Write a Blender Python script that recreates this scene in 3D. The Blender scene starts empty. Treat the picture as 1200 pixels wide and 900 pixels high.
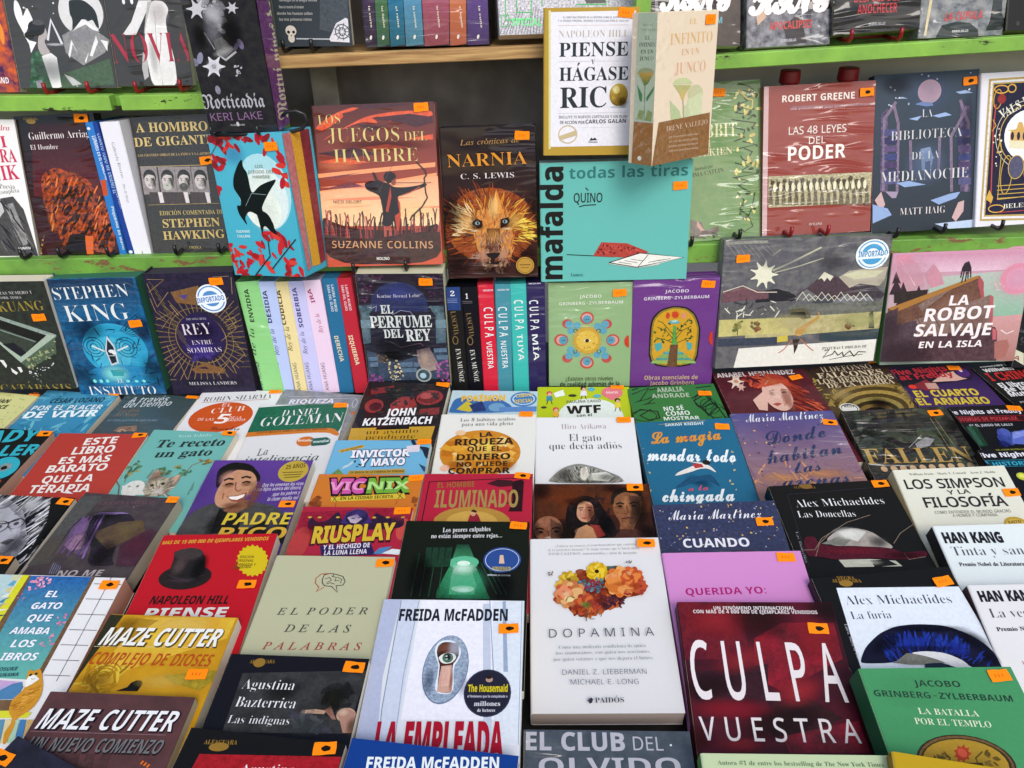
import bpy, math, random
from mathutils import Vector, Matrix, Quaternion
from mathutils.geometry import tessellate_polygon, delaunay_2d_cdt
R = math.radians
C = bpy.context.scene.collection
# ------------------------------------------------------------------ camera, sky, sun, exposure
CAM_H = 1.55
cam_d = bpy.data.cameras.new('camera'); cam = bpy.data.objects.new('camera', cam_d); C.objects.link(cam)
cam_d.sensor_width = 36.0; cam_d.lens = 27.18; cam_d.clip_start = 0.02; cam_d.clip_end = 500
cam.matrix_world = Matrix.Translation((0, 0, CAM_H)) @ Matrix.Rotation(R(60.0), 4, 'X') @ Matrix.Rotation(R(-1.6), 4, 'Z')
bpy.context.scene.camera = cam
bpy.context.scene.cycles.transparent_max_bounces = 48
SUN_EL, SUN_AZ = 44.0, 163.0           # azimuth the light comes from, clockwise from +Y
world = bpy.data.worlds.new('World'); bpy.context.scene.world = world; world.use_nodes = True
wn = world.node_tree.nodes; wl = world.node_tree.links
sky = wn.new('ShaderNodeTexSky'); sky.sky_type = 'NISHITA'; sky.sun_disc = False
sky.sun_elevation = R(SUN_EL); sky.sun_rotation = R(SUN_AZ); sky.air_density = 1.2; sky.dust_density = 2.5; sky.ozone_density = 1.0
wl.new(sky.outputs[0], wn['Background'].inputs[0]); wn['Background'].inputs[1].default_value = 0.15
sun_d = bpy.data.lights.new('sun', 'SUN'); sun = bpy.data.objects.new('sun', sun_d); C.objects.link(sun)
sun_d.energy = 1.1; sun_d.angle = R(22.0); sun_d.color = (1.0, 0.97, 0.93)
_d = Vector((math.sin(R(SUN_AZ)) * math.cos(R(SUN_EL)), math.cos(R(SUN_AZ)) * math.cos(R(SUN_EL)), math.sin(R(SUN_EL))))
sun.rotation_euler = _d.to_track_quat('Z', 'Y').to_euler()
vs = bpy.context.scene.view_settings
bpy.context.scene.display_settings.display_device = 'sRGB'
vs.view_transform = 'Standard'; vs.look = 'None'; vs.exposure = 0.28; vs.gamma = 1.0
# ------------------------------------------------------------------ materials
def lin(h):
    """linear colour from a hex code, or from a number that holds red, green and blue in 32 steps each"""
    v = [int(h[i:i+2], 16) / 255 for i in (1, 3, 5)] if isinstance(h, str) else [h//1024/31, h//32 % 32/31, h % 32/31]
    v = [c / 12.92 if c <= .04045 else ((c + .055) / 1.055) ** 2.4 for c in v]
    return tuple(v)
def nmat(name):
    m = bpy.data.materials.new(name); m.use_nodes = True
    nt = m.node_tree; return m, nt, nt.nodes['Principled BSDF']
def print_mat(name, rough, coat, wrinkle, soft=False):
    """printed card: ink colour from the mesh, optional mottling, gloss; wrapped books carry a wrinkled clear film"""
    m, nt, b = nmat(name); N = nt.nodes; K = nt.links
    a1 = N.new('ShaderNodeAttribute'); a1.attribute_name = 'ink'
    a2 = N.new('ShaderNodeAttribute'); a2.attribute_name = 'ink_two'
    a3 = N.new('ShaderNodeAttribute'); a3.attribute_name = 'mottle'
    tc = N.new('ShaderNodeTexCoord'); no = N.new('ShaderNodeTexNoise'); no.inputs['Detail'].default_value = 4; no.inputs['Roughness'].default_value = .6
    K.new(tc.outputs['Object'], no.inputs['Vector']); K.new(a3.outputs['Fac'], no.inputs['Scale'])
    mr = N.new('ShaderNodeMapRange'); mr.inputs[1].default_value = .36; mr.inputs[2].default_value = .64
    K.new(no.outputs['Fac'], mr.inputs[0])
    mx = N.new('ShaderNodeMix'); mx.data_type = 'RGBA'; K.new(mr.outputs[0], mx.inputs[0]); K.new(a1.outputs['Color'], mx.inputs[6]); K.new(a2.outputs['Color'], mx.inputs[7])
    # tone of the printed picture: fine painterly unevenness
    ng = N.new('ShaderNodeTexNoise'); ng.inputs['Scale'].default_value = 210; ng.inputs['Detail'].default_value = 5; ng.inputs['Roughness'].default_value = .62; ng.inputs['Distortion'].default_value = .7
    K.new(tc.outputs['Object'], ng.inputs['Vector'])
    a4 = N.new('ShaderNodeAttribute'); a4.attribute_name = 'grain'
    mg = N.new('ShaderNodeMapRange'); mg.inputs[1].default_value = .3; mg.inputs[2].default_value = .7; mg.inputs[3].default_value = .58; mg.inputs[4].default_value = 1.36; K.new(ng.outputs['Fac'], mg.inputs[0])
    mt = N.new('ShaderNodeMix'); mt.data_type = 'RGBA'; mt.blend_type = 'MULTIPLY'; mt.clamp_factor = True
    K.new(a4.outputs['Fac'], mt.inputs[0]); K.new(mx.outputs[2], mt.inputs[6]); K.new(mg.outputs[0], mt.inputs[7])
    K.new(mt.outputs[2], b.inputs['Base Color'])
    if soft: K.new(a1.outputs['Alpha'], b.inputs['Alpha'])
    b.inputs['Roughness'].default_value = rough; b.inputs['IOR'].default_value = 1.45; b.inputs['Specular IOR Level'].default_value = .16
    # hand-worn gloss
    n2 = N.new('ShaderNodeTexNoise'); n2.inputs['Scale'].default_value = 28; n2.inputs['Detail'].default_value = 6
    K.new(tc.outputs['Object'], n2.inputs['Vector'])
    m2 = N.new('ShaderNodeMapRange'); m2.inputs[3].default_value = rough - .08; m2.inputs[4].default_value = rough + .12; K.new(n2.outputs['Fac'], m2.inputs[0]); K.new(m2.outputs[0], b.inputs['Roughness'])
    oi = N.new('ShaderNodeObjectInfo')
    n3 = N.new('ShaderNodeTexNoise'); n3.noise_dimensions = '4D'; n3.inputs['Scale'].default_value = 9; n3.inputs['Detail'].default_value = 2
    mp = N.new('ShaderNodeMapping'); mp.inputs['Scale'].default_value = (1, 1.6, 1)
    K.new(tc.outputs['Object'], mp.inputs['Vector']); K.new(mp.outputs[0], n3.inputs['Vector'])
    bp = N.new('ShaderNodeBump'); bp.inputs['Strength'].default_value = .25 if not wrinkle else .5; bp.inputs['Distance'].default_value = .004
    K.new(n3.outputs['Fac'], bp.inputs['Height'])
    if wrinkle:
        geo = N.new('ShaderNodeNewGeometry')
        m3 = N.new('ShaderNodeMapping'); m3.inputs['Scale'].default_value = (14, 70, 75); m3.inputs['Rotation'].default_value = (.2, .5, .35)
        K.new(geo.outputs['Position'], m3.inputs['Vector'])
        n4 = N.new('ShaderNodeTexNoise'); n4.noise_type = 'RIDGED_MULTIFRACTAL'; n4.normalize = True; n4.inputs['Scale'].default_value = 1.0; n4.inputs['Detail'].default_value = 2; n4.inputs['Distortion'].default_value = .6
        K.new(m3.outputs[0], n4.inputs['Vector'])
        n5 = N.new('ShaderNodeTexNoise'); n5.inputs['Scale'].default_value = 7.0; K.new(geo.outputs['Position'], n5.inputs['Vector'])
        m5 = N.new('ShaderNodeMapRange'); m5.inputs[1].default_value = .45; m5.inputs[2].default_value = .7; K.new(n5.outputs['Fac'], m5.inputs[0])
        mu = N.new('ShaderNodeMath'); mu.operation = 'MULTIPLY'; K.new(n4.outputs['Fac'], mu.inputs[0]); K.new(m5.outputs[0], mu.inputs[1])
        b2 = N.new('ShaderNodeBump'); b2.inputs['Strength'].default_value = 1.0; b2.inputs['Distance'].default_value = .02
        K.new(mu.outputs[0], b2.inputs['Height']); K.new(bp.outputs[0], b2.inputs['Normal'])
        K.new(b2.outputs[0], b.inputs['Coat Normal'])
        b.inputs['Coat Weight'].default_value = coat; b.inputs['Coat Roughness'].default_value = .05; b.inputs['Coat IOR'].default_value = 1.45; b.inputs['Specular IOR Level'].default_value = .16
    else:
        K.new(bp.outputs[0], b.inputs['Normal'])
        b.inputs['Coat Weight'].default_value = coat; b.inputs['Coat Roughness'].default_value = .25
    return m
MATS = {'m': print_mat('matt_printed_card', .55, 0.0, False), 'g': print_mat('glossy_printed_card', .38, .1, False), 'w': print_mat('film_wrapped_card', .5, .85, True), 'soft': print_mat('soft_printed_tone', .42, 0.0, False, True)}
def paper_mat():
    m, nt, b = nmat('paper_edge'); N = nt.nodes; K = nt.links
    a1 = N.new('ShaderNodeAttribute'); a1.attribute_name = 'ink'
    tc = N.new('ShaderNodeTexCoord'); mp = N.new('ShaderNodeMapping'); mp.inputs['Scale'].default_value = (8, 8, 2600)
    K.new(tc.outputs['Object'], mp.inputs['Vector'])
    no = N.new('ShaderNodeTexNoise'); no.inputs['Scale'].default_value = 1; no.inputs['Detail'].default_value = 2; K.new(mp.outputs[0], no.inputs['Vector'])
    mr = N.new('ShaderNodeMapRange'); mr.inputs[3].default_value = .72; mr.inputs[4].default_value = 1.08; K.new(no.outputs['Fac'], mr.inputs[0])
    mx = N.new('ShaderNodeMix'); mx.data_type = 'RGBA'; mx.blend_type = 'MULTIPLY'; mx.inputs[0].default_value = 1
    K.new(a1.outputs['Color'], mx.inputs[6]); K.new(mr.outputs[0], mx.inputs[7]); K.new(mx.outputs[2], b.inputs['Base Color']); b.inputs['Roughness'].default_value = .8
    return m
PAPER = paper_mat()
def paint_mat(name, base, worn, dirt, chips, rough=.45):
    m, nt, b = nmat(name); N = nt.nodes; K = nt.links
    tc = N.new('ShaderNodeTexCoord')
    n1 = N.new('ShaderNodeTexNoise'); n1.inputs['Scale'].default_value = 11; n1.inputs['Detail'].default_value = 8; n1.inputs['Roughness'].default_value = .65; K.new(tc.outputs['Object'], n1.inputs['Vector'])
    r1 = N.new('ShaderNodeValToRGB'); r1.color_ramp.elements[0].position = .3; r1.color_ramp.elements[0].color = (*lin(dirt), 1); r1.color_ramp.elements[1].position = .62; r1.color_ramp.elements[1].color = (*lin(base), 1); K.new(n1.outputs['Fac'], r1.inputs[0])
    mp = N.new('ShaderNodeMapping'); mp.inputs['Scale'].default_value = (14, 30, 42); K.new(tc.outputs['Object'], mp.inputs['Vector'])
    n2 = N.new('ShaderNodeTexNoise'); n2.inputs['Scale'].default_value = 1.3; n2.inputs['Detail'].default_value = 9; n2.inputs['Roughness'].default_value = .7; K.new(mp.outputs[0], n2.inputs['Vector'])
    r2 = N.new('ShaderNodeMapRange'); r2.inputs[1].default_value = chips; r2.inputs[2].default_value = chips + .02; K.new(n2.outputs['Fac'], r2.inputs[0])
    mx = N.new('ShaderNodeMix'); mx.data_type = 'RGBA'; K.new(r2.outputs[0], mx.inputs[0]); K.new(r1.outputs[0], mx.inputs[6]); mx.inputs[7].default_value = (*lin(worn), 1)
    K.new(mx.outputs[2], b.inputs['Base Color']); b.inputs['Roughness'].default_value = rough
    bp = N.new('ShaderNodeBump'); bp.inputs['Strength'].default_value = .3; bp.inputs['Distance'].default_value = .001; K.new(n2.outputs['Fac'], bp.inputs['Height']); K.new(bp.outputs[0], b.inputs['Normal'])
    return m
def wood_mat():
    m, nt, b = nmat('bare_pine'); N = nt.nodes; K = nt.links
    tc = N.new('ShaderNodeTexCoord'); mp = N.new('ShaderNodeMapping'); mp.inputs['Scale'].default_value = (9, 60, 190); K.new(tc.outputs['Object'], mp.inputs['Vector'])
    n1 = N.new('ShaderNodeTexNoise'); n1.inputs['Scale'].default_value = 1; n1.inputs['Detail'].default_value = 7; n1.inputs['Distortion'].default_value = .6; K.new(mp.outputs[0], n1.inputs['Vector'])
    r = N.new('ShaderNodeValToRGB'); r.color_ramp.elements[0].position = .32; r.color_ramp.elements[0].color = (*lin('#8a6238'), 1); r.color_ramp.elements[1].position = .62; r.color_ramp.elements[1].color = (*lin('#c9a46a'), 1); K.new(n1.outputs['Fac'], r.inputs[0])
    K.new(r.outputs[0], b.inputs['Base Color']); b.inputs['Roughness'].default_value = .6; return m
def plain_mat(name, c1, c2, scale, rough, metal=0.0, trans=0.0, bump=0.0):
    m, nt, b = nmat(name); N = nt.nodes; K = nt.links
    tc = N.new('ShaderNodeTexCoord'); n1 = N.new('ShaderNodeTexNoise'); n1.inputs['Scale'].default_value = scale; n1.inputs['Detail'].default_value = 6; K.new(tc.outputs['Object'], n1.inputs['Vector'])
    r = N.new('ShaderNodeValToRGB'); r.color_ramp.elements[0].position = .35; r.color_ramp.elements[0].color = (*lin(c1), 1); r.color_ramp.elements[1].position = .65; r.color_ramp.elements[1].color = (*lin(c2), 1); K.new(n1.outputs['Fac'], r.inputs[0])
    K.new(r.outputs[0], b.inputs['Base Color']); b.inputs['Roughness'].default_value = rough; b.inputs['Metallic'].default_value = metal; b.inputs['Transmission Weight'].default_value = trans
    if bump:
        bp = N.new('ShaderNodeBump'); bp.inputs['Strength'].default_value = .6; bp.inputs['Distance'].default_value = bump; K.new(n1.outputs['Fac'], bp.inputs['Height']); K.new(bp.outputs[0], b.inputs['Normal'])
    return m
LIME = paint_mat('lime_green_paint', '#90c44e', '#26221c', '#6f9c42', .6)
LIME_WORN = paint_mat('worn_lime_paint', '#78b044', '#7a5a3c', '#587f3a', .575)
PINE = wood_mat()
BOARD = plain_mat('dull_grey_sheet', '#bdb6af', '#d6d0c8', 5, .5, bump=.01)
BOARD_SHADED = plain_mat('shaded_grey_sheet', '#5c5650', '#8a827c', 9, .6, bump=.012)  # grey backing of the pine shelf bay, its shade put into a darker colour
POST = plain_mat('weathered_grey_post', '#7d766c', '#a39a8c', 22, .7)
BLACK = plain_mat('black_coated_wire', '#0e0e0f', '#1a1a1c', 40, .35)
RED = plain_mat('red_coated_wire', '#7d0f1c', '#98141f', 40, .3)
CLEAR = plain_mat('clear_plastic', '#c9cdc8', '#d8dcd8', 20, .15, trans=.7)
CLOTH = plain_mat('dark_table_board', '#2a2724', '#3a3632', 10, .8)
PAVE = plain_mat('grey_pavement', '#5f5c58', '#6f6b66', 3, .85, bump=.004)
# ------------------------------------------------------------------ mesh helpers
def obj(name, verts, faces, mat, parent=None, cols=None, mats=None, fmat=None, smooth=False, alpha=None, grain=.12):
    me = bpy.data.meshes.new(name); me.from_pydata(verts, [], faces); o = bpy.data.objects.new(name, me)
    for m in (mats or [mat]): me.materials.append(m)
    if fmat: me.polygons.foreach_set('material_index', fmat)
    if smooth: me.polygons.foreach_set('use_smooth', [True] * len(faces))
    if cols:
        c1, c2, sc = cols
        a = me.attributes.new('ink', 'FLOAT_COLOR', 'POINT'); a.data.foreach_set('color', [v for i, c in enumerate(c1) for v in (*c, alpha[i] if alpha else 1)])
        a = me.attributes.new('grain', 'FLOAT', 'POINT'); a.data.foreach_set('value', [grain*(1 if max(c) < .35 else .25) for c in c1])
        a = me.attributes.new('ink_two', 'FLOAT_COLOR', 'POINT'); a.data.foreach_set('color', [v for c in c2 for v in (*c, 1)])
        a = me.attributes.new('mottle', 'FLOAT', 'POINT'); a.data.foreach_set('value', sc)
    me.update(); C.objects.link(o)
    if parent: o.parent = parent
    return o
def empty(name, loc, label=None, cat=None, group=None):
    o = bpy.data.objects.new(name, None); o.empty_display_size = .02; C.objects.link(o); o.location = loc
    tag(o, label, cat, group); return o
def tag(o, label=None, cat=None, group=None, kind=None):
    if label: o['label'] = label
    if cat: o['category'] = cat
    if group: o['group'] = group
    if kind: o['kind'] = kind
def box(x0, x1, y0, y1, z0, z1, bev=0.0):
    if bev <= 0:
        v = [(x, y, z) for z in (z0, z1) for y in (y0, y1) for x in (x0, x1)]
        return v, [(0, 2, 3, 1), (4, 5, 7, 6), (0, 1, 5, 4), (2, 6, 7, 3), (0, 4, 6, 2), (1, 3, 7, 5)]
    b = bev; v = []; f = []
    def ring_(z, i): return [(x0+i, y0+i+b*0, z), (x1-i, y0+i, z), (x1-i, y1-i, z), (x0+i, y1-i, z)]
    for z, i in ((z0, b), (z0+b, 0), (z1-b, 0), (z1, b)): v += ring_(z, i)
    f.append((3, 2, 1, 0)); f.append((12, 13, 14, 15))
    for k in range(3):
        for j in range(4): a = k*4+j; c = k*4+(j+1) % 4; f.append((a, c, c+4, a+4))
    return v, f
def tube(path, r, n=8):
    v = []; f = []; P = [Vector(p) for p in path]
    for i, p in enumerate(P):
        d = (P[min(i+1, len(P)-1)] - P[max(i-1, 0)]).normalized()
        a = d.orthogonal().normalized() if i == 0 else (a - d*a.dot(d)).normalized()
        b = d.cross(a)
        for k in range(n): t = 2*math.pi*k/n; v.append(tuple(p + r*(math.cos(t)*a + math.sin(t)*b)))
    for i in range(len(P)-1):
        for k in range(n): f.append((i*n+k, i*n+(k+1) % n, (i+1)*n+(k+1) % n, (i+1)*n+k))
    f.append(tuple(range(n-1, -1, -1))); m = (len(P)-1)*n; f.append(tuple(range(m, m+n))); return v, f
def lathe(prof, n=20):
    v = []; f = []
    for r, z in prof:
        for k in range(n): t = 2*math.pi*k/n; v.append((r*math.cos(t), r*math.sin(t), z))
    for i in range(len(prof)-1):
        for k in range(n): f.append((i*n+k, i*n+(k+1) % n, (i+1)*n+(k+1) % n, (i+1)*n+k))
    f.append(tuple(range(n-1, -1, -1))); m = (len(prof)-1)*n; f.append(tuple(range(m, m+n))); return v, f
# ------------------------------------------------------------------ lettering: for each style and letter its advance, then its outlines as steps in x, y (300 to the em)
GLYPHS = {
'B': {
'0':[115,[57,-2,-15,2,-13,7,-10,11,-9,23,-3,31,1,22,4,18,6,14,10,11,13,7,16,2,16,-2,13,-7,10,-10,9,-24,3,-31,-1,-22,-4,-18,-7,-14,-9,-11,-13,-7],[57,23,10,3,6,9,3,15,2,22,-2,21,-3,16,-6,9,-10,3,-9,-3,-6,-9,-3,-16,-2,-21,2,-22,3,-15,6,-9]],
'1':[115,[53,0,1,112,-27,-23,-15,18,46,37,25,0,0,-144]],
'2':[115,[8,0,0,21,54,55,9,14,3,13,-1,8,-3,5,-6,3,-7,1,-16,-3,-17,-11,-16,19,13,10,16,8,10,2,25,0,11,-4,9,-6,7,-8,4,-10,2,-10,-2,-11,-3,-11,-14,-19,-40,-40,63,0,0,-26]],
'4':[115,[65,0,0,30,-62,0,0,21,63,93,28,0,0,-91,18,0,0,-23,-18,0,0,-30],[30,53,35,0,1,56]],
'5':[115,[49,-2,-22,2,-17,6,0,26,18,-7,20,-2,11,1,9,4,6,7,1,11,-3,12,-9,7,-16,2,-22,-3,-12,7,5,73,78,0,0,-26,-51,0,-3,-28,18,2,13,-1,11,-4,9,-6,7,-9,4,-11,2,-13,-4,-21,-11,-16,-18,-10]],
'A':[139,[0,0,51,144,37,0,51,-144,-33,0,-10,34,-53,0,-10,-34],[51,60,37,0,-18,62]],
'B':[135,[18,0,0,144,45,0,25,-2,18,-6,9,-7,4,-9,2,-13,-1,-11,-5,-9,-7,-7,-9,-5,13,-5,9,-10,4,-18,-4,-18,-10,-13,-17,-8,-22,-3],[49,87,29,1,7,3,4,5,1,7,-2,7,-4,5,-8,3,-27,1],[49,25,31,2,8,4,4,6,1,8,-1,7,-4,6,-8,3,-31,2]],
'C':[128,[76,-2,-20,2,-16,7,-13,11,-8,15,-6,18,-1,21,2,20,6,18,9,15,13,11,17,8,20,2,22,-3,20,-7,-10,-25,-24,9,-8,0,-15,-3,-12,-10,-7,-15,-2,-20,2,-21,7,-15,11,-9,16,-4,18,2,19,6,0,-26,-19,-5]],
'D':[149,[18,0,0,144,45,0,21,-2,18,-6,15,-10,11,-14,7,-17,2,-22,-2,-22,-7,-18,-11,-15,-16,-10,-19,-6,-23,-2],[49,25,32,3,14,9,8,15,3,21,-3,20,-8,15,-13,8,-17,3,-16,0]],
'E':[113,[18,0,0,144,83,0,0,-25,-52,0,0,-32,48,0,0,-25,-48,0,0,-37,52,0,0,-25]],
'F':[111,[18,0,0,144,83,0,0,-25,-53,0,0,-37,49,0,0,-25,-49,0,0,-57]],
'G':[146,[79,-2,-20,2,-17,6,-13,11,-10,14,-5,19,-2,22,2,21,6,18,11,15,15,11,19,7,22,2,22,-3,21,-6,-11,-24,-15,5,-17,2,-13,-1,-10,-5,-9,-7,-7,-10,-4,-12,0,-27,3,-11,5,-10,7,-7,10,-5,12,-2,19,2,0,30,-27,0,0,26,57,0,0,-75,-24,-6]],
'H':[154,[18,0,0,144,31,0,0,-57,57,0,0,57,30,0,0,-144,-30,0,0,62,-57,0,0,-62]],
'I':[78,[6,0,0,17,18,8,0,93,-18,9,0,17,66,0,0,-17,-18,-9,0,-93,18,-8,0,-17]],
'J':[67,[3,-42,-18,2,0,25,14,-2,10,2,7,8,2,7,0,144,31,0,0,-135,-2,-16,-4,-14,-7,-9,-9,-7,-11,-4]],
'K':[134,[18,0,0,144,31,0,0,-66,51,66,33,0,-50,-64,51,-80,-35,0,-38,61,-12,-10,0,-51]],
'L':[114,[18,0,0,144,31,0,0,-119,58,0,0,-25]],
'M':[190,[18,0,0,144,42,0,34,-110,36,110,42,0,0,-144,-29,0,2,113,-38,-113,-28,0,-35,113,1,-113]],
'N':[164,[18,0,0,144,39,0,62,-108,-1,108,28,0,0,-144,-39,0,-63,109,1,-109]],
'O':[160,[80,-2,-21,2,-17,7,-14,11,-9,15,-5,18,-2,21,2,21,5,18,9,15,14,11,17,7,21,2,22,-2,17,-7,13,-11,9,-15,6,-18,2,-21,-2,-21,-6,-18,-9,-15,-13,-11,-17,-7],[80,24,17,3,11,10,7,15,2,20,-2,20,-7,16,-11,9,-17,4,-16,-4,-12,-9,-6,-16,-2,-20,2,-20,6,-15,12,-10]],
'P':[127,[18,0,0,144,46,0,24,-3,17,-9,9,-14,3,-19,-1,-12,-4,-12,-7,-9,-10,-8,-15,-5,-31,-2,0,-51],[49,76,21,1,9,4,6,7,2,10,-3,12,-8,7,-27,2]],
'Q':[160,[109,-34,-27,32,-23,2,-17,7,-14,11,-9,15,-5,18,-2,21,2,21,5,18,9,15,14,11,17,7,21,2,22,-2,17,-7,13,-11,9,-15,6,-18,2,-21,-2,-22,-7,-20,-11,-15,-16,-11,35,-38],[80,24,17,3,11,10,7,15,2,20,-2,20,-7,16,-11,9,-17,4,-16,-4,-12,-9,-6,-16,-2,-20,2,-20,6,-15,12,-10]],
'R':[133,[18,0,0,144,42,0,26,-3,17,-8,11,-13,3,-19,0,-10,-8,-14,-5,-6,-13,-8,42,-63,-34,0,-34,55,-16,0,0,-55],[49,80,22,1,9,4,5,6,2,9,-2,9,-5,6,-9,3,-22,1]],
'S':[111,[50,-2,-22,2,-19,7,0,28,32,-11,21,0,6,4,4,4,1,6,-2,8,-6,6,-31,16,-11,8,-9,12,-3,17,3,17,10,13,15,8,21,3,11,-1,31,-9,-10,-24,-17,6,-16,2,-8,-1,-6,-3,-3,-4,-1,-6,1,-7,6,-5,39,-22,7,-6,8,-16,1,-10,-3,-17,-11,-14,-17,-8]],
'T':[117,[43,0,0,118,-39,0,0,26,109,0,0,-26,-39,0,0,-118]],
'U':[152,[76,-2,-18,2,-15,4,-11,9,-11,17,-4,21,0,93,31,0,0,-88,1,-15,6,-10,9,-6,12,-1,13,2,9,5,5,11,2,14,0,88,30,0,0,-93,-1,-14,-5,-13,-9,-11,-11,-8,-15,-5]],
'V':[131,[49,0,-49,144,31,0,27,-86,7,-31,8,31,27,86,31,0,-49,-144]],
'W':[195,[37,0,-37,144,30,0,21,-90,4,-26,7,35,21,81,29,0,21,-81,6,-35,26,116,30,0,-37,-144,-34,0,-20,76,-7,33,-6,-34,-20,-75]],
'X':[134,[0,0,48,74,-45,70,34,0,31,-52,30,52,33,0,-45,-71,48,-73,-34,0,-34,54,-33,-54]],
'Y':[126,[48,0,0,55,-48,89,33,0,30,-59,30,59,33,0,-48,-88,0,-56]],
'Z':[117,[5,0,0,20,69,99,-67,0,0,25,103,0,0,-20,-69,-99,71,0,0,-25]],
'a':[122,[43,-2,-14,2,-11,7,-7,10,-3,16,4,15,9,11,15,6,41,4,-1,12,-4,5,-5,3,-7,1,-16,-2,-15,-6,-10,20,19,8,11,2,12,0,19,-2,15,-7,9,-12,3,-18,0,-73,-21,0,-7,15,-15,-13,-9,-3],[54,20,9,1,7,5,5,7,2,18,-24,-2,-8,-4,-4,-5,-1,-13,3,-4]],
'b':[128,[76,-2,-11,1,-8,3,-11,10,-2,0,-5,-12,-23,0,0,153,30,0,-1,-57,13,11,8,4,11,1,17,-4,13,-10,9,-18,2,-25,-2,-25,-9,-18,-14,-10],[68,22,8,3,6,6,4,10,2,15,-2,14,-4,10,-6,6,-9,2,-10,-2,-6,-5,-4,-9,-1,-17,1,-14,3,-10,7,-6]],
'c':[104,[60,-2,-21,3,-17,11,-10,17,-3,25,2,19,5,14,8,11,11,8,13,5,15,1,20,-2,14,-5,-9,-24,-13,5,-12,2,-13,-4,-8,-11,-2,-18,1,-15,5,-10,7,-6,10,-2,17,3,14,7,0,-26,-15,-6]],
'd':[128,[51,-2,-17,4,-13,10,-9,18,-3,25,3,25,9,18,13,10,17,4,11,-1,9,-4,13,-11,-2,22,0,35,30,0,0,-153,-23,0,-7,14,-12,-11,-9,-4],[61,22,11,2,7,5,3,10,2,16,-1,14,-4,10,-7,7,-11,2,-9,-2,-7,-7,-4,-10,-2,-15,2,-14,4,-10,7,-6]],
'e':[119,[65,-2,-15,2,-14,4,-11,8,-9,11,-5,14,-2,17,2,18,5,14,7,12,11,8,12,4,15,2,20,-3,16,-10,10,-16,3,-21,0,-14,-71,0,3,-12,5,-8,9,-6,11,-2,19,2,18,7,0,-23,-17,-6],[40,67,42,0,-1,10,-4,7,-6,5,-10,2,-8,-2,-6,-4,-5,-7]],
'f':[78,[21,0,0,87,-17,0,0,15,17,8,1,21,3,9,6,7,8,4,20,3,16,-1,12,-4,-8,-21,-16,2,-6,-1,-6,-7,0,-12,26,0,0,-23,-26,0,0,-87]],
'g':[128,[57,-48,-22,1,-19,5,0,24,21,-6,22,-2,13,2,7,9,4,29,-15,-12,-17,-4,-18,4,-13,11,-8,18,-3,24,3,24,8,18,14,11,17,4,13,-2,11,-5,9,-9,2,14,26,0,0,-110,-4,-21,-10,-15,-17,-9],[61,22,10,1,7,5,4,9,2,18,-2,15,-4,10,-7,6,-10,2,-12,-4,-7,-11,-2,-19,2,-18,7,-11]],
'h':[132,[16,0,0,153,30,0,-2,-57,15,12,19,4,16,-2,12,-8,9,-12,2,-18,0,-72,-30,0,0,64,-2,13,-6,8,-9,3,-12,-2,-7,-7,-4,-12,-1,-67]],
'i':[61,[31,124,-12,3,-3,4,-1,7,1,8,3,4,12,3,11,-3,4,-4,1,-8,-1,-7,-4,-4],[16,0,0,110,30,0,0,-110]],
'j':[61,[31,124,-12,3,-3,4,-1,7,1,8,3,4,12,3,11,-3,4,-4,1,-8,-1,-7,-4,-4],[7,-48,-20,2,0,24,20,-1,4,2,4,5,1,126,30,0,-1,-132,-3,-8,-5,-8,-7,-5,-10,-4]],
'l':[61,[16,0,0,153,30,0,0,-153]],
'm':[198,[16,0,0,110,23,0,4,-14,15,12,18,4,21,-4,7,-5,6,-7,2,0,6,7,8,5,10,3,9,1,16,-2,12,-8,7,-12,3,-18,0,-72,-30,0,0,64,-2,13,-6,8,-9,3,-10,-2,-7,-6,-4,-11,-1,-69,-30,0,0,64,-2,13,-5,8,-9,3,-11,-2,-7,-7,-3,-12,-1,-67]],
'n':[132,[16,0,0,110,23,0,4,-14,16,12,9,3,10,1,16,-2,13,-8,8,-12,2,-18,0,-72,-30,0,-1,75,-3,7,-5,5,-8,1,-12,-2,-7,-7,-4,-12,-1,-67]],
'o':[125,[62,-2,-14,2,-13,5,-11,8,-8,11,-5,14,-2,17,4,24,10,18,17,11,23,4,14,-2,13,-5,11,-8,8,-11,5,-14,2,-17,-4,-24,-11,-18,-17,-11],[62,22,11,2,7,7,4,10,1,14,-1,14,-4,11,-7,6,-11,2,-10,-2,-7,-6,-4,-11,-1,-14,1,-14,4,-10,7,-7]],
'p':[128,[16,-48,0,158,24,0,4,-14,14,11,8,4,11,1,17,-4,13,-10,9,-18,2,-25,-3,-24,-8,-18,-14,-11,-17,-4,-11,1,-8,3,-13,10,2,-60],[68,22,9,3,6,6,4,10,1,15,-2,18,-7,10,-12,4,-10,-2,-6,-5,-4,-9,-1,-17,1,-14,3,-10,7,-6]],
'q':[128,[82,-48,1,62,-13,-11,-8,-4,-11,-1,-17,4,-13,10,-9,18,-3,25,3,25,9,18,13,10,17,4,11,-1,9,-4,13,-11,2,14,26,0,0,-158],[61,22,11,1,7,6,3,9,2,17,-1,14,-4,10,-7,7,-11,2,-9,-2,-7,-7,-4,-10,-1,-15,2,-18,7,-11]],
'r':[91,[16,0,0,110,22,0,5,-19,1,0,14,15,9,5,20,0,-2,-28,-9,1,-15,-3,-11,-8,-3,-8,-1,-65]],
's':[100,[46,-2,-20,1,-17,5,0,25,19,-6,19,-3,12,3,4,6,-2,5,-6,5,-33,17,-6,4,-6,13,-1,8,3,14,9,9,14,6,18,2,19,-2,19,-7,-9,-21,-15,6,-15,2,-10,-2,-3,-5,2,-5,6,-5,31,-14,11,-10,3,-16,-2,-15,-9,-11,-15,-7]],
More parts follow.
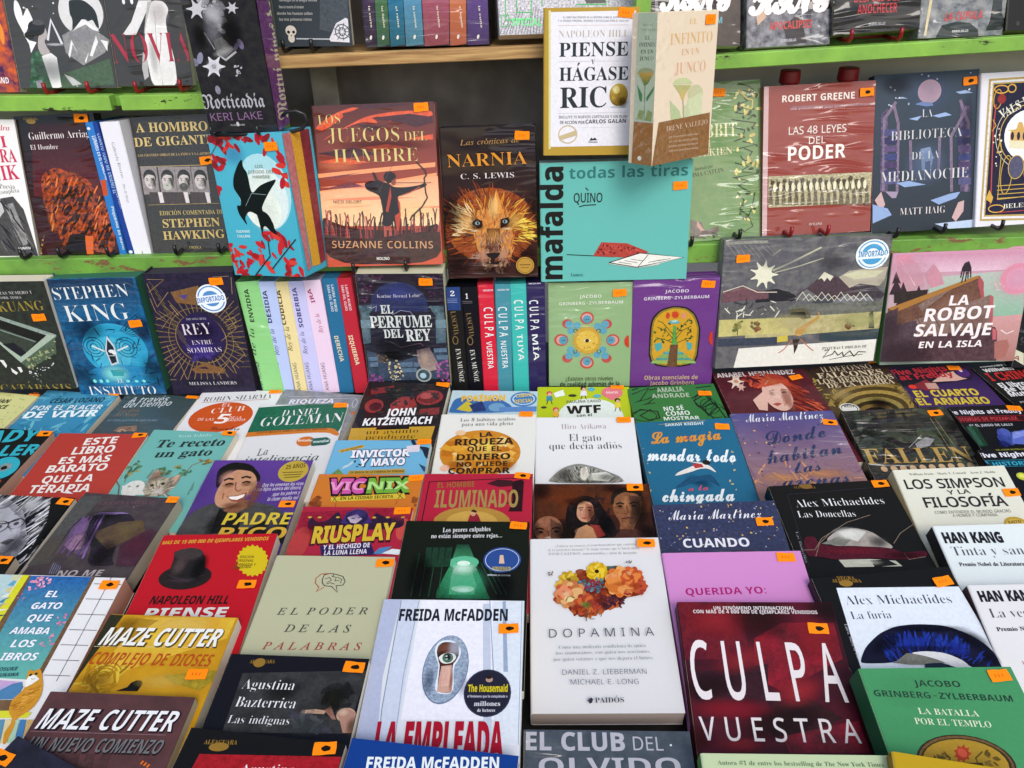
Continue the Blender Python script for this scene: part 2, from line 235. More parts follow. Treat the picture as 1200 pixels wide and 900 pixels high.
't':[87,[53,-2,-17,3,-7,5,-6,6,-3,10,-1,12,0,53,-14,0,0,13,16,10,9,23,19,0,0,-23,31,0,0,-23,-31,0,0,-53,1,-5,7,-6,15,0,9,2,0,-22,-12,-4]],
'u':[132,[54,-2,-16,2,-12,8,-8,12,-3,18,0,72,30,0,1,-75,3,-7,6,-5,8,-1,11,2,8,7,3,12,2,67,30,0,0,-110,-23,0,-4,14,-2,0,-6,-7,-8,-5]],
'v':[115,[42,0,-42,110,31,0,22,-63,4,-22,5,22,21,63,32,0,-42,-110]],
'y':[115,[22,-48,-15,1,0,24,12,-1,8,1,7,5,5,6,5,13,-44,109,33,0,21,-62,3,-19,25,81,33,0,-47,-124,-8,-15,-10,-11,-13,-6]],
'z':[98,[5,0,0,18,51,69,-48,0,0,23,82,0,0,-20,-49,-67,51,0,0,-23]]},
'R': {
'1':[113,[20,0,0,11,21,0,5,6,0,108,-14,-15,-12,-6,-8,4,-4,11,14,5,32,21,22,0,0,-121,2,-10,3,-2,22,-1,0,-11]],
'2':[113,[7,0,0,21,49,53,9,18,3,19,-1,10,-3,7,-5,4,-7,2,-9,-3,-5,-6,-3,-11,-1,-15,-11,1,-8,3,-5,6,-2,10,5,13,15,10,24,4,20,-2,15,-7,8,-11,3,-14,-2,-13,-9,-15,-15,-18,-46,-44,53,1,9,7,3,12,12,0,-1,-42]],
'8':[113,[55,-2,-15,1,-13,4,-9,6,-7,8,-4,9,-1,11,2,12,6,9,22,15,-19,16,-5,9,-1,11,4,18,6,8,9,6,12,4,15,1,19,-3,14,-7,8,-11,2,-14,-2,-11,-5,-9,-20,-13,16,-9,10,-9,6,-10,2,-12,-4,-17,-10,-12,-16,-8],[61,85,11,10,3,16,-2,11,-6,9,-11,3,-7,-1,-5,-5,-5,-16,1,-10,5,-7],[56,9,9,2,7,6,5,8,2,10,-2,9,-5,7,-23,14,-11,-12,-5,-17,2,-11,4,-8,8,-6]],
'A':[131,[-3,0,0,5,10,4,4,5,51,126,5,0,48,-114,8,-16,4,-3,6,-2,0,-5,-64,0,0,5,12,3,4,6,-9,26,-45,0,-9,-25,4,-7,12,-3,0,-5],[34,48,39,0,-20,48]],
'B':[133,[5,0,0,5,8,2,6,3,2,5,1,96,-3,16,-4,3,-10,2,0,5,61,0,29,-4,18,-10,6,-18,-4,-14,-11,-11,-18,-6,22,-7,13,-12,5,-16,-4,-16,-11,-13,-17,-7,-23,-3],[55,76,15,1,9,5,5,8,1,14,-1,11,-3,9,-7,5,-9,1,-9,-3,-1,-10],[66,7,12,2,7,6,4,9,1,14,-2,15,-5,9,-9,6,-19,1,0,-55,2,-4]],
'C':[140,[77,-3,-19,2,-17,7,-14,11,-10,14,-7,18,-2,20,2,19,7,17,11,15,14,10,17,7,19,3,15,-2,23,-7,6,2,4,7,5,0,0,-48,-5,0,-8,17,-11,13,-13,8,-14,3,-16,-4,-12,-12,-7,-21,-2,-28,3,-27,7,-19,13,-11,17,-4,12,2,12,4,12,8,10,11,5,-5,-15,-17,-19,-10]],
'D':[149,[6,0,0,5,13,4,2,5,1,98,-1,10,-3,6,-14,4,0,5,62,0,23,-2,18,-6,15,-10,10,-14,6,-16,2,-21,-4,-30,-14,-21,-22,-13,-31,-4],[67,7,12,2,9,5,8,8,7,20,2,27,-2,27,-7,19,-12,11,-17,4,-10,-3,-2,-12,0,-101,2,-4]],
'E':[133,[4,0,0,5,9,1,6,3,3,5,1,9,-1,98,-3,7,-6,3,-8,1,0,5,115,0,0,-41,-5,0,-4,16,-9,10,-13,5,-19,2,-10,-1,-4,-3,-1,-51,15,1,8,6,5,9,3,14,5,0,0,-69,-5,0,-4,19,-4,6,-6,4,-17,3,0,-47,3,-10,4,-1,21,0,11,3,17,10,12,21,6,0,-8,-43]],
'F':[121,[5,0,0,5,14,5,2,6,1,96,-1,9,-3,6,-14,5,0,5,114,0,0,-41,-5,0,-6,20,-6,6,-8,4,-24,3,-9,0,-4,-3,-1,-52,14,2,8,5,5,9,3,14,6,0,0,-69,-6,0,-3,15,-5,10,-8,5,-14,2,0,-43,1,-11,7,-6,14,-2,0,-5]],
'G':[152,[80,-3,-20,2,-18,7,-14,11,-11,14,-6,17,-3,21,3,19,6,18,11,14,14,11,16,6,19,3,16,-2,23,-7,6,2,4,7,5,0,0,-48,-5,0,-5,12,-14,18,-17,10,-10,1,-16,-4,-11,-12,-7,-20,-2,-29,2,-28,8,-20,8,-9,9,-5,12,-2,9,1,6,3,4,6,0,32,-3,5,-16,4,0,4,67,0,0,-4,-13,-4,-2,-5,-1,-37,-27,-9]],
'H':[157,[5,0,0,5,14,4,3,15,-1,98,-2,5,-14,5,0,5,68,0,0,-5,-12,-2,-5,-5,-1,-50,48,0,-2,50,-5,5,-11,2,0,5,67,0,0,-5,-14,-5,-3,-13,1,-98,2,-6,6,-3,8,-2,0,-5,-67,0,0,5,14,4,3,6,1,51,-48,0,1,-51,2,-6,15,-4,0,-5]],
'I':[78,[4,0,0,5,14,5,4,5,1,8,-1,101,-3,4,-15,4,0,5,69,0,0,-5,-14,-4,-3,-4,-1,-101,3,-13,16,-5,0,-5]],
'J':[99,[33,-20,-10,1,-14,7,-9,12,-1,7,4,11,5,3,11,0,8,-7,1,-6,-5,-14,2,-5,6,-1,7,1,4,4,2,5,0,112,-1,13,-6,6,-13,3,0,5,70,0,0,-5,-11,-3,-5,-6,-1,-96,-3,-21,-8,-14,-14,-9]],
'K':[153,[5,0,0,5,14,4,4,15,-1,98,-3,5,-14,5,0,5,68,0,0,-5,-12,-2,-5,-5,-1,-55,48,50,2,6,-5,4,-13,2,0,5,59,0,0,-5,-22,-6,-21,-18,-22,-23,58,-71,7,-7,10,-2,0,-5,-72,0,0,5,15,3,0,6,-39,50,-5,-5,1,-44,2,-6,15,-4,0,-5]],
'L':[128,[5,0,0,5,14,4,3,15,-1,98,-2,5,-14,5,0,5,70,0,0,-5,-13,-2,-6,-5,-1,-11,1,-100,4,-5,10,-1,24,4,9,5,8,7,12,22,5,0,-8,-46]],
'M':[190,[4,0,0,5,14,4,4,6,1,9,-2,101,-5,5,-12,2,0,5,51,0,40,-94,40,94,50,0,0,-5,-13,-5,-4,-14,1,-100,5,-6,11,-2,0,-5,-66,0,0,5,11,2,5,6,1,107,-50,-120,-5,0,-49,117,1,-103,3,-5,15,-4,0,-5]],
'N':[148,[121,-3,-89,108,1,-90,3,-6,14,-4,0,-5,-45,0,0,5,14,4,4,15,0,92,-12,14,-6,2,0,5,42,0,70,-86,-1,73,-5,5,-12,3,0,5,45,0,0,-5,-14,-5,-3,-5,0,-125]],
'O':[158,[78,-3,-14,1,-13,4,-23,15,-8,11,-7,12,-3,14,-2,14,2,15,3,13,7,13,8,10,11,9,12,6,14,4,15,2,14,-2,13,-4,22,-14,15,-23,4,-14,1,-15,-1,-14,-4,-14,-6,-12,-9,-11,-23,-15,-13,-4],[79,4,20,7,11,21,4,36,-3,28,-7,21,-11,12,-15,4,-19,-7,-12,-22,-3,-36,2,-28,7,-20,12,-12]],
'P':[125,[5,0,0,5,14,4,3,15,-1,98,-2,5,-14,5,0,5,81,-2,15,-3,9,-5,7,-8,4,-9,2,-10,-3,-16,-10,-12,-16,-8,-39,-2,1,-47,2,-6,15,-4,0,-5],[55,69,18,2,8,5,5,9,2,14,-2,13,-3,10,-7,5,-16,2,-5,-5]],
'R':[142,[5,0,0,5,14,4,3,15,-1,98,-2,5,-14,5,0,5,60,0,26,-3,19,-6,11,-12,4,-16,-3,-14,-10,-12,-18,-7,36,-52,6,-7,8,-3,0,-5,-42,0,-42,64,-5,0,1,-49,2,-6,15,-4,0,-5],[55,70,20,2,9,5,5,10,2,14,-3,16,-7,9,-14,3,-10,-2,-2,-11]],
'S':[117,[13,-3,0,50,6,0,6,-19,8,-13,12,-8,14,-3,10,2,8,5,5,7,2,9,-4,12,-13,9,-33,18,-11,10,-6,11,-2,13,1,11,4,10,6,8,9,6,9,4,25,-1,21,-5,4,2,2,5,6,0,0,-44,-5,0,-4,10,-11,17,-15,9,-18,0,-7,-4,-5,-6,-1,-8,1,-7,11,-11,39,-20,14,-13,4,-7,3,-16,-2,-12,-4,-11,-8,-8,-10,-7,-12,-4,-24,0,-23,6,-4,-2,-3,-5]],
'T':[127,[28,0,0,5,9,1,6,3,3,6,1,115,-17,-2,-10,-7,-8,-11,-3,-15,-6,0,0,42,120,0,0,-42,-5,0,-6,19,-12,12,-21,4,1,-115,3,-6,6,-3,9,-1,0,-5]],
'U':[148,[74,-4,-24,3,-16,10,-9,15,-3,23,-1,75,-3,5,-14,5,0,5,68,0,0,-5,-11,-2,-5,-5,-2,-83,2,-16,5,-11,9,-6,12,-2,20,4,12,14,4,23,-1,74,-3,5,-15,5,0,5,43,0,0,-5,-12,-6,-2,-5,-1,-67,-3,-26,-10,-18,-16,-10]],
'V':[128,[64,-4,-51,118,-6,12,-11,6,0,5,67,0,0,-5,-13,-2,-4,-7,32,-80,28,80,-4,7,-12,2,0,5,43,0,0,-5,-11,-4,-3,-5,-50,-127]],
'W':[183,[51,-3,-41,121,-5,10,-10,4,0,5,59,0,0,-5,-9,-2,-3,-7,25,-77,23,60,-7,19,-3,4,-11,3,0,5,63,0,0,-5,-11,-2,-3,-6,24,-74,23,72,-4,7,-10,3,0,5,36,0,0,-5,-9,-6,-6,-12,-38,-117,-6,0,-33,96,-38,-96]],
'Y':[128,[30,0,0,5,15,4,2,6,1,39,-39,70,-5,5,-8,2,0,6,66,0,0,-6,-12,-1,-3,-5,28,-57,25,42,5,12,-4,7,-13,2,0,6,44,0,0,-6,-9,-4,-8,-10,-35,-56,1,-46,3,-6,14,-4,0,-5]],
'Z':[133,[6,0,0,3,77,126,-31,-1,-10,-2,-14,-10,-10,-21,-5,0,4,42,105,0,0,-4,-76,-124,26,0,18,2,15,7,10,13,7,18,5,0,-5,-49]],
'a':[103,[76,-3,-8,1,-6,5,-2,7,-15,-9,-16,-4,-10,2,-7,4,-4,7,-2,9,3,12,10,10,17,8,24,8,-1,23,-3,5,-12,4,-9,-2,-4,-5,6,-13,-4,-8,-10,-4,-10,4,-3,10,1,7,10,10,17,7,29,-1,12,-6,7,-10,2,-15,0,-51,3,-2,5,2,3,-4,-11,-8],[45,10,7,2,8,7,0,32,-14,-6,-8,-8,-3,-12,3,-11]],
'b':[108,[13,-3,-1,127,-1,5,-9,3,0,5,40,0,0,-53,11,9,13,3,10,-2,9,-4,7,-7,6,-9,3,-12,0,-27,-4,-12,-7,-11,-9,-8,-11,-5,-12,-2,-14,3,-13,8,-15,-11],[55,4,9,3,6,8,4,33,-2,16,-3,11,-5,7,-9,2,-8,-3,-5,-8,1,-62,4,-5]],
'c':[88,[47,-3,-11,2,-10,4,-8,8,-7,9,-4,12,-1,13,1,14,5,12,7,10,10,8,11,5,12,2,13,-2,10,-5,6,-7,1,-14,-6,-6,-12,1,-4,4,-3,20,-6,2,-10,-4,-5,-11,-2,-18,2,-19,5,-14,9,-9,11,-3,11,3,9,8,4,-4,-11,-12,-12,-7]],
'd':[111,[42,-3,-10,2,-9,4,-7,7,-6,10,-4,24,1,15,4,12,6,10,7,8,10,5,10,2,13,-3,10,-9,-1,42,-2,3,-11,3,0,5,43,0,0,-114,1,-11,9,-4,0,-5,-39,-6,0,15,-11,-11],[51,8,10,4,6,11,0,50,-5,8,-10,3,-8,-2,-5,-7,-4,-29,4,-28,5,-7]],
'e':[90,[46,-3,-11,2,-10,4,-8,8,-6,10,-4,12,-1,14,1,13,4,12,7,10,8,7,10,5,11,2,16,-3,12,-9,7,-14,3,-20,-50,0,3,-21,8,-12,14,-4,11,3,10,10,4,-4,-10,-14,-14,-8],[35,58,25,0,0,17,-2,8,-4,5,-6,1,-7,-3,-5,-9]],
'f':[64,[4,0,0,5,8,2,3,3,1,12,0,61,-11,0,0,10,11,0,2,27,7,11,12,6,15,2,11,-1,9,-4,5,-7,2,-7,-3,-10,-9,-3,-8,3,-4,7,4,13,-1,2,-9,0,-3,-3,-2,-12,0,-24,17,0,0,-10,-17,0,1,-71,2,-4,13,-3,0,-5]],
'g':[98,[44,-42,-17,1,-13,5,-7,6,-3,8,4,8,13,6,-11,8,-3,9,1,7,5,6,18,11,-14,7,-8,11,-2,13,1,9,10,14,18,7,11,2,23,-5,25,0,0,-11,-15,0,6,-9,1,-10,-1,-8,-9,-14,-16,-7,-23,-2,-7,-5,-1,-4,3,-5,34,-2,19,-5,5,-5,3,-7,1,-8,-4,-13,-9,-10,-16,-6],[47,37,6,2,4,5,3,19,-3,20,-4,4,-6,2,-6,-2,-4,-4,-3,-20,3,-19,4,-5],[48,-35,17,2,11,5,3,8,-1,5,-9,4,-40,1,-5,-5,-2,-7,2,-5,4,-4,8,-3]],
'h':[114,[5,0,0,5,8,3,3,9,0,103,-2,9,-8,3,0,5,38,0,0,-57,13,12,16,4,14,-4,9,-11,3,-18,1,-52,4,-5,5,-1,0,-5,-48,0,0,5,7,3,3,9,0,48,-2,12,-3,3,-5,1,-9,-2,-8,-8,0,-54,2,-9,8,-3,0,-5]],
'i':[59,[30,109,-11,4,-4,11,4,11,11,4,11,-4,4,-11,-4,-11],[5,0,0,5,9,3,2,9,0,59,-2,9,-8,3,0,5,39,0,0,-76,1,-9,8,-3,0,-5]],
'j':[63,[32,109,-11,4,-4,11,4,11,11,4,11,-4,4,-11,-4,-11],[11,-42,-8,1,-12,5,-7,9,-1,6,4,9,4,3,10,0,6,-6,1,-5,-5,-11,2,-3,10,0,3,4,1,14,0,91,-2,10,-10,3,0,5,41,0,0,-99,-3,-16,-7,-11,-12,-7]],
'k':[108,[5,0,0,5,9,3,2,9,0,102,-2,10,-8,3,0,5,38,0,0,-86,28,28,1,4,-2,4,-9,1,0,5,42,0,0,-5,-12,-3,-25,-22,37,-53,9,-5,0,-5,-50,0,0,5,7,1,2,3,-23,35,-5,-4,0,-23,2,-9,8,-3,0,-5]],
'l':[60,[5,0,0,5,9,3,2,9,0,102,-2,10,-8,3,0,5,39,0,0,-120,1,-9,8,-3,0,-5]],
'm':[166,[5,0,0,5,8,3,3,9,0,59,-2,9,-8,3,0,5,38,0,0,-14,12,12,15,5,12,-2,8,-6,5,-10,13,13,16,5,15,-4,8,-11,3,-18,0,-46,2,-9,8,-3,0,-5,-48,0,0,5,8,3,2,9,0,48,-2,12,-3,3,-5,1,-8,-2,-8,-8,0,-54,2,-9,8,-3,0,-5,-47,0,0,5,7,3,3,9,0,48,-2,12,-3,3,-5,1,-9,-2,-7,-8,0,-54,2,-9,7,-3,0,-5]],
'n':[114,[5,0,0,5,8,3,3,9,0,59,-2,9,-8,3,0,5,38,0,0,-13,13,12,16,4,14,-4,9,-11,3,-18,1,-52,4,-5,5,-1,0,-5,-48,0,0,5,7,3,3,9,0,48,-2,12,-3,3,-5,1,-9,-2,-8,-8,0,-54,2,-9,8,-3,0,-5]],
'o':[101,[51,-3,-13,2,-11,4,-9,8,-7,10,-4,12,-1,13,1,14,4,12,7,10,9,7,11,5,12,2,13,-2,11,-5,9,-7,6,-10,5,-12,1,-14,-1,-14,-5,-11,-6,-10,-9,-8,-11,-4],[51,3,7,2,5,7,3,34,-1,22,-3,13,-4,7,-7,2,-8,-2,-5,-7,-3,-35,3,-34,5,-7]],
'p':[111,[5,-42,0,5,7,2,3,5,1,11,-1,100,-1,4,-8,3,0,5,37,0,0,-14,7,9,9,6,10,2,10,-2,9,-5,7,-7,5,-10,4,-11,0,-27,-9,-23,-8,-7,-9,-5,-10,-2,-13,3,-11,10,2,-40,4,-5,9,-2,0,-5],[59,8,8,3,5,7,4,28,-4,28,-4,7,-8,2,-9,-3,-7,-9,0,-50,6,-10]],
'q':[109,[52,-42,0,5,12,3,2,3,1,40,-11,-9,-13,-3,-11,2,-8,4,-8,7,-5,9,-4,11,1,28,4,12,7,11,9,8,11,5,12,2,13,-3,13,-9,16,12,3,0,0,-121,2,-9,8,-3,0,-5],[54,9,8,3,5,8,-1,61,-5,6,-7,1,-9,-2,-6,-8,-3,-13,-1,-18,1,-17,3,-12,6,-7]],
'r':[86,[5,0,0,5,9,3,2,9,-1,65,-1,4,-8,2,0,5,38,0,0,-17,5,8,14,10,14,0,6,-3,4,-11,-1,-6,-7,-6,-9,-1,-13,11,-8,-6,-3,-6,-1,-55,3,-3,11,-3,0,-5]],
's':[86,[45,-3,-23,6,-4,-2,-3,-4,-4,0,0,35,5,0,4,-12,6,-8,8,-6,15,-1,5,3,4,10,-3,7,-32,19,-7,7,-4,7,-1,8,2,12,6,9,10,7,13,2,22,-5,5,5,4,0,0,-30,-4,0,-5,10,-5,7,-7,4,-13,1,-7,-6,0,-9,3,-3,31,-19,6,-6,4,-7,1,-10,-2,-13,-7,-10,-10,-6]],
't':[69,[37,-3,-10,2,-7,4,-4,8,-1,73,-9,0,0,6,20,21,13,16,4,0,0,-34,19,0,0,-9,-19,0,2,-69,5,-3,7,3,5,7,5,-2,-8,-13,-10,-7]],
'u':[112,[39,-3,-12,2,-7,6,-5,10,-1,59,-2,11,-9,3,0,5,40,0,0,-71,2,-8,8,-3,9,2,7,7,-1,61,-5,6,-6,1,0,5,40,0,1,-78,1,-3,9,-3,0,-5,-18,-2,-21,-5,0,15,-13,-11]],
'v':[92,[43,-3,-32,77,-4,10,-8,4,0,5,50,0,0,-5,-8,-1,-2,-4,16,-46,17,45,-2,5,-9,1,0,5,30,0,0,-5,-8,-4,-5,-11,-30,-76]],
'w':[130,[37,-3,-32,82,-3,6,-5,3,0,5,45,0,0,-5,-6,-1,-1,-7,15,-42,13,33,-6,16,-7,1,0,5,47,0,0,-5,-6,-1,-2,-4,12,-41,15,41,-2,4,-7,1,0,5,27,0,0,-5,-7,-3,-3,-8,-33,-80,-4,0,-20,62,-25,-62]],
'x':[96,[1,0,0,4,9,5,9,8,18,24,-24,38,-6,6,-6,3,0,5,50,0,0,-5,-7,-1,-2,-3,13,-22,15,22,-2,3,-8,1,0,5,33,0,0,-4,-8,-4,-26,-30,28,-44,4,-5,5,-1,0,-5,-49,0,0,5,6,1,3,3,-15,25,-16,-24,3,-4,7,-2,0,-4]],
'y':[90,[16,-42,-7,1,-6,4,-4,5,-1,7,3,9,4,3,10,0,7,-5,1,-11,3,-1,8,8,8,21,-31,76,-6,11,-6,2,0,5,50,0,0,-5,-8,-1,-3,-5,18,-46,15,46,-2,5,-8,1,0,5,29,0,0,-5,-7,-4,-5,-11,-29,-80,-10,-22,-10,-10]],
'z':[88,[4,0,0,4,46,82,-21,-1,-7,-4,-5,-6,-4,-10,-5,0,1,28,73,0,0,-6,-44,-80,20,2,9,4,6,8,5,11,5,0,-3,-32]]},
'F': {
'M':[223,[42,-5,-14,12,-9,-8,-6,5,24,24,20,-11,9,18,1,56,-14,31,-17,8,-13,-4,-12,-16,0,-14,14,-19,17,-7,-3,-9,-18,8,-12,10,-9,26,1,12,11,19,20,11,11,1,20,-3,16,-12,10,13,16,5,13,-3,20,-18,8,10,26,8,17,-2,12,-8,15,-40,-20,-8,-4,-7,-1,-55,10,-8,13,8,4,-5,-27,-28,-5,0,-3,7,-17,13,-3,7,2,58,19,17,0,7,-6,21,-16,7,-12,-3,-8,-8,7,-39,-5,-30,-14,-29,-23,-28,-6,0,-13,12,-10,-8,-6,5,21,23,23,-9,6,18,0,56,-6,24,-8,15,-10,5,-8,-3,-6,-8,7,-19,3,-24,-5,-30,-25,-40,-16,-17]],
'N':[176,[12,-5,-5,4,2,11,-6,13,4,5,12,-2,12,5,5,-4,-3,-11,4,-9,10,-3,12,3,9,10,6,18,2,27,-2,29,-7,21,-16,15,-20,0,-14,-15,-2,-10,9,-20,23,-13,-3,-9,-30,18,-9,26,1,12,12,19,19,11,12,2,21,-5,18,-15,23,18,15,2,17,-2,12,-8,14,-40,-19,-8,-5,-7,-1,-55,10,-8,13,8,5,-6,-27,-27,-6,0,-20,19,-1,66,19,17,0,7,-6,21,-16,7,-10,-2,-13,-10,9,-49,-4,-29,-11,-24,-25,-21,-39,2]],
'a':[95,[21,-5,-13,29,-3,20,6,21,35,35,38,-13,-6,-16,1,-49,3,-2,8,5,4,-4,-22,-26,-14,13,-4,13],[39,19,15,10,0,45,-17,9,-8,-12,-1,-18,4,-23]],
'c':[77,[37,-5,-5,4,3,3,-21,20,-2,45,6,15,31,21,25,-12,-18,-16,-19,13,-1,-57,15,-11,16,9,4,-5]],
'd':[96,[44,-5,-37,17,5,19,-1,50,25,14,-24,17,-6,13,10,16,26,6,0,-6,-13,-5,1,-9,49,-35,10,-13,2,-15,-5,-21,-12,-20,-24,-28],[54,15,10,12,5,36,-5,12,-20,15,-8,-4,0,-61]],
'e':[84,[47,-5,-29,20,-5,10,-1,40,6,15,39,23,20,-33,-42,-33,1,-4,10,-10,8,-2,19,8,4,-4],[35,47,22,16,-15,24,-6,-8]],
'i':[64,[21,111,10,33,9,5,6,-2,-1,-15,-17,-21],[39,-5,-17,17,-1,63,-13,-3,-4,4,27,27,5,-4,-2,-4,3,-5,14,-6,-6,-15,1,-48,3,-2,9,7,4,-4]],
'n':[108,[25,-5,-15,13,7,16,0,41,-5,15,-3,-4,-5,4,21,23,13,-14,2,-13,27,27,6,0,19,-13,-5,-15,0,-54,4,-2,8,7,5,-4,-24,-27,-14,12,-4,11,1,52,-7,12,-16,-16,0,-42,7,-16,-16,-13]],
'o':[92,[43,-5,-34,15,4,13,-1,58,55,22,3,-6,-3,-1,20,-36,0,-17,-21,-29,-17,-19],[56,15,6,8,3,17,-2,12,-17,34,-9,-3,0,-60]],
'r':[75,[39,-5,-9,11,-18,7,5,16,-1,46,-4,5,-3,-4,-5,4,21,23,13,-14,2,-13,15,27,5,0,12,-16,0,-7,-10,-16,-6,0,-7,15,-9,-15,0,-32,1,-5,14,-7,9,7,4,-4]],
's':[90,[35,-5,-27,20,0,6,15,17,-17,28,20,25,15,12,24,-11,10,4,3,16,-8,8,-10,0,-9,-12,-9,6,14,14,13,0,14,-10,3,-12,-2,-11,-21,-28,16,-14,6,-16,-2,-9,-11,-15],[39,53,18,20,-27,11,-6,-7],[53,11,10,5,4,11,-3,10,-15,12,-21,-22]],
't':[65,[36,-5,-5,4,3,3,-23,8,5,17,0,53,-10,0,0,6,19,17,9,21,7,0,-2,-30,24,0,0,-14,-24,0,0,-55,13,-6,8,5,4,-4]],
'u':[108,[33,-5,-23,13,8,16,0,43,-5,13,-4,-5,-5,4,22,24,13,-15,2,-60,1,-7,5,-3,16,12,0,45,-7,15,16,13,6,0,15,-13,-6,-16,0,-53,4,-2,8,7,5,-4,-24,-27,-14,12,-3,15]],
'v':[93,[44,-5,-34,13,5,18,0,39,-9,20,19,24,5,-4,-3,-7,11,-19,28,24,6,0,15,-35,2,-14,-5,-19,-34,-40],[55,15,9,13,2,12,-2,20,-12,21,-14,-12,0,-48]]},
'S': {
'4':[115,[73,0,0,33,-69,0,0,15,68,97,18,0,0,-96,21,0,0,-16,-21,0,0,-33],[22,49,51,0,1,77,-9,-16]],
'8':[115,[58,-2,-20,3,-16,7,-9,12,-3,17,1,9,3,8,5,7,6,5,15,9,-10,7,-8,8,-6,10,-1,12,1,10,4,8,7,7,8,5,11,3,11,1,18,-2,13,-7,10,-11,3,-15,-1,-8,-3,-7,-10,-11,-14,-9,16,-9,7,-6,5,-7,3,-8,1,-9,-3,-16,-10,-12,-15,-8],[58,83,18,11,5,7,2,10,-2,9,-5,6,-8,4,-11,2,-10,-2,-8,-4,-5,-6,-2,-9,1,-7,2,-6,5,-4],[58,12,13,2,9,5,6,8,2,10,-2,10,-6,7,-10,7,-16,7,-11,-6,-9,-7,-5,-8,-2,-11,2,-9,6,-8,9,-5]],
'A':[129,[0,0,56,144,17,0,56,-144,-19,0,-18,45,-57,0,-17,-45],[42,61,45,0,-23,65,-6,-22]],
'B':[131,[20,0,0,144,41,0,23,-2,17,-6,11,-11,3,-17,-2,-11,-5,-10,-8,-7,-12,-4,0,-1,16,-5,7,-5,5,-6,3,-8,1,-10,-3,-17,-10,-13,-16,-8,-21,-3],[38,83,26,0,16,1,10,5,5,7,2,10,-3,10,-6,7,-11,4,-39,1],[38,15,29,0,16,2,10,6,6,8,2,11,-2,11,-6,8,-11,5,-17,1,-27,0]],
'C':[127,[78,-2,-20,2,-16,7,-13,11,-9,15,-6,18,-2,21,2,21,6,18,10,14,14,12,17,7,20,2,22,-2,18,-7,-7,-15,-15,6,-18,2,-14,-2,-12,-5,-10,-9,-10,-18,-4,-24,4,-24,9,-18,9,-9,13,-5,15,-2,18,2,16,4,0,-16,-16,-5]],
'D':[147,[20,0,0,144,44,0,20,-2,18,-6,14,-10,10,-14,7,-17,2,-22,-2,-22,-7,-18,-11,-15,-15,-10,-18,-6,-22,-2],[38,16,19,0,26,3,18,11,11,18,4,25,-2,17,-5,14,-8,11,-17,10,-23,3,-23,0]],
'E':[112,[20,0,0,144,80,0,0,-16,-62,0,0,-45,58,0,0,-16,-58,0,0,-51,62,0,0,-16]],
'F':[105,[20,0,0,144,80,0,0,-16,-62,0,0,-51,58,0,0,-16,-58,0,0,-61]],
'G':[147,[81,-2,-20,2,-17,7,-14,11,-10,15,-6,18,-2,21,3,21,6,18,11,15,15,11,18,7,22,2,23,-2,20,-7,-7,-15,-17,6,-20,2,-16,-2,-13,-5,-11,-9,-11,-18,-4,-24,2,-16,4,-14,7,-12,10,-9,14,-5,17,-2,17,1,12,2,0,43,-32,0,0,16,50,0,0,-71,-24,-5]],
'H':[149,[20,0,0,144,18,0,0,-61,73,0,0,61,19,0,0,-144,-19,0,0,67,-73,0,0,-67]],
'I':[68,[8,0,0,10,17,4,0,115,-17,4,0,11,52,0,0,-11,-17,-4,0,-115,17,-4,0,-10]],
'J':[55,[-1,-38,-15,2,0,16,15,-2,9,2,8,7,2,6,1,151,18,0,0,-142,-3,-18,-8,-12,-12,-8]],
'K':[125,[20,0,0,144,18,0,0,-71,63,71,21,0,-57,-63,60,-81,-22,0,-51,69,-14,-13,0,-56]],
'L':[106,[20,0,0,144,18,0,0,-128,63,0,0,-16]],
'M':[183,[20,0,0,144,26,0,45,-118,46,118,26,0,0,-144,-18,0,0,88,2,38,-49,-126,-15,0,-47,126,0,-126]],
'N':[153,[20,0,0,144,20,0,77,-119,0,119,17,0,0,-144,-22,0,-77,119,1,-119]],
'O':[157,[79,-2,-21,2,-16,7,-13,11,-9,15,-6,18,-2,21,2,21,6,18,9,15,13,11,16,7,21,2,20,-2,16,-7,13,-11,10,-15,5,-18,2,-21,-2,-21,-5,-18,-10,-15,-13,-11,-16,-7],[79,14,15,1,12,6,9,8,8,19,3,24,-3,24,-8,19,-9,8,-12,5,-15,2,-15,-2,-12,-5,-9,-8,-9,-19,-3,-24,3,-24,9,-19,9,-8,12,-6]],
'P':[122,[20,0,0,144,38,0,24,-3,17,-8,9,-14,4,-17,-2,-12,-4,-11,-7,-9,-11,-8,-14,-4,-36,-2,0,-56],[38,72,32,1,13,5,7,9,3,14,-2,12,-7,8,-11,6,-35,1]],
'Q':[157,[112,-34,-28,32,-26,2,-16,7,-13,11,-9,15,-6,18,-2,21,2,21,6,18,9,15,13,11,16,7,21,2,20,-2,16,-7,13,-11,10,-15,5,-18,2,-21,-3,-24,-8,-21,-13,-15,-18,-10,35,-36],[79,14,15,1,12,6,9,8,8,19,3,24,-3,24,-8,19,-9,8,-12,5,-15,2,-15,-2,-12,-5,-9,-8,-9,-19,-3,-24,3,-24,9,-19,9,-8,12,-6]],
'R':[125,[20,0,0,144,39,0,24,-3,16,-7,9,-13,4,-18,-1,-11,-4,-8,-4,-7,-6,-5,-14,-8,39,-64,-21,0,-35,59,-28,0,0,-59],[38,75,21,0,15,1,11,6,6,8,2,12,-2,12,-7,8,-10,5,-36,1]],
'S':[111,[50,-2,-23,2,-17,5,0,17,18,-6,23,-2,14,1,10,5,6,7,2,10,-1,6,-2,6,-10,9,-37,16,-12,9,-7,11,-2,15,2,11,4,9,7,7,9,5,11,4,13,1,22,-2,18,-6,-6,-16,-16,6,-18,2,-12,-1,-9,-5,-5,-6,-2,-9,1,-7,2,-5,10,-9,40,-18,8,-6,6,-7,3,-8,1,-11,-3,-17,-11,-12,-16,-8]],
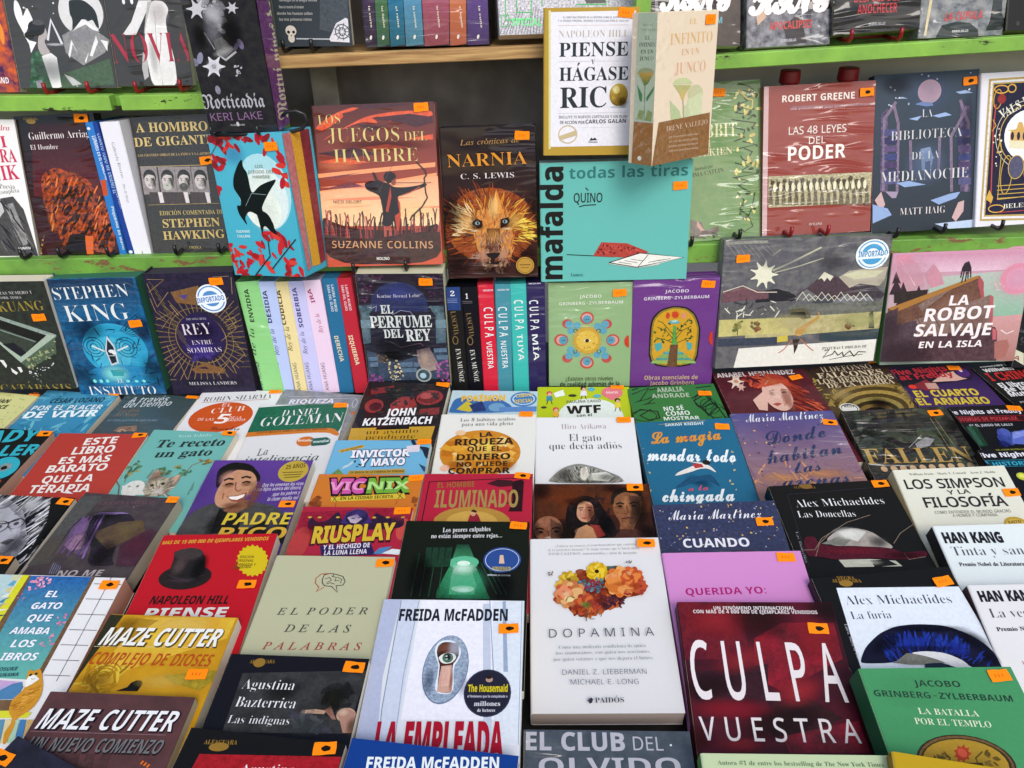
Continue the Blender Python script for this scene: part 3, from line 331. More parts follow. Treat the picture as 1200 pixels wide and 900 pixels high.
'T':[112,[47,0,0,128,-45,0,0,16,108,0,0,-16,-45,0,0,-128]],
'U':[147,[73,-2,-17,2,-13,4,-11,9,-10,17,-4,21,0,93,18,0,0,-93,3,-16,7,-12,11,-7,17,-2,17,2,11,8,7,12,2,15,0,93,18,0,0,-93,-2,-14,-4,-13,-8,-11,-11,-8,-14,-5]],
'V':[121,[51,0,-51,144,19,0,32,-92,9,-32,10,32,32,92,19,0,-51,-144]],
'Y':[114,[48,0,0,55,-48,89,20,0,37,-71,37,71,20,0,-48,-88,0,-56]],
'Z':[115,[8,0,0,14,75,114,-73,0,0,16,95,0,0,-14,-75,-114,77,0,0,-16]],
'a':[113,[43,-2,-13,2,-11,6,-7,10,-3,14,3,14,10,11,16,7,23,2,18,1,-1,18,-4,7,-8,4,-9,2,-16,-3,-14,-6,-6,14,17,6,10,2,10,1,17,-2,12,-7,7,-11,3,-16,0,-74,-13,0,-4,15,-8,-7,-7,-6,-9,-3],[47,12,13,2,10,6,7,9,2,14,0,10,-33,-3,-11,-4,-5,-7,-2,-9,1,-8,4,-5,6,-4]],
'c':[97,[60,-2,-13,1,-12,5,-10,7,-8,11,-4,14,-2,17,2,18,5,15,8,11,10,7,12,5,14,1,16,-2,12,-4,-5,-15,-12,4,-12,1,-17,-4,-11,-14,-4,-22,2,-18,6,-12,10,-8,13,-3,16,2,12,5,0,-16,-12,-5]],
'd':[124,[55,-2,-18,3,-14,11,-9,17,-3,25,3,24,9,18,14,10,19,4,11,-1,9,-4,14,-11,-1,59,18,0,0,-153,-15,0,-3,15,-6,-7,-7,-5,-9,-4],[58,13,15,2,9,7,6,12,1,20,-1,17,-5,14,-10,8,-15,2,-12,-3,-9,-8,-6,-13,-2,-18,2,-17,6,-13,9,-8]],
'e':[114,[63,-2,-14,2,-13,4,-11,8,-7,11,-5,14,-2,16,2,17,4,14,7,11,10,8,11,5,14,2,13,-2,11,-4,9,-7,6,-10,4,-12,1,-14,0,-10,-74,0,3,-17,7,-11,11,-8,14,-2,18,2,17,6,0,-16,-17,-5],[30,65,55,0,-2,12,-5,10,-8,6,-11,3,-12,-3,-8,-6,-6,-9]],
'g':[124,[58,-48,-21,1,-17,5,0,17,17,-7,22,-2,13,2,9,7,6,9,2,13,1,17,-9,-9,-12,-5,-13,-2,-19,4,-14,11,-9,17,-3,24,3,23,9,18,14,11,18,4,11,-1,9,-3,8,-5,7,-7,3,14,14,0,0,-110,-3,-20,-9,-15,-15,-8],[58,12,14,3,10,6,6,12,1,21,-1,19,-6,13,-10,7,-14,2,-12,-3,-9,-8,-6,-13,-2,-17,2,-18,6,-13,9,-8]],
'h':[125,[17,0,0,153,18,0,-1,-60,7,7,8,6,10,3,10,1,17,-3,12,-7,8,-12,2,-18,0,-70,-17,0,0,69,-3,15,-8,8,-14,3,-15,-2,-9,-8,-5,-12,-2,-17,0,-56]],
'i':[52,[26,126,-7,3,-3,3,0,5,0,5,3,4,7,2,7,-2,3,-4,0,-5,0,-5,-3,-3],[17,0,0,108,18,0,0,-108]],
'l':[52,[17,0,0,153,18,0,0,-153]],
'm':[188,[17,0,0,108,14,0,3,-15,7,8,8,5,8,3,10,1,15,-2,11,-6,7,-10,7,8,9,6,9,3,11,1,16,-2,11,-7,7,-13,2,-18,0,-70,-17,0,0,70,-3,14,-7,8,-12,3,-14,-2,-9,-7,-5,-11,-2,-15,0,-60,-17,0,0,70,-3,14,-7,8,-12,3,-14,-2,-9,-8,-5,-12,-1,-17,0,-56]],
'n':[125,[17,0,0,108,14,0,3,-15,7,8,9,5,9,3,10,1,17,-2,12,-7,8,-13,2,-18,0,-70,-17,0,0,69,-3,15,-8,8,-14,3,-15,-2,-9,-8,-5,-12,-2,-17,0,-56]],
'o':[122,[61,-2,-14,2,-12,5,-10,8,-7,11,-5,14,-2,16,3,24,11,18,15,10,21,4,14,-2,12,-5,10,-8,8,-10,4,-14,2,-17,-3,-24,-11,-17,-16,-11],[61,13,14,2,10,9,6,13,2,17,-2,17,-6,13,-10,8,-14,3,-14,-3,-10,-8,-6,-13,-2,-17,2,-17,6,-13,10,-9]],
'q':[124,[89,-48,1,63,-14,-12,-9,-4,-12,-1,-18,3,-14,11,-9,17,-3,25,3,24,9,18,15,10,18,4,11,-1,9,-4,14,-12,3,15,14,0,0,-156],[58,13,15,2,9,7,5,11,2,21,-1,18,-6,13,-9,8,-15,2,-13,-3,-9,-8,-5,-13,-2,-18,2,-17,6,-13,9,-8]],
'r':[83,[17,0,0,108,15,0,2,-20,6,9,8,7,9,4,10,2,13,-1,-2,-17,-12,2,-8,-1,-7,-4,-7,-5,-5,-7,-3,-9,-1,-10,0,-58]],
's':[97,[44,-2,-19,2,-15,5,0,16,25,-8,21,0,8,4,5,5,1,6,-2,7,-8,7,-34,15,-7,5,-5,5,-3,6,-1,8,3,13,8,9,13,5,17,2,18,-2,16,-5,-6,-14,-14,4,-15,3,-10,-1,-7,-3,-4,-4,-2,-6,3,-7,9,-6,34,-15,6,-4,5,-6,2,-6,1,-8,-2,-14,-9,-10,-14,-6]],
't':[73,[50,-2,-15,3,-7,4,-5,6,-3,9,-1,11,0,63,-16,0,0,9,16,7,7,23,10,0,0,-25,31,0,0,-14,-31,0,0,-62,1,-9,4,-6,5,-3,7,-2,15,3,0,-14]],
'u':[125,[55,-2,-17,2,-12,7,-8,13,-2,17,0,71,18,0,0,-70,3,-14,8,-8,13,-3,15,2,10,8,5,12,2,17,0,56,17,0,0,-108,-14,0,-4,14,-6,-7,-8,-5,-10,-3]],
'v':[102,[41,0,-41,108,19,0,26,-74,6,-18,32,92,19,0,-41,-108]],
'x':[107,[4,0,39,55,-38,53,21,0,27,-41,28,41,20,0,-37,-53,39,-55,-20,0,-30,43,-29,-43]],
'z':[95,[8,0,0,12,58,82,-55,0,0,14,74,0,0,-13,-57,-81,59,0,0,-14]]},
'C': {
'D':[151,[46,-1,-20,3,-4,4,-1,9,16,7,32,-6,36,62,28,31,-15,9,-20,3,-29,-8,-12,-10,-11,-14,-9,-27,3,-11,11,-4,12,3,13,9,14,24,2,18,5,0,1,-4,-2,-14,-12,-25,-22,-15,-12,-1,-15,3,-15,17,1,17,10,19,19,15,28,11,18,2,24,-3,19,-11,15,5,-11,-9,10,-17,2,-32,-7,-23,-13,-20,-22,-14,-14,-3,-25,6],[101,6,24,9,17,24,7,31,-3,20,-7,13,-23,-62,-13,-18,-17,-13],[44,4,19,6,-13,5,-20,0,-3,-4,3,-4]],
'G':[137,[80,-2,-29,7,-8,7,-1,17,10,9,18,-2,3,-7,-3,-8,-14,-9,5,-6,13,-2,10,2,10,8,20,30,-18,-5,-14,3,-11,9,-26,3,-7,5,-9,14,0,18,12,19,11,7,11,5,14,1,-24,-20,-12,-27,7,-15,20,-6,-3,25,15,23,32,20,25,2,10,-8,-3,-20,-12,-17,-18,-15,-31,-13,4,-6,10,-1,13,2,36,18,-15,-39,-19,-21],[82,57,25,10,19,15,16,22,-2,14,-11,2,-19,-14,-22,-32]],
'I':[127,[45,-1,-25,6,-8,8,0,16,10,10,18,-1,2,-13,-17,-10,5,-8,12,-3,21,8,10,11,7,14,-20,10,-7,19,2,10,14,19,42,23,25,6,30,1,0,-3,-13,-3,-7,-7,-21,-41,-11,-26,13,7,11,27,4,-4,-8,-24,-23,-13,-7,-11,-20,-18,-26,-9],[83,43,26,47,32,29,-36,-13,-25,-23,-10,-25,3,-11]],
'K':[153,[123,-1,-6,1,-9,8,1,15,12,30,-1,4,-12,3,19,5,22,32,16,16,19,10,11,1,-18,-12,-30,-42,-19,-10,8,-8,2,-11,-4,-31,39,39,8,5,8,0,-54,-52],[30,-3,-15,1,-19,12,-3,9,6,14,14,5,10,-3,3,-12,-16,-7,0,-7,9,-6,18,1,18,18,38,61,-24,-11,-9,3,-4,7,11,18,-37,-26,-3,1,3,5,18,16,22,9,10,-2,3,-6,-8,-18,24,12,24,22,12,6,-13,-16,-24,-59,-15,-23,-22,-17]],
'L':[128,[37,-1,-18,4,-4,4,0,10,10,7,9,1,28,-8,17,31,-14,3,-12,7,-7,10,-3,12,9,22,23,17,16,5,29,0,0,-3,-18,-2,-21,-8,-19,-21,-2,-24,12,-11,9,-2,21,38,24,26,23,9,14,-5,5,-12,-9,-23,-26,-22,-22,-11,-15,-25,-19,-18,14,-4,12,4,50,42,11,2,-58,-50,-15,-4,-21,6],[113,60,31,23,9,14,2,21,-5,3,-9,-4,-9,-11],[35,4,14,2,10,6,-26,8,-10,-3,-2,-8]],
'M':[163,[12,-1,-8,1,-11,10,0,13,9,13,10,2,9,-2,2,-12,-17,-9,-2,-5,6,-6,11,2,18,18,39,60,26,30,16,12,5,-3,-2,-9,-36,-91,43,69,31,31,10,2,-43,-117,12,4,46,39,12,3,-53,-47,-12,-6,-16,-1,-8,10,-1,8,8,29,37,62,-36,-46,-38,-63,-9,0,-4,5,-2,24,17,41,21,34,-68,-95,-10,-8]],
'N':[133,[95,-3,-5,56,7,48,-43,-78,-13,-14,-14,-8,-26,-1,-7,4,-6,15,6,14,13,5,11,-3,4,-7,-4,-7,-16,-6,2,-9,21,1,13,9,14,16,44,79,18,15,4,-2,-4,-39,2,-47,27,59,14,8,8,-6,-17,-11,-16,-27,-14,-36,2,-16]],
'a':[107,[63,-1,-9,3,-4,10,-12,-10,-13,-3,-15,5,-5,13,4,16,21,20,17,8,19,-1,4,-7,4,8,23,1,-25,-51,7,0,14,12,4,-4,-19,-15],[29,4,7,2,16,15,12,22,0,11,-5,2,-8,-3,-17,-22,-9,-23]],
'b':[97,[90,24,-12,-7,-14,-2,-18,-12,-19,-4,-6,1,-9,7,2,18,10,19,-11,-10,-3,4,21,21,35,57,26,2,-62,-107,5,-6,23,12,-4,16,4,14,8,11,9,5,7,-3,2,-18,-15,-23,18,9],[64,21,12,21,-5,7,-9,-10]],
'c':[78,[29,-1,-10,1,-11,11,-2,9,5,15,12,14,16,9,16,4,14,-3,5,-10,-3,-7,-8,-4,-5,3,-2,5,7,8,-10,-2,-16,-21,-8,-21,5,-5,15,6,14,12,4,-4,-19,-15]],
'd':[122,[26,-1,-15,5,-5,6,0,16,9,15,16,13,17,7,19,-1,6,-6,33,62,25,2,-59,-109,2,-3,8,4,14,13,4,-4,-24,-19,-19,2,-5,11,-12,-11],[31,4,9,4,21,25,5,10,0,12,-12,-2,-17,-20,-12,-24]],
'e':[83,[30,-1,-10,1,-15,12,-2,8,5,14,13,14,17,10,17,4,12,-4,5,-9,-6,-12,-15,-10,-22,-6,-3,-12,6,-4,8,1,28,17,4,-4,-21,-15],[31,26,13,4,10,9,3,15,-9,-2]],
'g':[106,[94,19,-31,-19,-30,-44,-15,-12,-24,-2,-11,8,-2,6,7,15,19,14,31,14,5,8,-19,-8,-8,1,-11,10,-1,8,4,15,21,21,26,8,10,-2,4,-6,4,7,25,2,-30,-55,22,15],[27,4,10,4,11,11,15,26,0,10,-11,-3,-19,-23,-10,-22],[1,-54,14,11,20,34,-17,-7,-21,-19,-3,-10,2,-7]],
'h':[114,[103,19,-22,-18,-9,-2,-10,4,-4,13,2,9,21,30,-25,-17,-26,-38,-26,-1,26,49,-13,-14,-4,4,23,26,30,51,25,3,-42,-79,19,17,21,5,8,-9,0,-13,-21,-31,9,2,14,13]],
'i':[69,[55,73,-7,2,-3,7,4,8,9,3,7,-3,3,-6,-4,-8],[58,19,-19,-17,-22,-2,-7,12,15,32,-10,-10,-4,4,21,22,28,2,-28,-54,8,2,14,13]],
'l':[84,[61,19,-24,-19,-15,0,-9,7,-1,6,12,29,-9,-8,-5,3,26,29,30,49,24,3,-57,-108,2,-4,8,4,14,13]],
'm':[161,[0,-2,31,48,-16,-12,-4,4,26,22,7,2,6,-4,1,-19,19,17,14,6,10,-8,0,-15,19,17,15,6,10,-4,4,-5,-1,-15,-17,-30,8,2,14,13,4,-4,-24,-19,-7,-1,-10,4,-4,13,1,8,20,31,-18,-13,-32,-42,-30,-2,28,42,4,14,-18,-14,-30,-40]],
'n':[116,[0,-2,31,48,-16,-12,-4,4,26,22,7,2,6,-4,1,-19,19,17,15,6,11,-4,4,-13,-3,-9,-19,-28,8,2,15,13,4,-4,-18,-16,-19,-3,-7,9,-1,7,1,9,22,30,-19,-13,-34,-42]],
'o':[90,[27,-1,-9,1,-11,11,-1,16,9,14,15,13,18,7,17,0,7,-4,4,-5,0,-15,-13,-20,14,8,4,-4,-14,-10],[32,5,10,5,0,6,11,6,9,15,2,17,-7,0,-14,-14,-12,-22,-2,-8]],
'r':[83,[71,19,-19,-17,-20,-2,-11,8,-1,6,12,24,12,11,-14,0,-15,-15,-4,4,13,12,4,15,6,1,3,-8,24,-6,3,-7,-20,-38,9,3,14,13]],
's':[71,[62,21,-30,-21,-20,-1,-6,4,-5,10,6,8,7,1,5,-8,-2,-5,-7,-2,6,-3,6,3,9,21,1,23,-17,-17,-4,4,31,30,4,-3,-4,-8,11,-28,-5,-12,10,8]],
't':[89,[11,38,22,23,31,52,26,1,-15,-26,14,0,-2,-6,-16,0,-40,-74,2,-2,9,4,15,13,4,-4,-26,-19,-15,0,-9,13,14,31,-11,-10]],
'u':[119,[108,19,-25,-19,-20,3,-4,4,0,12,-16,-15,-23,-4,-8,7,-1,6,13,30,-10,-9,-3,4,22,22,29,2,-25,-46,-2,-5,3,-3,18,15,24,37,29,2,-29,-53,3,-3,7,4,14,13]],
'z':[88,[2,-61,-7,1,-7,7,2,16,10,12,44,27,1,5,-2,6,-9,-6,-18,0,-1,7,10,4,16,0,9,12,-18,2,-2,16,-13,-14,-5,4,15,15,16,9,7,-3,3,-7,-9,-16,10,0,15,23,11,2,0,-9,-33,-35,11,-8,15,14,4,-4,-16,-15,1,-8,-5,-17,-21,-25,-23,-12],[0,-55,17,13,25,38,-21,-12,-25,-22,-3,-10]]},
'Q': {
'A':[139,[-25,0,0,4,13,3,12,10,107,125,4,0,-5,-125,4,-10,13,-3,0,-4,-57,0,1,4,15,4,2,6,2,33,-46,0,-5,-2,-26,-34,4,-6,11,-1,-1,-4],[43,55,44,0,2,55]],
'B':[132,[-10,0,1,4,9,1,10,8,28,102,1,15,-3,3,-12,2,1,4,52,0,26,-3,15,-10,5,-17,-4,-14,-11,-12,-19,-8,13,-7,8,-10,3,-14,-2,-13,-6,-11,-9,-8,-12,-7,-15,-4],[58,78,19,2,14,6,8,11,3,14,-3,12,-8,7,-15,3,-13,-4,-14,-48,2,-3],[46,6,19,3,14,8,8,12,3,17,-2,11,-6,8,-10,5,-26,-1,-15,-56,4,-5]],
'C':[141,[65,-3,-16,2,-14,5,-12,8,-8,11,-6,14,-1,17,6,29,17,26,23,21,21,9,21,3,33,-6,7,5,4,0,-8,-41,-4,0,-2,19,-6,9,-9,6,-13,2,-24,-7,-22,-18,-8,-13,-11,-29,-2,-17,3,-19,8,-15,13,-9,16,-3,17,2,16,9,16,14,4,-4,-13,-13,-14,-10,-15,-5]],
'D':[152,[-11,0,2,4,9,1,9,8,29,102,1,15,-3,3,-12,2,1,4,73,-1,15,-6,13,-8,10,-11,6,-15,2,-16,-2,-16,-5,-15,-19,-27,-14,-10,-16,-7,-18,-5],[51,7,16,1,14,5,12,8,10,10,13,26,4,29,-3,20,-8,15,-14,9,-19,3,-10,-1,-4,-5,-31,-112,5,-7]],
'E':[136,[-10,0,1,4,14,4,4,5,29,102,1,15,-3,3,-12,2,1,4,107,0,-6,-30,-3,0,-3,15,-8,7,-36,2,-10,-1,-4,-4,-14,-50,30,1,9,4,9,15,4,0,-14,-50,-4,0,1,8,-4,13,-33,2,-14,-52,0,-8,3,-3,25,-1,24,3,18,10,14,18,4,0,-15,-38]],
'L':[135,[-7,0,1,4,9,1,9,8,28,102,2,15,-3,3,-12,2,1,4,56,0,-2,-3,-13,-4,-4,-5,-30,-112,3,-6,11,-2,40,3,17,10,14,19,4,0,-14,-39]],
'N':[150,[101,-3,-55,115,-26,-99,4,-7,12,-2,-1,-4,-45,0,1,4,14,4,4,5,30,107,-3,11,-12,4,1,4,30,0,51,-107,24,95,-3,6,-13,2,1,4,46,0,-1,-4,-11,-1,-6,-5,-38,-132]],
'O':[155,[60,-3,-15,2,-13,4,-11,8,-8,10,-5,13,-2,15,2,13,9,27,18,24,10,10,25,14,26,5,15,-1,13,-5,10,-8,8,-10,5,-13,0,-26,-7,-22,-20,-32,-18,-15,-20,-10],[60,3,10,1,20,11,16,19,12,25,7,27,-1,29,-6,12,-9,7,-13,2,-21,-6,-20,-18,-16,-26,-7,-23,-3,-22,2,-16,6,-12,10,-8]],
'P':[121,[-10,0,1,4,14,3,4,6,29,102,1,15,-3,3,-12,2,1,4,55,0,24,-3,14,-10,4,-18,-1,-11,-5,-10,-9,-9,-25,-10,-34,-1,-4,-3,-13,-50,5,-8,14,-2,-2,-4],[58,73,18,2,13,7,8,12,3,15,-2,11,-5,8,-8,4,-12,1,-8,-2,-3,-3,-14,-52,1,-3]],
'R':[135,[-10,0,1,4,9,1,10,8,28,102,1,15,-3,3,-12,2,1,4,59,0,19,-2,13,-6,8,-9,3,-13,-5,-17,-13,-13,-22,-8,18,-45,9,-17,13,-5,-2,-4,-31,0,-28,69,-20,0,-14,-55,3,-8,14,-2,-2,-4],[61,75,18,2,14,7,8,11,3,14,-3,13,-10,8,-16,3,-8,-1,-4,-4,-16,-52]],
'S':[111,[46,-3,-34,7,-4,-2,-4,-4,-3,0,7,46,3,0,3,-18,7,-12,10,-8,13,-3,14,4,9,10,3,7,-2,18,-37,47,-5,17,2,10,9,16,18,9,21,1,18,-5,11,5,-6,-41,-3,0,-2,15,-5,11,-9,7,-10,2,-10,-2,-7,-4,-5,-8,-2,-9,4,-13,29,-33,8,-13,3,-16,-1,-11,-11,-18,-20,-10]],
'a':[103,[15,-2,-12,5,-5,16,2,17,6,17,9,15,12,14,14,10,14,3,10,-3,5,-8,2,9,16,0,-22,-80,4,-3,15,14,2,-2,-15,-18,-13,-6,-7,2,-2,7,7,28,-21,-28,-10,-7],[25,10,10,4,11,12,10,16,7,18,3,17,-3,10,-8,3,-9,-3,-9,-7,-8,-12,-11,-32,-2,-14,2,-9]],
'b':[102,[25,-2,-19,4,-7,9,29,116,-2,8,-11,2,1,3,31,6,2,-2,-18,-69,10,11,11,7,12,2,11,-2,9,-6,6,-10,0,-24,-10,-23,-19,-20,-24,-11],[28,3,12,2,10,7,17,24,7,27,-1,9,-10,12,-7,1,-10,-2,-8,-7,-8,-11,-15,-54,3,-6]],
'c':[89,[30,-2,-13,2,-9,7,-6,11,-2,15,4,19,10,19,17,15,14,7,23,1,11,-8,1,-6,-3,-8,-7,-3,-7,2,-2,6,5,10,-2,2,-15,-1,-10,-7,-15,-22,-6,-27,5,-18,6,-5,8,-2,15,4,16,14,4,-4,-14,-13,-14,-8]],
'd':[106,[18,-2,-8,1,-7,5,-4,8,-1,20,9,22,14,21,16,14,21,6,9,-2,6,-5,10,43,-3,4,-10,1,1,4,31,6,1,-4,-33,-129,5,-4,7,4,10,11,3,-2,-16,-19,-7,-4,-7,-1,-8,2,-2,8,5,26,-20,-28,-10,-6],[27,8,11,5,12,13,10,17,7,18,3,17,-1,5,-5,6,-14,-1,-10,-8,-17,-27,-8,-30,4,-11]],
'e':[86,[27,-2,-12,2,-9,6,-5,10,-2,14,4,20,11,19,16,16,14,7,23,2,9,-8,1,-6,-3,-12,-12,-11,-18,-9,-26,-5,-1,-14,2,-12,6,-7,11,-2,14,4,16,12,3,-3,-20,-17],[19,47,18,5,13,8,9,10,2,11,-2,6,-5,2,-13,-5,-12,-15]],
'g':[86,[19,-46,-14,2,-11,5,-7,7,-3,10,3,10,9,10,15,9,-7,5,-2,5,16,19,-11,10,-4,12,6,19,15,13,10,4,12,2,28,-7,13,0,0,-9,-14,0,0,-19,-11,-16,-18,-10,-19,0,-5,-5,-2,-4,4,-5,36,-15,7,-8,2,-10,-2,-9,-11,-16,-21,-8],[33,39,12,5,9,13,2,25,-7,8,-11,-1,-5,-3,-10,-14,-3,-17,1,-9,5,-6],[23,-40,16,3,10,7,4,12,-4,9,-10,6,-23,8,-14,-11,-5,-13,3,-12,8,-6]],
'i':[53,[37,118,-7,3,-4,7,4,8,7,3,7,-3,3,-8,-3,-7],[10,-2,-8,2,-2,9,18,70,-3,6,-10,1,1,4,31,5,2,-4,-22,-75,1,-5,4,-1,7,4,10,11,3,-3,-11,-13,-11,-9]],
'l':[52,[9,-2,-9,6,1,12,29,114,-2,6,-10,2,0,3,33,5,-34,-131,3,-5,7,4,10,11,3,-3,-17,-18]],
'n':[109,[67,-3,-8,3,-2,8,16,68,-2,5,-4,1,-8,-3,-22,-22,-17,-32,-7,-25,-17,0,23,79,-3,5,-11,1,1,4,34,5,-12,-41,28,31,13,8,10,2,9,-2,3,-9,-1,-8,-16,-60,4,-5,7,4,8,13,4,-2,-10,-15,-10,-10]],
'o':[105,[32,-2,-14,2,-10,7,-7,10,-2,14,5,22,14,21,20,15,22,6,14,-2,11,-7,7,-11,2,-13,-4,-21,-12,-19,-17,-15,-14,-7],[34,3,16,7,7,7,12,19,7,32,-2,12,-5,7,-10,3,-10,-3,-9,-7,-9,-11,-8,-14,-5,-15,0,-24,3,-7]],
'p':[102,[-29,-45,1,4,13,3,4,5,27,104,1,11,-12,4,1,3,31,6,2,-2,-5,-18,11,11,11,7,12,2,10,-2,8,-5,5,-9,0,-23,-4,-13,-14,-22,-20,-17,-11,-5,-12,-1,-15,4,-8,-36,4,-6,12,-1,-1,-4],[30,3,17,6,7,7,12,19,7,22,1,11,-1,8,-7,9,-6,1,-10,-3,-9,-7,-8,-12,-14,-52,3,-7]],
'r':[67,[-4,0,21,78,-3,6,-10,1,0,4,33,5,-10,-40,26,36,9,5,7,-3,2,-7,-3,-9,-8,-4,-6,2,-3,6,-16,-20,-13,-27,-10,-33]],
's':[75,[23,-2,-21,4,-9,-3,5,33,3,0,2,-13,4,-9,6,-5,15,-1,9,9,-1,15,-22,34,-2,9,2,10,5,7,8,5,10,2,21,-4,8,3,-4,-30,-3,0,-4,14,-6,9,-15,2,-6,-6,1,-12,18,-25,7,-19,-1,-8,-8,-13,-13,-7]],
't':[56,[10,-2,-7,2,-2,13,19,72,-14,0,1,4,12,5,11,9,11,15,4,0,-7,-27,17,0,-2,-6,-17,0,-18,-72,4,-4,15,15,3,-4,-15,-17]],
'u':[109,[14,-2,-10,3,-3,10,16,69,-3,5,-10,1,1,4,31,5,2,-2,-19,-71,0,-11,5,-1,13,6,16,18,15,27,10,32,16,0,-20,-79,4,-4,7,4,9,11,3,-3,-10,-13,-10,-9,-10,-2,-8,2,-2,8,9,38,-28,-36,-12,-9]],
'y':[81,[-13,-46,-9,5,1,9,6,3,12,-4,6,3,21,28,-15,75,-6,10,-10,3,0,4,26,5,3,-4,15,-74,27,47,0,11,-7,5,-1,10,8,5,4,-1,6,-7,1,-5,-3,-15,-19,-36,-41,-59,-14,-13]]},
'P': {
'!':[59,[20,48,-1,105,21,0,-2,-105],[29,-1,-5,1,-4,3,-3,4,-1,5,1,6,3,4,4,3,5,1,6,-1,4,-3,3,-4,1,-6,-1,-5,-3,-4,-4,-3]],
'#':[132,[73,0,25,153,15,0,-25,-153],[3,42,3,15,114,0,-3,-15],[19,0,25,153,15,0,-25,-153],[12,95,3,16,114,0,-3,-16]],
',':[56,[11,-36,9,57,21,0,-16,-57]],
'-':[136,[101,73,0,-17,-67,0,0,17]],
'.':[56,[29,-1,-6,1,-4,3,-3,4,-1,5,1,6,3,4,4,3,6,1,5,-1,4,-3,3,-4,1,-6,-1,-5,-3,-4,-4,-3]],
':':[56,[29,-1,-6,1,-4,3,-3,4,-1,5,1,6,3,4,4,3,6,1,5,-1,4,-3,3,-4,1,-6,-1,-5,-3,-4,-4,-3],[29,81,-6,1,-4,3,-3,5,-1,5,1,5,3,5,4,3,6,1,5,-1,4,-3,3,-5,1,-5,-1,-5,-3,-5,-4,-3]],
'?':[108,[40,45,0,15,2,9,4,7,4,5,19,13,5,6,3,7,1,8,0,7,-7,10,-11,6,-7,0,-12,-2,-5,-4,-4,-4,-3,-7,-1,-8,-20,0,2,13,5,10,7,8,9,6,10,3,12,2,13,-2,10,-3,9,-7,7,-8,4,-9,1,-11,-1,-12,-4,-10,-7,-8,-19,-14,-6,-9,-2,-17],[49,-1,-5,1,-5,3,-3,4,-1,5,1,6,3,4,5,3,5,1,5,-1,5,-3,3,-4,1,-6,-1,-5,-3,-4,-5,-3]],
'¡':[59,[19,-38,1,105,19,0,1,-105],[29,89,-5,1,-4,3,-3,4,-1,6,1,5,3,4,4,3,5,1,6,-1,4,-3,3,-4,1,-5,-1,-6,-3,-4,-4,-3]],
'¿':[108,[68,68,-1,-14,-2,-9,-3,-7,-5,-5,-18,-14,-5,-5,-4,-7,-1,-8,1,-7,6,-10,12,-6,6,-1,12,3,6,3,4,5,3,6,1,8,19,0,-2,-12,-4,-10,-7,-8,-9,-6,-11,-4,-12,-1,-12,1,-11,4,-9,6,-6,9,-4,9,-2,11,2,12,4,9,6,9,20,14,3,4,3,5,1,16],[58,115,6,-1,4,-3,3,-4,1,-5,-1,-6,-3,-4,-4,-3,-6,-1,-5,1,-4,3,-3,4,-1,6,1,5,3,4,4,3]]},
}
def pair(a, k=2):
    """points from a first x, y and then steps"""
    x = y = 0; out = []
    for i in range(0, len(a), 2): x += a[i]; y += a[i+1]; out.append((x/k, y/k))
    return out
_gc = {}
def solid(loops):
    """triangles of the area the outlines enclose, holes left open"""
    v = []; e = []
    for l in loops:
        o = len(v); v += [Vector(p) for p in l]; e += [(o+i, o+(i+1) % len(l)) for i in range(len(l))]
    if not v: return [], []
    pv, pe, pf, *_ = delaunay_2d_cdt(v, e, [], 0, 1e-6)
    P = [(p.x, p.y) for p in pv]; keep = []
    for f in pf:
        cx, cy = sum(P[i][0] for i in f)/len(f), sum(P[i][1] for i in f)/len(f)
        wn = 0
        for l in loops:
            for i in range(len(l)):
                (x1, y1), (x2, y2) = l[i-1], l[i]
                if (y1 <= cy) != (y2 <= cy) and cx < x1+(x2-x1)*(cy-y1)/(y2-y1): wn += 1 if y2 > y1 else -1
        if wn: keep.append(tuple(f))
    return P, keep
ACC = {'Á': ('A', 1), 'É': ('E', 1), 'Í': ('I', 1), 'Ó': ('O', 1), 'Ú': ('U', 1), 'Ñ': ('N', 2), 'á': ('a', 1), 'é': ('e', 1), 'í': ('i', 1), 'ó': ('o', 1), 'ú': ('u', 1), 'ñ': ('n', 2)}
def raw(font, ch):
    s = GLYPHS[font].get(ch) or GLYPHS['P'].get(ch)
    if s is None: return .3, []
    return s[0] / 300, [pair(q, 300) for q in s[1:]]
def area(l): return .5 * sum(l[i-1][0]*l[i][1] - l[i][0]*l[i-1][1] for i in range(len(l)))
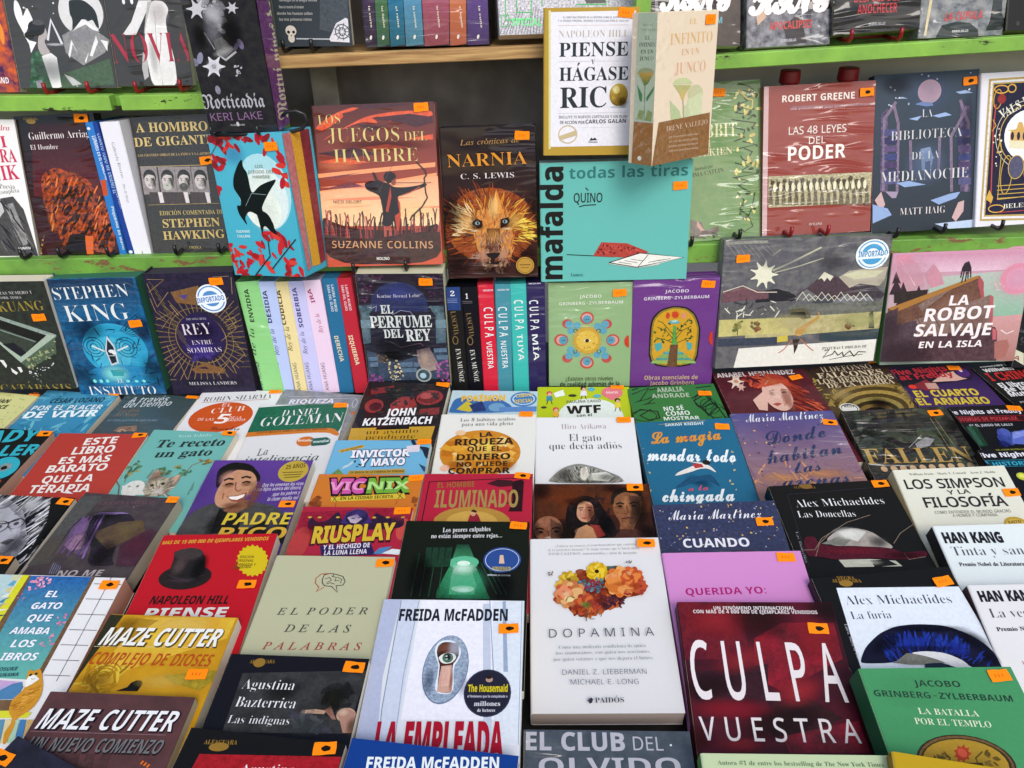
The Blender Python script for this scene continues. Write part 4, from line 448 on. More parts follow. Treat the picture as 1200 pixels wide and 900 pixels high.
def glyph(font, ch, w):
    k = (font, ch, w)
    if k in _gc: return _gc[k]
    base, acc = ACC.get(ch, (ch, 0))
    adv, loops = raw(font, base)
    loops = [list(l) for l in loops]
    if acc:
        if base == 'i' and len(loops) > 1: loops = [min(loops, key=lambda l: max(p[1] for p in l))]
        xs = [p[0] for l in loops for p in l]; cx = (min(xs)+max(xs))/2; ty = max(p[1] for l in loops for p in l) + .05
        if acc == 1: a = [(cx-.035, ty), (cx+.02, ty), (cx+.09, ty+.1), (cx+.01, ty+.1)]
        else: a = [(cx-.12, ty), (cx-.05, ty+.07), (cx+.05, ty+.03), (cx+.11, ty+.09), (cx+.13, ty+.06), (cx+.05, ty-.01), (cx-.05, ty+.03), (cx-.1, ty-.02)]
        if loops and area(max(loops, key=lambda l: abs(area(l)))) * area(a) < 0: a.reverse()
        loops.append(a)
    if w and loops:
        sg = 1 if area(max(loops, key=lambda l: abs(area(l)))) > 0 else -1
        new = []
        for l in loops:
            q = []
            for i in range(len(l)):
                a, b, c = Vector(l[i-1]), Vector(l[i]), Vector(l[(i+1) % len(l)])
                d1, d2 = b-a, c-b
                n1 = Vector((d1.y, -d1.x)); n2 = Vector((d2.y, -d2.x))
                n1 = n1.normalized() if n1.length > 1e-9 else n2.normalized(); n2 = n2.normalized() if n2.length > 1e-9 else n1
                m = n1+n2
                m = m.normalized() / max(.5, (m.normalized().dot(n1))) if m.length > 1e-6 else n1
                q.append((b.x+sg*w*m.x, b.y+sg*w*m.y))
            new.append(q)
        loops = new
    pts, tris = solid(loops)
    _gc[k] = (adv, pts, tris); return _gc[k]
CAPH = max(p[1] for l in raw('B', 'H')[1] for p in l)
# ------------------------------------------------------------------ printed sheets: flat shapes a hair above each other on a cover
class Sheet:
    def __init__(s): s.v = []; s.f = []; s.a = []; s.b = []; s.m = []; s.al = []
    def add(s, pts, faces, col, z, place):
        o = len(s.v)
        if isinstance(col, (str, int)): c1 = c2 = lin(col); kind = 0
        else: c1, c2 = lin(col[1]), lin(col[2]); kind = col[0]
        if kind == 'g': ys = [p[1] for p in pts]; lo, hi = min(ys), max(ys)
        for p in pts:
            s.v.append(place(p[0], p[1], z))
            if kind == 'g':
                t = (p[1]-lo)/max(hi-lo, 1e-9); c = tuple(c2[i]+(c1[i]-c2[i])*t for i in range(3)); s.a.append(c); s.b.append(c); s.m.append(10.)
            else: s.a.append(c1); s.b.append(c2); s.m.append(col[3]*6. if kind == 'n' else 10.)
        s.f += [tuple(o+i for i in f) for f in faces]
def smooth(p, n=1):
    for _ in range(n):
        q = []
        for i in range(len(p)):
            (x0, y0), (x1, y1) = p[i], p[(i+1) % len(p)]
            q += [(.8*x0+.2*x1, .8*y0+.2*y1), (.2*x0+.8*x1, .2*y0+.8*y1)]
        p = q
    return p
def fill(p): return tessellate_polygon([[Vector((x, y, 0)) for x, y in p]])
def strip(p, w):
    """a line of width w with mitred joints"""
    P = [Vector(q) for q in p]; L = []; Q = []
    for i in range(len(P)):
        d1 = (P[i]-P[i-1]) if i else (P[1]-P[0]); d2 = (P[i+1]-P[i]) if i < len(P)-1 else d1
        n1 = Vector((-d1.y, d1.x)); n2 = Vector((-d2.y, d2.x)); n1 = n1.normalized() if n1.length else n1; n2 = n2.normalized() if n2.length else n1
        m = n1+n2; m = m.normalized()/max(.6, m.normalized().dot(n1)) if m.length > 1e-6 else n1
        L.append(P[i]+m*w/2); Q.append(P[i]-m*w/2)
    n = len(P); return [tuple(v) for v in L]+[tuple(v) for v in Q], [(i, i+1, n+i+1, n+i) for i in range(n-1)]
def inside(x, y, q):
    r = False
    for i in range(len(q)):
        (x1, y1), (x2, y2) = q[i], q[i-1]
        if (y1 > y) != (y2 > y) and x < (x2-x1)*(y-y1)/(y2-y1)+x1: r = not r
    return r
NAMES = {'zband': 'cover_picture', 'zsun': 'cover_picture'}
def clip(pts, faces, x0, x1, y0, y1):
    """trim printed shapes at the cover's edge, so that print never hangs over it"""
    if all(x0 <= x <= x1 and y0 <= y <= y1 for x, y in pts): return pts, faces
    V = []; F = []
    for f in faces:
        p = [pts[i] for i in f]
        for ax, lim, sg in ((0, x0, 1), (0, x1, -1), (1, y0, 1), (1, y1, -1)):
            q = []
            for i in range(len(p)):
                a, b = p[i-1], p[i]; da, db = sg*(a[ax]-lim), sg*(b[ax]-lim)
                if da >= 0 and db >= 0: q.append(b)
                elif da >= 0 or db >= 0:
                    t = da/(da-db); c = (a[0]+(b[0]-a[0])*t, a[1]+(b[1]-a[1])*t); q.append(c)
                    if db >= 0: q.append(b)
            p = q
            if len(p) < 3: break
        if len(p) >= 3: o = len(V); V += p; F.append(tuple(range(o, o+len(p))))
    return V, F
def decorate(root, w, h, th, fin, items, seed):
    rnd = random.Random(seed); S = {}; li = 0; stickers = []
    for it in items:
        k = it[0]
        if k == 's': stickers.append(it); continue
        part, face = NAMES.get(it[1], it[1]), it[2]; li += 1; z = .25 + .015*li
        if face == 'F': place = lambda x, y, z: (x/1000, y/1000, z/1000); lim = (-w/2+.3, w/2-.3, .3, h-.3)
        elif face == 'R': place = lambda x, y, z: ((w/2+z)/1000, y/1000, -x/1000); lim = (.4, th-.4, .3, h-.3)
        else: place = lambda x, y, z: ((-w/2-z)/1000, y/1000, x/1000); lim = (-th+.4, -.4, .3, h-.3)
        sh = S.setdefault(part, Sheet())
        def put(p, f, c, zz):
            p, f = clip(p, f, *lim)
            if f: sh.add(p, f, c, zz, place)
        if k == 'a':
            sh = S.setdefault((part, 'soft'), Sheet())
            for i, arg in enumerate(it[4:]):
                cx, cy, ax, ay, rb = [q/2 for q in arg[:5]]; ra = math.hypot(ax, ay) or 1; bx, by = -ay*rb/ra, ax*rb/ra; n = 20
                p = [(cx, cy)]+[(cx+f*(ax*math.cos(t)+bx*math.sin(t)), cy+f*(ay*math.cos(t)+by*math.sin(t))) for f in (.35, .6, .82, 1) for t in (2*math.pi*q/n for q in range(n))]
                al = [arg[5]]+[arg[5]*w_ for w_ in (.82, .48, .15, 0) for q in range(n)]
                p = [(min(max(x, lim[0]), lim[1]), min(max(y, lim[2]), lim[3])) for x, y in p]
                fc = [(0, 1+q, 1+(q+1) % n) for q in range(n)]+[(1+m*n+q, 1+(m+1)*n+q, 1+(m+1)*n+(q+1) % n, 1+m*n+(q+1) % n) for m in range(3) for q in range(n)]
                sh.add(p, fc, it[3], z+.004*i, place); sh.al += al
            li += len(it[4:])//4
        if k in 'peol':
            for i, arg in enumerate(it[4:]):
                zz = z+.004*i
                if k == 'p':
                    p = pair(arg[1:] if len(arg) % 2 else arg)
                    if len(p) >= 8 and len(arg) % 2 == 0: p = smooth(p, 2)
                    put(p, fill(p), it[3], zz)
                elif k == 'e':
                    cx, cy, ax, ay, rb = [q/2 for q in arg]; n = 28; ra = math.hypot(ax, ay) or 1; bx, by = -ay*rb/ra, ax*rb/ra
                    put([(cx+ax*math.cos(t)+bx*math.sin(t), cy+ay*math.cos(t)+by*math.sin(t)) for t in (2*math.pi*i/n for i in range(n))], [tuple(range(n))], it[3], zz)
                elif k == 'o':
                    cx, cy, ax, ay, rb, wd, *span = [q/2 for q in arg]; n = 32; ra = math.hypot(ax, ay) or 1; bx, by = -ay*rb/ra, ax*rb/ra; s0, s1 = [q*2 for q in span] or (0, 360)
                    p = [(cx+ax*math.cos(t)+bx*math.sin(t), cy+ay*math.cos(t)+by*math.sin(t)) for t in (R(s0+(s1-s0)*i/n) for i in range(n+1))]
                    put(*strip(p, wd), it[3], zz)
                else: put(*strip(pair(arg[1:]), arg[0]/2), it[3], zz)
            li += len(it[4:])//4
        elif k == 'c':
            q = pair(it[4]); xs = [a for a, b in q]; ys = [b for a, b in q]; c = 0; tries = 0
            while c < it[5] and tries < it[5]*40:
                tries += 1; x, y = rnd.uniform(min(xs), max(xs)), rnd.uniform(min(ys), max(ys))
                if not inside(x, y, q): continue
                r = rnd.uniform(it[6], it[7])/2; a = rnd.uniform(0, math.pi)
                if len(it) == 10: a = R(it[9])+rnd.gauss(0, .16)
                if len(it) == 11: a = math.atan2(y-it[10]/2, x-it[9]/2)+rnd.gauss(0, .22)
                e = it[8]*r; ca, sa = math.cos(a), math.sin(a)
                p = [(x+u*ca-v*sa, y+u*sa+v*ca) for u, v in ((r*math.cos(t)*rnd.uniform(.85, 1.1), e*math.sin(t)) for t in (2*math.pi*i/9 for i in range(9)))]
                put(p, [tuple(range(9))], rnd.choice(it[3]), z+.005*c); c += 1
            li += int(it[5]*.005/.015)+1
        elif k == 't':
            _, _, _, s, font, x, y, ang, ln, cap, col, *more = it; x, y, ln, cap = x/2, y/2, ln/2, cap/2; wt, shr = (more+[0, 0])[:2]
            gl = []; pen = 0
            for ch in s:
                if ch == ' ': pen += .22; continue
                a, pts, tris = glyph(font, ch, wt); gl.append((pen, pts, tris)); pen += a
            if not gl: continue
            lo = min(p[0]+g[0] for g in gl for p in g[1]); hi = max(p[0]+g[0] for g in gl for p in g[1])
            sx = ln/max(hi-lo, .01); sy = cap/CAPH; ca, sa = math.cos(R(ang)), math.sin(R(ang))
            for i, (pen, pts, tris) in enumerate(gl):
                q = [((pen+px-lo)*sx+py*sy*shr, py*sy) for px, py in pts]
                put([(x+u*ca-v*sa, y+u*sa+v*ca) for u, v in q], tris, col, z+.004*(i % 2))
    for name, sh in S.items():
        if not sh.f: continue
        if isinstance(name, tuple): obj(name[0], sh.v, sh.f, MATS['soft'], root, (sh.a, sh.b, sh.m), alpha=sh.al)
        else: obj(name, sh.v, sh.f, MATS[fin], root, (sh.a, sh.b, sh.m), grain={'cover_picture': .75, 'spine_panel': .4}.get(name, .1))
    for _, x, y, ink in stickers:
        x, y = x/2, y/2
        sh, mk = Sheet(), Sheet(); a = rnd.gauss(0, .08); ca, sa = math.cos(a), math.sin(a)
        W_, H_ = 10.2, 5.9
        T = lambda u, v: (x+u*ca-v*sa, y+u*sa+v*ca)
        p = [T(-W_, -H_), T(-W_*.3, -H_-.2), T(W_*.4, -H_+.3), T(W_, -H_+.2), T(W_+.4, 0), T(W_-.2, H_), T(W_*.2, H_-.4), T(-W_*.5, H_+.2), T(-W_+.3, H_), T(-W_-.2, 0)]
        pl = lambda x, y, z: (x/1000, y/1000, z/1000); z = .9 + .015*li
        p_, f_ = clip(p, [tuple(range(10))], -w/2-3, w/2+1, -5, h+2); sh.add(p_, f_, '#ff8a0c', z, pl)
        if ink:
            q = [T(rnd.uniform(.6, 1.8)+4.4*math.cos(t)*rnd.uniform(.8, 1.1), 2.9*math.sin(t)*rnd.uniform(.75, 1.1)) for t in (2*math.pi*i/11 for i in range(11))]
            q_, f_ = clip(q, [tuple(range(11))], -w/2-3, w/2+1, -5, h+2); mk.add(q_, f_, '#161008', z+.03, pl)
        else:
            for i in range(3): sh.add([T(-5+3.6*i, -1.6), T(-3.4+3.6*i, -1.6), T(-3.4+3.6*i, 1.6), T(-5+3.6*i, 1.6)], [(0, 1, 2, 3)], '#e06c0c', z+.03, pl)
        ps = obj('price_sticker', sh.v, sh.f, MATS['m'], root, (sh.a, sh.b, sh.m))
        if mk.f: obj('ink_mark', mk.v, mk.f, MATS['m'], ps, (mk.a, mk.b, mk.m))
# ------------------------------------------------------------------ books
def cover_cols(v, cover, h, flip=None):
    if isinstance(cover, (str, int)): c = lin(cover); return [c]*len(v), [c]*len(v), [10.]*len(v)
    a, b = lin(cover[1]), lin(cover[2])
    if cover[0] == 'n': return [a]*len(v), [b]*len(v), [cover[3]*6.]*len(v)
    cs = [tuple(b[i]+(a[i]-b[i])*min(max(p[1]/h, 0), 1) for i in range(3)) for p in v]; return cs, cs, [10.]*len(v)
def extrude(profile, y0, y1):
    n = len(profile); v = [(x, y0, z) for x, z in profile]+[(x, y1, z) for x, z in profile]
    f = [(i, (i+1) % n, n+(i+1) % n, n+i) for i in range(n)]
    t = tessellate_polygon([[Vector((x, z, 0)) for x, z in profile]])
    f += [tuple(q) for q in t]+[tuple(n+i for i in reversed(q)) for q in t]
    return v, f
seed_n = 2
def book(label, loc, ang, size, cover, items, name='paperback', cat='book', group=None, spine=None, pages='#e4dac4', fin='g', kind='front'):
    """one book: where its foot stands, how it is turned, its size in millimetres, its cover and what is printed on it"""
    global seed_n; seed_n += 1; hard = name == 'hardback'; w, h, th = size
    items = [[i[0], *i[1], *i[2:]] if isinstance(i[1], tuple) else i for i in items]
    root = empty(name, (0, 0, 0), label, cat, group)
    root.matrix_world = Matrix.Translation((loc[0], loc[1], loc[2]+CAM_H)) @ Matrix.Rotation(R(ang[0]), 4, 'Z') @ Matrix.Rotation(R(ang[1]), 4, 'X') @ Matrix.Rotation(R(ang[2]), 4, 'Z')
    W_, H_, D = w/1000, h/1000, th/1000
    t = .0019 if hard else .0006; o = .0028 if hard else .0004
    if kind == 'front':
        r = min(.0028, D*.3); l = -W_/2; e = W_/2
        prof = [(e, 0), (l+r, 0), (l+r*.45, -r*.12), (l+r*.12, -r*.45), (l, -r), (l, -D+r), (l+r*.3, -D+r*.3), (l+r, -D), (e, -D), (e, -D+t), (l+r, -D+t), (l+t, -D+r), (l+t, -r), (l+r, -t), (e, -t)]
        v, f = extrude(prof, 0, H_); cs = cover_cols(v, cover, H_)
        sc = lin(spine) if spine else None
        if sc:
            v2 = [(l-.0001, y, z) for y in (0.0003, H_-.0003) for z in (-.0012, -D+.0012)]
        obj('cover', v, f, MATS[fin], root, cs)
        if sc: obj('spine', v2, [(0, 1, 3, 2)], MATS[fin], root, ([sc]*4, [sc]*4, [10.]*4))
        v, f = box(l+t+.0002, e-o, o, H_-o, -D+t+.0001, -t-.0001)
        c = lin(pages); obj('page_block', v, f, PAPER, root, ([c]*8, [c]*8, [1.]*8))
    elif kind == 'spine':
        e = W_/2; prof = [(-e, -D), (-e, -.0015), (-e+.0015, 0), (e-.0015, 0), (e, -.0015), (e, -D), (e-t, -D), (e-t, -t), (-e+t, -t), (-e+t, -D)]
        v, f = extrude(prof, 0, H_); obj('cover', v, f, MATS[fin], root, cover_cols(v, cover, H_))
        v, f = box(-e+t+.0001, e-t-.0001, .0005, H_-.0012, -D+.0015, -t-.0001)
        c = lin(pages); obj('page_block', v, f, PAPER, root, ([c]*8, [c]*8, [1.]*8))
    else:
        v, f = box(-W_/2, W_/2, 0, H_, -D, 0, .0005)
        v = [(p[0], p[1], p[2]) for p in v]
        obj('cover', v, f, MATS[fin], root, cover_cols(v, cover, H_))
        if spine and cat == 'book':
            v, f = box(-W_/2+.003, W_/2-.001, H_+.0001, H_+.0006, -D+.002, -.002); c = lin(pages); obj('page_block', v, f, PAPER, root, ([c]*8, [c]*8, [1.]*8))
    decorate(root, w, h, th, fin, items, seed_n)
    return root

# ------------------------------------------------------------------ ground, table, rack
g_ = obj('pavement', [(-120, -120, 0), (120, -120, 0), (120, 120, 0), (-120, 120, 0)], [(0, 1, 2, 3)], PAVE); tag(g_, kind='structure')
table = empty('display_table', (0, .68, 0), 'long dark display table under the overlapping rows of books', 'table')
def part(name, dims, mat, parent, bev=.0, rot=0.0, smooth=False):
    """a box part given by its centre and size in world metres"""
    (cx, cy, cz), (sx, sy, sz) = dims
    v, f = box(-sx/2, sx/2, -sy/2, sy/2, -sz/2, sz/2, bev)
    o = obj(name, v, f, mat); o.parent = parent
    o.matrix_world = Matrix.Translation((cx-parent.location.x, cy-parent.location.y, cz-parent.location.z)) @ Matrix.Rotation(rot, 4, 'Y')
    return o
part('table_top', ((0, .68, CAM_H-.718), (2.5, 1.2, .022)), CLOTH, table, .002)
part('riser', ((0, 1.175, CAM_H-.677), (2.5, .2, .058)), CLOTH, table, .002)
part('apron', ((0, .105, CAM_H-.785), (2.44, .02, .11)), CLOTH, table, .001)
for x in (-1.18, 1.18):
    for y in (.15, 1.2): part('leg', ((x, y, (CAM_H-.731)/2), (.05, .05, CAM_H-.731)), CLOTH, table, .002)
rack = empty('display_rack', (0, 1.3, 0), 'tall lime green painted book rack with one bare pine shelf', 'rack')
part('shelf_strip', ((-0.9549, 1.1690, CAM_H-0.1828), (0.7903, 0.0180, 0.0207)), LIME, rack, .0012, 0.01901)
part('shelf_strip', ((-0.4894, 1.1690, CAM_H-0.1913), (0.1121, 0.0180, 0.0207)), LIME, rack, .0012, 0.01117)
part('shelf_strip', ((-0.3982, 1.1690, CAM_H-0.1920), (0.0701, 0.0180, 0.0207)), LIME, rack, .0012, 0.00195)
part('shelf_strip', ((-0.0815, 1.1690, CAM_H-0.1403), (0.5364, 0.0180, 0.0165)), PINE, rack, .0012, -0.01328)
part('shelf_strip', ((0.8028, 1.1690, CAM_H-0.1424), (1.1950, 0.0180, 0.0194)), LIME, rack, .0012, -0.03223)
part('shelf_board', ((-0.8566, 1.2500, CAM_H-0.1874), (0.9868, 0.1420, .014)), LIME_WORN, rack, .001, 0.01117)
part('shelf_board', ((-0.0815, 1.2500, CAM_H-0.1426), (0.5364, 0.1420, .014)), PINE, rack, .001, -0.01328)
part('shelf_board', ((0.8028, 1.2500, CAM_H-0.1432), (1.1944, 0.1420, .014)), LIME_WORN, rack, .001, -0.03223)
part('shelf_strip', ((0.0250, 1.1270, CAM_H-0.4239), (2.7500, 0.0180, 0.0302)), LIME_WORN, rack, .0012, 0.00569)
part('shelf_board', ((0.0250, 1.2280, CAM_H-0.4193), (2.7500, 0.1820, .014)), LIME_WORN, rack, .001, 0.00569)
part('post', ((0.1928, 1.1790, CAM_H-.02), (.0200, .0360, .90)), LIME, rack, .001)
part('post', ((-0.3303, 1.1790, CAM_H-.02), (.0200, .0360, .90)), LIME, rack, .001)
part('post', ((-0.2755, 1.275, CAM_H+.0), (.0400, .02, .84)), POST, rack, .002)
part('back_panel', ((-0.8712, 1.306, CAM_H+.02), (0.9577, .008, 1.0)), BOARD, rack, .001)
part('back_panel', ((-0.0860, 1.306, CAM_H+.02), (0.6106, .008, 1.0)), BOARD_SHADED, rack, .001)
part('back_panel', ((0.8101, 1.306, CAM_H+.02), (1.1798, .008, 1.0)), BOARD, rack, .001)
part('side_panel', ((-1.3620, 1.235, CAM_H-.015), (.018, .15, 1.05)), LIME_WORN, rack, .001)
part('side_panel', ((1.4120, 1.235, CAM_H-.015), (.018, .15, 1.05)), LIME_WORN, rack, .001)
part('leg', ((-1.3000, 1.285, (CAM_H-.55)/2), (.05, .04, CAM_H-.55)), LIME_WORN, rack, .001)
part('leg', ((1.3500, 1.285, (CAM_H-.55)/2), (.05, .04, CAM_H-.55)), LIME_WORN, rack, .001)
def stand(label, mat, tips, group):
    """a wire book stand: two rods come out under the book and turn up in front of it"""
    c = [sum(t[i] for t in tips)/len(tips) for i in range(3)]
    o = empty('book_stand', (c[0], c[1]+.05, c[2]+CAM_H), label, 'book stand', group)
    for x, y, z in tips:
        p = [(0, .05, -.001), (0, .012, -.001), (0, .003, -.0005), (0, -.001, .003), (0, -.002, .009), (0, -.0015, .015)]
        v, f = tube([(x-c[0]+a, y-c[1]-.05+b, z-c[2]+d) for a, b, d in p], .0029)
        obj('hook', v, f, mat, o, smooth=True)
    y = .0
    v, f = tube([(tips[0][0]-c[0], y, -.001), (tips[-1][0]-c[0], y, -.001)], .0023); obj('cross_bar', v, f, mat, o, smooth=True)

stand('black wire stand holding up the white poetry paperback', BLACK, [[-0.7848, 1.112, -0.3988], [-0.7301, 1.112, -0.4004]], 'wire book stands')
stand('black wire stand holding the maroon burning figure paperback', BLACK, [[-0.6721, 1.11, -0.3987], [-0.5993, 1.11, -0.3995]], 'wire book stands')
stand('black wire stand under the charcoal book of engraved portraits', BLACK, [[-0.498, 1.11, -0.3998], [-0.4325, 1.11, -0.399]], 'wire book stands')
stand('black wire stand under the orange archer cover', BLACK, [[-0.2296, 1.08, -0.4245], [-0.1521, 1.08, -0.4227]], 'wire book stands')
stand('black wire stand gripping the moss green vine hardback', BLACK, [[0.2759, 1.11, -0.409], [0.3469, 1.11, -0.4003]], 'wire book stands')
stand('red wire stand gripping the brick red paperback', RED, [[0.4229, 1.108, -0.3978], [0.4777, 1.108, -0.3967]], 'wire book stands')
stand('black wire stand under the night blue library cover', BLACK, [[0.5828, 1.108, -0.4038], [0.6522, 1.108, -0.3992]], 'wire book stands')
stand('black wire stand under the white framed ornate cover', BLACK, [[0.7371, 1.108, -0.3963], [0.8003, 1.108, -0.3942]], 'wire book stands')
stand('red wire stand under the wolf and moon cover', RED, [[-0.652, 1.172, -0.1772], [-0.5909, 1.172, -0.1765]], 'wire book stands')
stand('red wire stand under the standing bride cover', RED, [[-0.5232, 1.172, -0.1783], [-0.4596, 1.172, -0.1777]], 'wire book stands')
stand('black wire stand under the skull back cover on the pine shelf', BLACK, [[-0.3051, 1.172, -0.1298], [-0.2658, 1.172, -0.1297]], 'wire book stands')
stand('red wire stand under the black novel on the right top shelf', RED, [[0.4852, 1.168, -0.1365], [0.5542, 1.168, -0.1361]], 'wire book stands')
o = empty('book_stand', (-0.3618, 1.0720, CAM_H-0.2200), 'black wire stand with a side loop under the tall lily novel', 'book stand', 'wire book stands')
v, f = tube([(-0.0309, 0.045, -0.0017), (-0.0309, 0.006, -0.0017), (-0.0309, -0.002, 0.0018), (-0.0309, -0.003, 0.0113)], .0021); obj('hook', v, f, BLACK, o, smooth=True)
v, f = tube([(0.0309, 0.045, -0.0023), (0.0309, 0.006, -0.0023), (0.0309, -0.002, 0.0012), (0.0309, -0.003, 0.0107)], .0021); obj('hook', v, f, BLACK, o, smooth=True)
v, f = tube([(0.0484, 0.016, -0.0019), (0.0729, 0.016, -0.0015), (0.0861, 0.016, 0.0016), (0.0945, 0.016, 0.0103), (0.0926, 0.016, 0.0204), (0.0819, 0.016, 0.0251), (0.0691, 0.016, 0.0243), (0.0624, 0.016, 0.019)], .0026); obj('side_loop', v, f, BLACK, o, smooth=True)
v, f = tube([(-0.0309, 0.012, -0.0027), (0.0528, 0.012, -0.0023)], .0026); obj('cross_bar', v, f, BLACK, o, smooth=True)
o = empty('bottle', (0.4319, 1.235, CAM_H-0.4106), 'clear bottle with a red ribbed cap behind the brick red paperback, left one', 'bottle', 'red capped bottles')
v, f = lathe([(.026, 0), (.028, .004), (.028, 0.1533), (.024, 0.1733), (.014, 0.2003), (.0125, 0.2103)]); obj('bottle_body', v, f, CLEAR, o, smooth=True)
v, f = lathe([(.0148, 0.2098), (.0155, 0.2123), (.0150, 0.2268), (.0138, 0.2283)], 24); obj('cap', v, f, RED, o)
o = empty('bottle', (0.5195, 1.235, CAM_H-0.4111), 'clear bottle with a red ribbed cap behind the brick red paperback, right one', 'bottle', 'red capped bottles')
v, f = lathe([(.026, 0), (.028, .004), (.028, 0.1551), (.024, 0.1751), (.014, 0.2021), (.0125, 0.2121)]); obj('bottle_body', v, f, CLEAR, o, smooth=True)
v, f = lathe([(.0148, 0.2116), (.0155, 0.2141), (.0150, 0.2286), (.0138, 0.2301)], 24); obj('cap', v, f, RED, o)

# ------------------------------------------------------------------ what a printed shape belongs to, and the side of the book it is on
I = 'cover_picture', 'F'; T = 'title', 'F'; N = 'author_name', 'F'; X = 'caption', 'F'; M = 'publisher_mark', 'F'; S = 'seal_sticker', 'F'; P = 'spine_panel', 'F'; G = 'import_sticker', 'F'
TR = 'title', 'R'; PR = 'spine_panel', 'R'; TL = 'title', 'L'; NL = 'author_name', 'L'; PL = 'spine_panel', 'L'; IL = 'cover_picture', 'L'; IR = 'cover_picture', 'R'; ML = 'publisher_mark', 'L'

# ------------------------------------------------------------------ every book: where it stands, its size in millimetres, and what is printed on it
book('purple and orange swirled paperback cut off at the upper left corner',[-.739,1.185,-.175],[1.9,79,-1.4],[84,210,20],['n',7306,27013,9], items=[
['t',T,'LAND','B',18,24,-.3,40,16,29597],
['e',I,29223,[64,154,7,0,-28]]])
book('dark grey paperback drawn with a wolf before a white moon',[-.626,1.185,-.172],[2.5,78,-1.6],[136,210,20],7399, fin='w', items=[
['e',I,27482,[70,199,61,0,-62]],
['p',I,30653,[-106,230,9,-4,6,-23,0,-18,16,27,6,-18,5,-18,-16,-14,-14,-23,-2,5,-14,37,-2,22],[-98,144,13,-18,19,-5,-20,-28,-1,23]],
['p',I,17969,[8,139,69,32,61,-46,-20,-32,-65,-33,-43,33]],
['p',I,3204,[41,226,6,4,36,0,29,-27,2,-50,-9,9,-6,18,-14,-6,-6,6,-12,0,-17,-25,-13,-7,7,32,-6,14]],
['p',I,29596,[37,148,32,32,18,-9,26,-23,-19,5,-17,14,-21,-9],[16,88,15,40,12,-40,-10,28,-14,-37],[101,139,3,-18,-22,-38,-7,3],[74,95,-13,-30,-2,7],[112,127,19,-4,-5,-26]],
['l',I,27483,[6.6,-34,126,18,52,20,-62]],
['p',I,8552,[-5,39,136,39,1,-70,-159,-9]],
['p',I,6503,[-84,93,29,9,29,-14,14,-61,-10,-24,-84,-2,13,55]],
['c',I,[8650,4390],[-84,93,25,0,-1,-85,-43,1],26,5,9,.6],
['p',I,22164,[-58,137,24,25,2,-25,-12,-14,4,-14,9,-16,-27,-8,-7,22]],
['e',I,3171,[-59,158,23,0,-20],[-82,139,13,0,-10]],
['e',I,9513,[-51,172,17,0,-7]],
['p',I,30653,[-58,85,27,8,14,-12,-1,-78,-25,-7,-6,31]],
['p',I,24311,[-5,37,23,-10,22,-17,-26,-4,-10,16]],
['l',I,24311,[2.5,12,22,16,-19]],
['p',I,17970,[-88,18,20,5,-4,-24,-13,0]],
['c',I,[28539],[-126,221,140,5,-8,-46,-53,5],5,1,3,.9],
['a',I,10603,[-39,48,71,0,46,.5]],
['a',I,20084,[60,137,53,0,28,.5]],
['a',I,27483,[-15,115,35,0,5,.6]]])
book('dark grey paperback with a pale standing bride under red lettering',[-.501,1.185,-.172],[4.4,78,-1.5],[106,210,20],6342, fin='w', items=[
['p',I,28539,[-11,222,34,0,-33,-54,-22,-34,-37,0,30,34]],
['e',I,29596,[-30,220,4,0,-8],[-52,219,4,0,-7]],
['p',I,23254,[12,218,20,2,-33,-75,-9,-9]],
['p',I,29596,[23,222,33,-2,12,-21,-14,-27,1,-41,10,-65,-3,-72,-69,0,-5,68,3,74,15,41]],
['p',I,23254,[-20,90,9,-19,-3,-47,-13,-9,-2,33]],
['l',I,20083,[1.4,28,195,-8,-87,2,-113]],
['a',I,25335,[36,190,35,0,44,.5]],
['a',I,31710,[30,34,36,0,34,.5]],
['a',I,22197,[7,79,14,0,62,.5]],
['t',T,'NOVIA','R',-103,59,1,217,83,20615,-.012]])
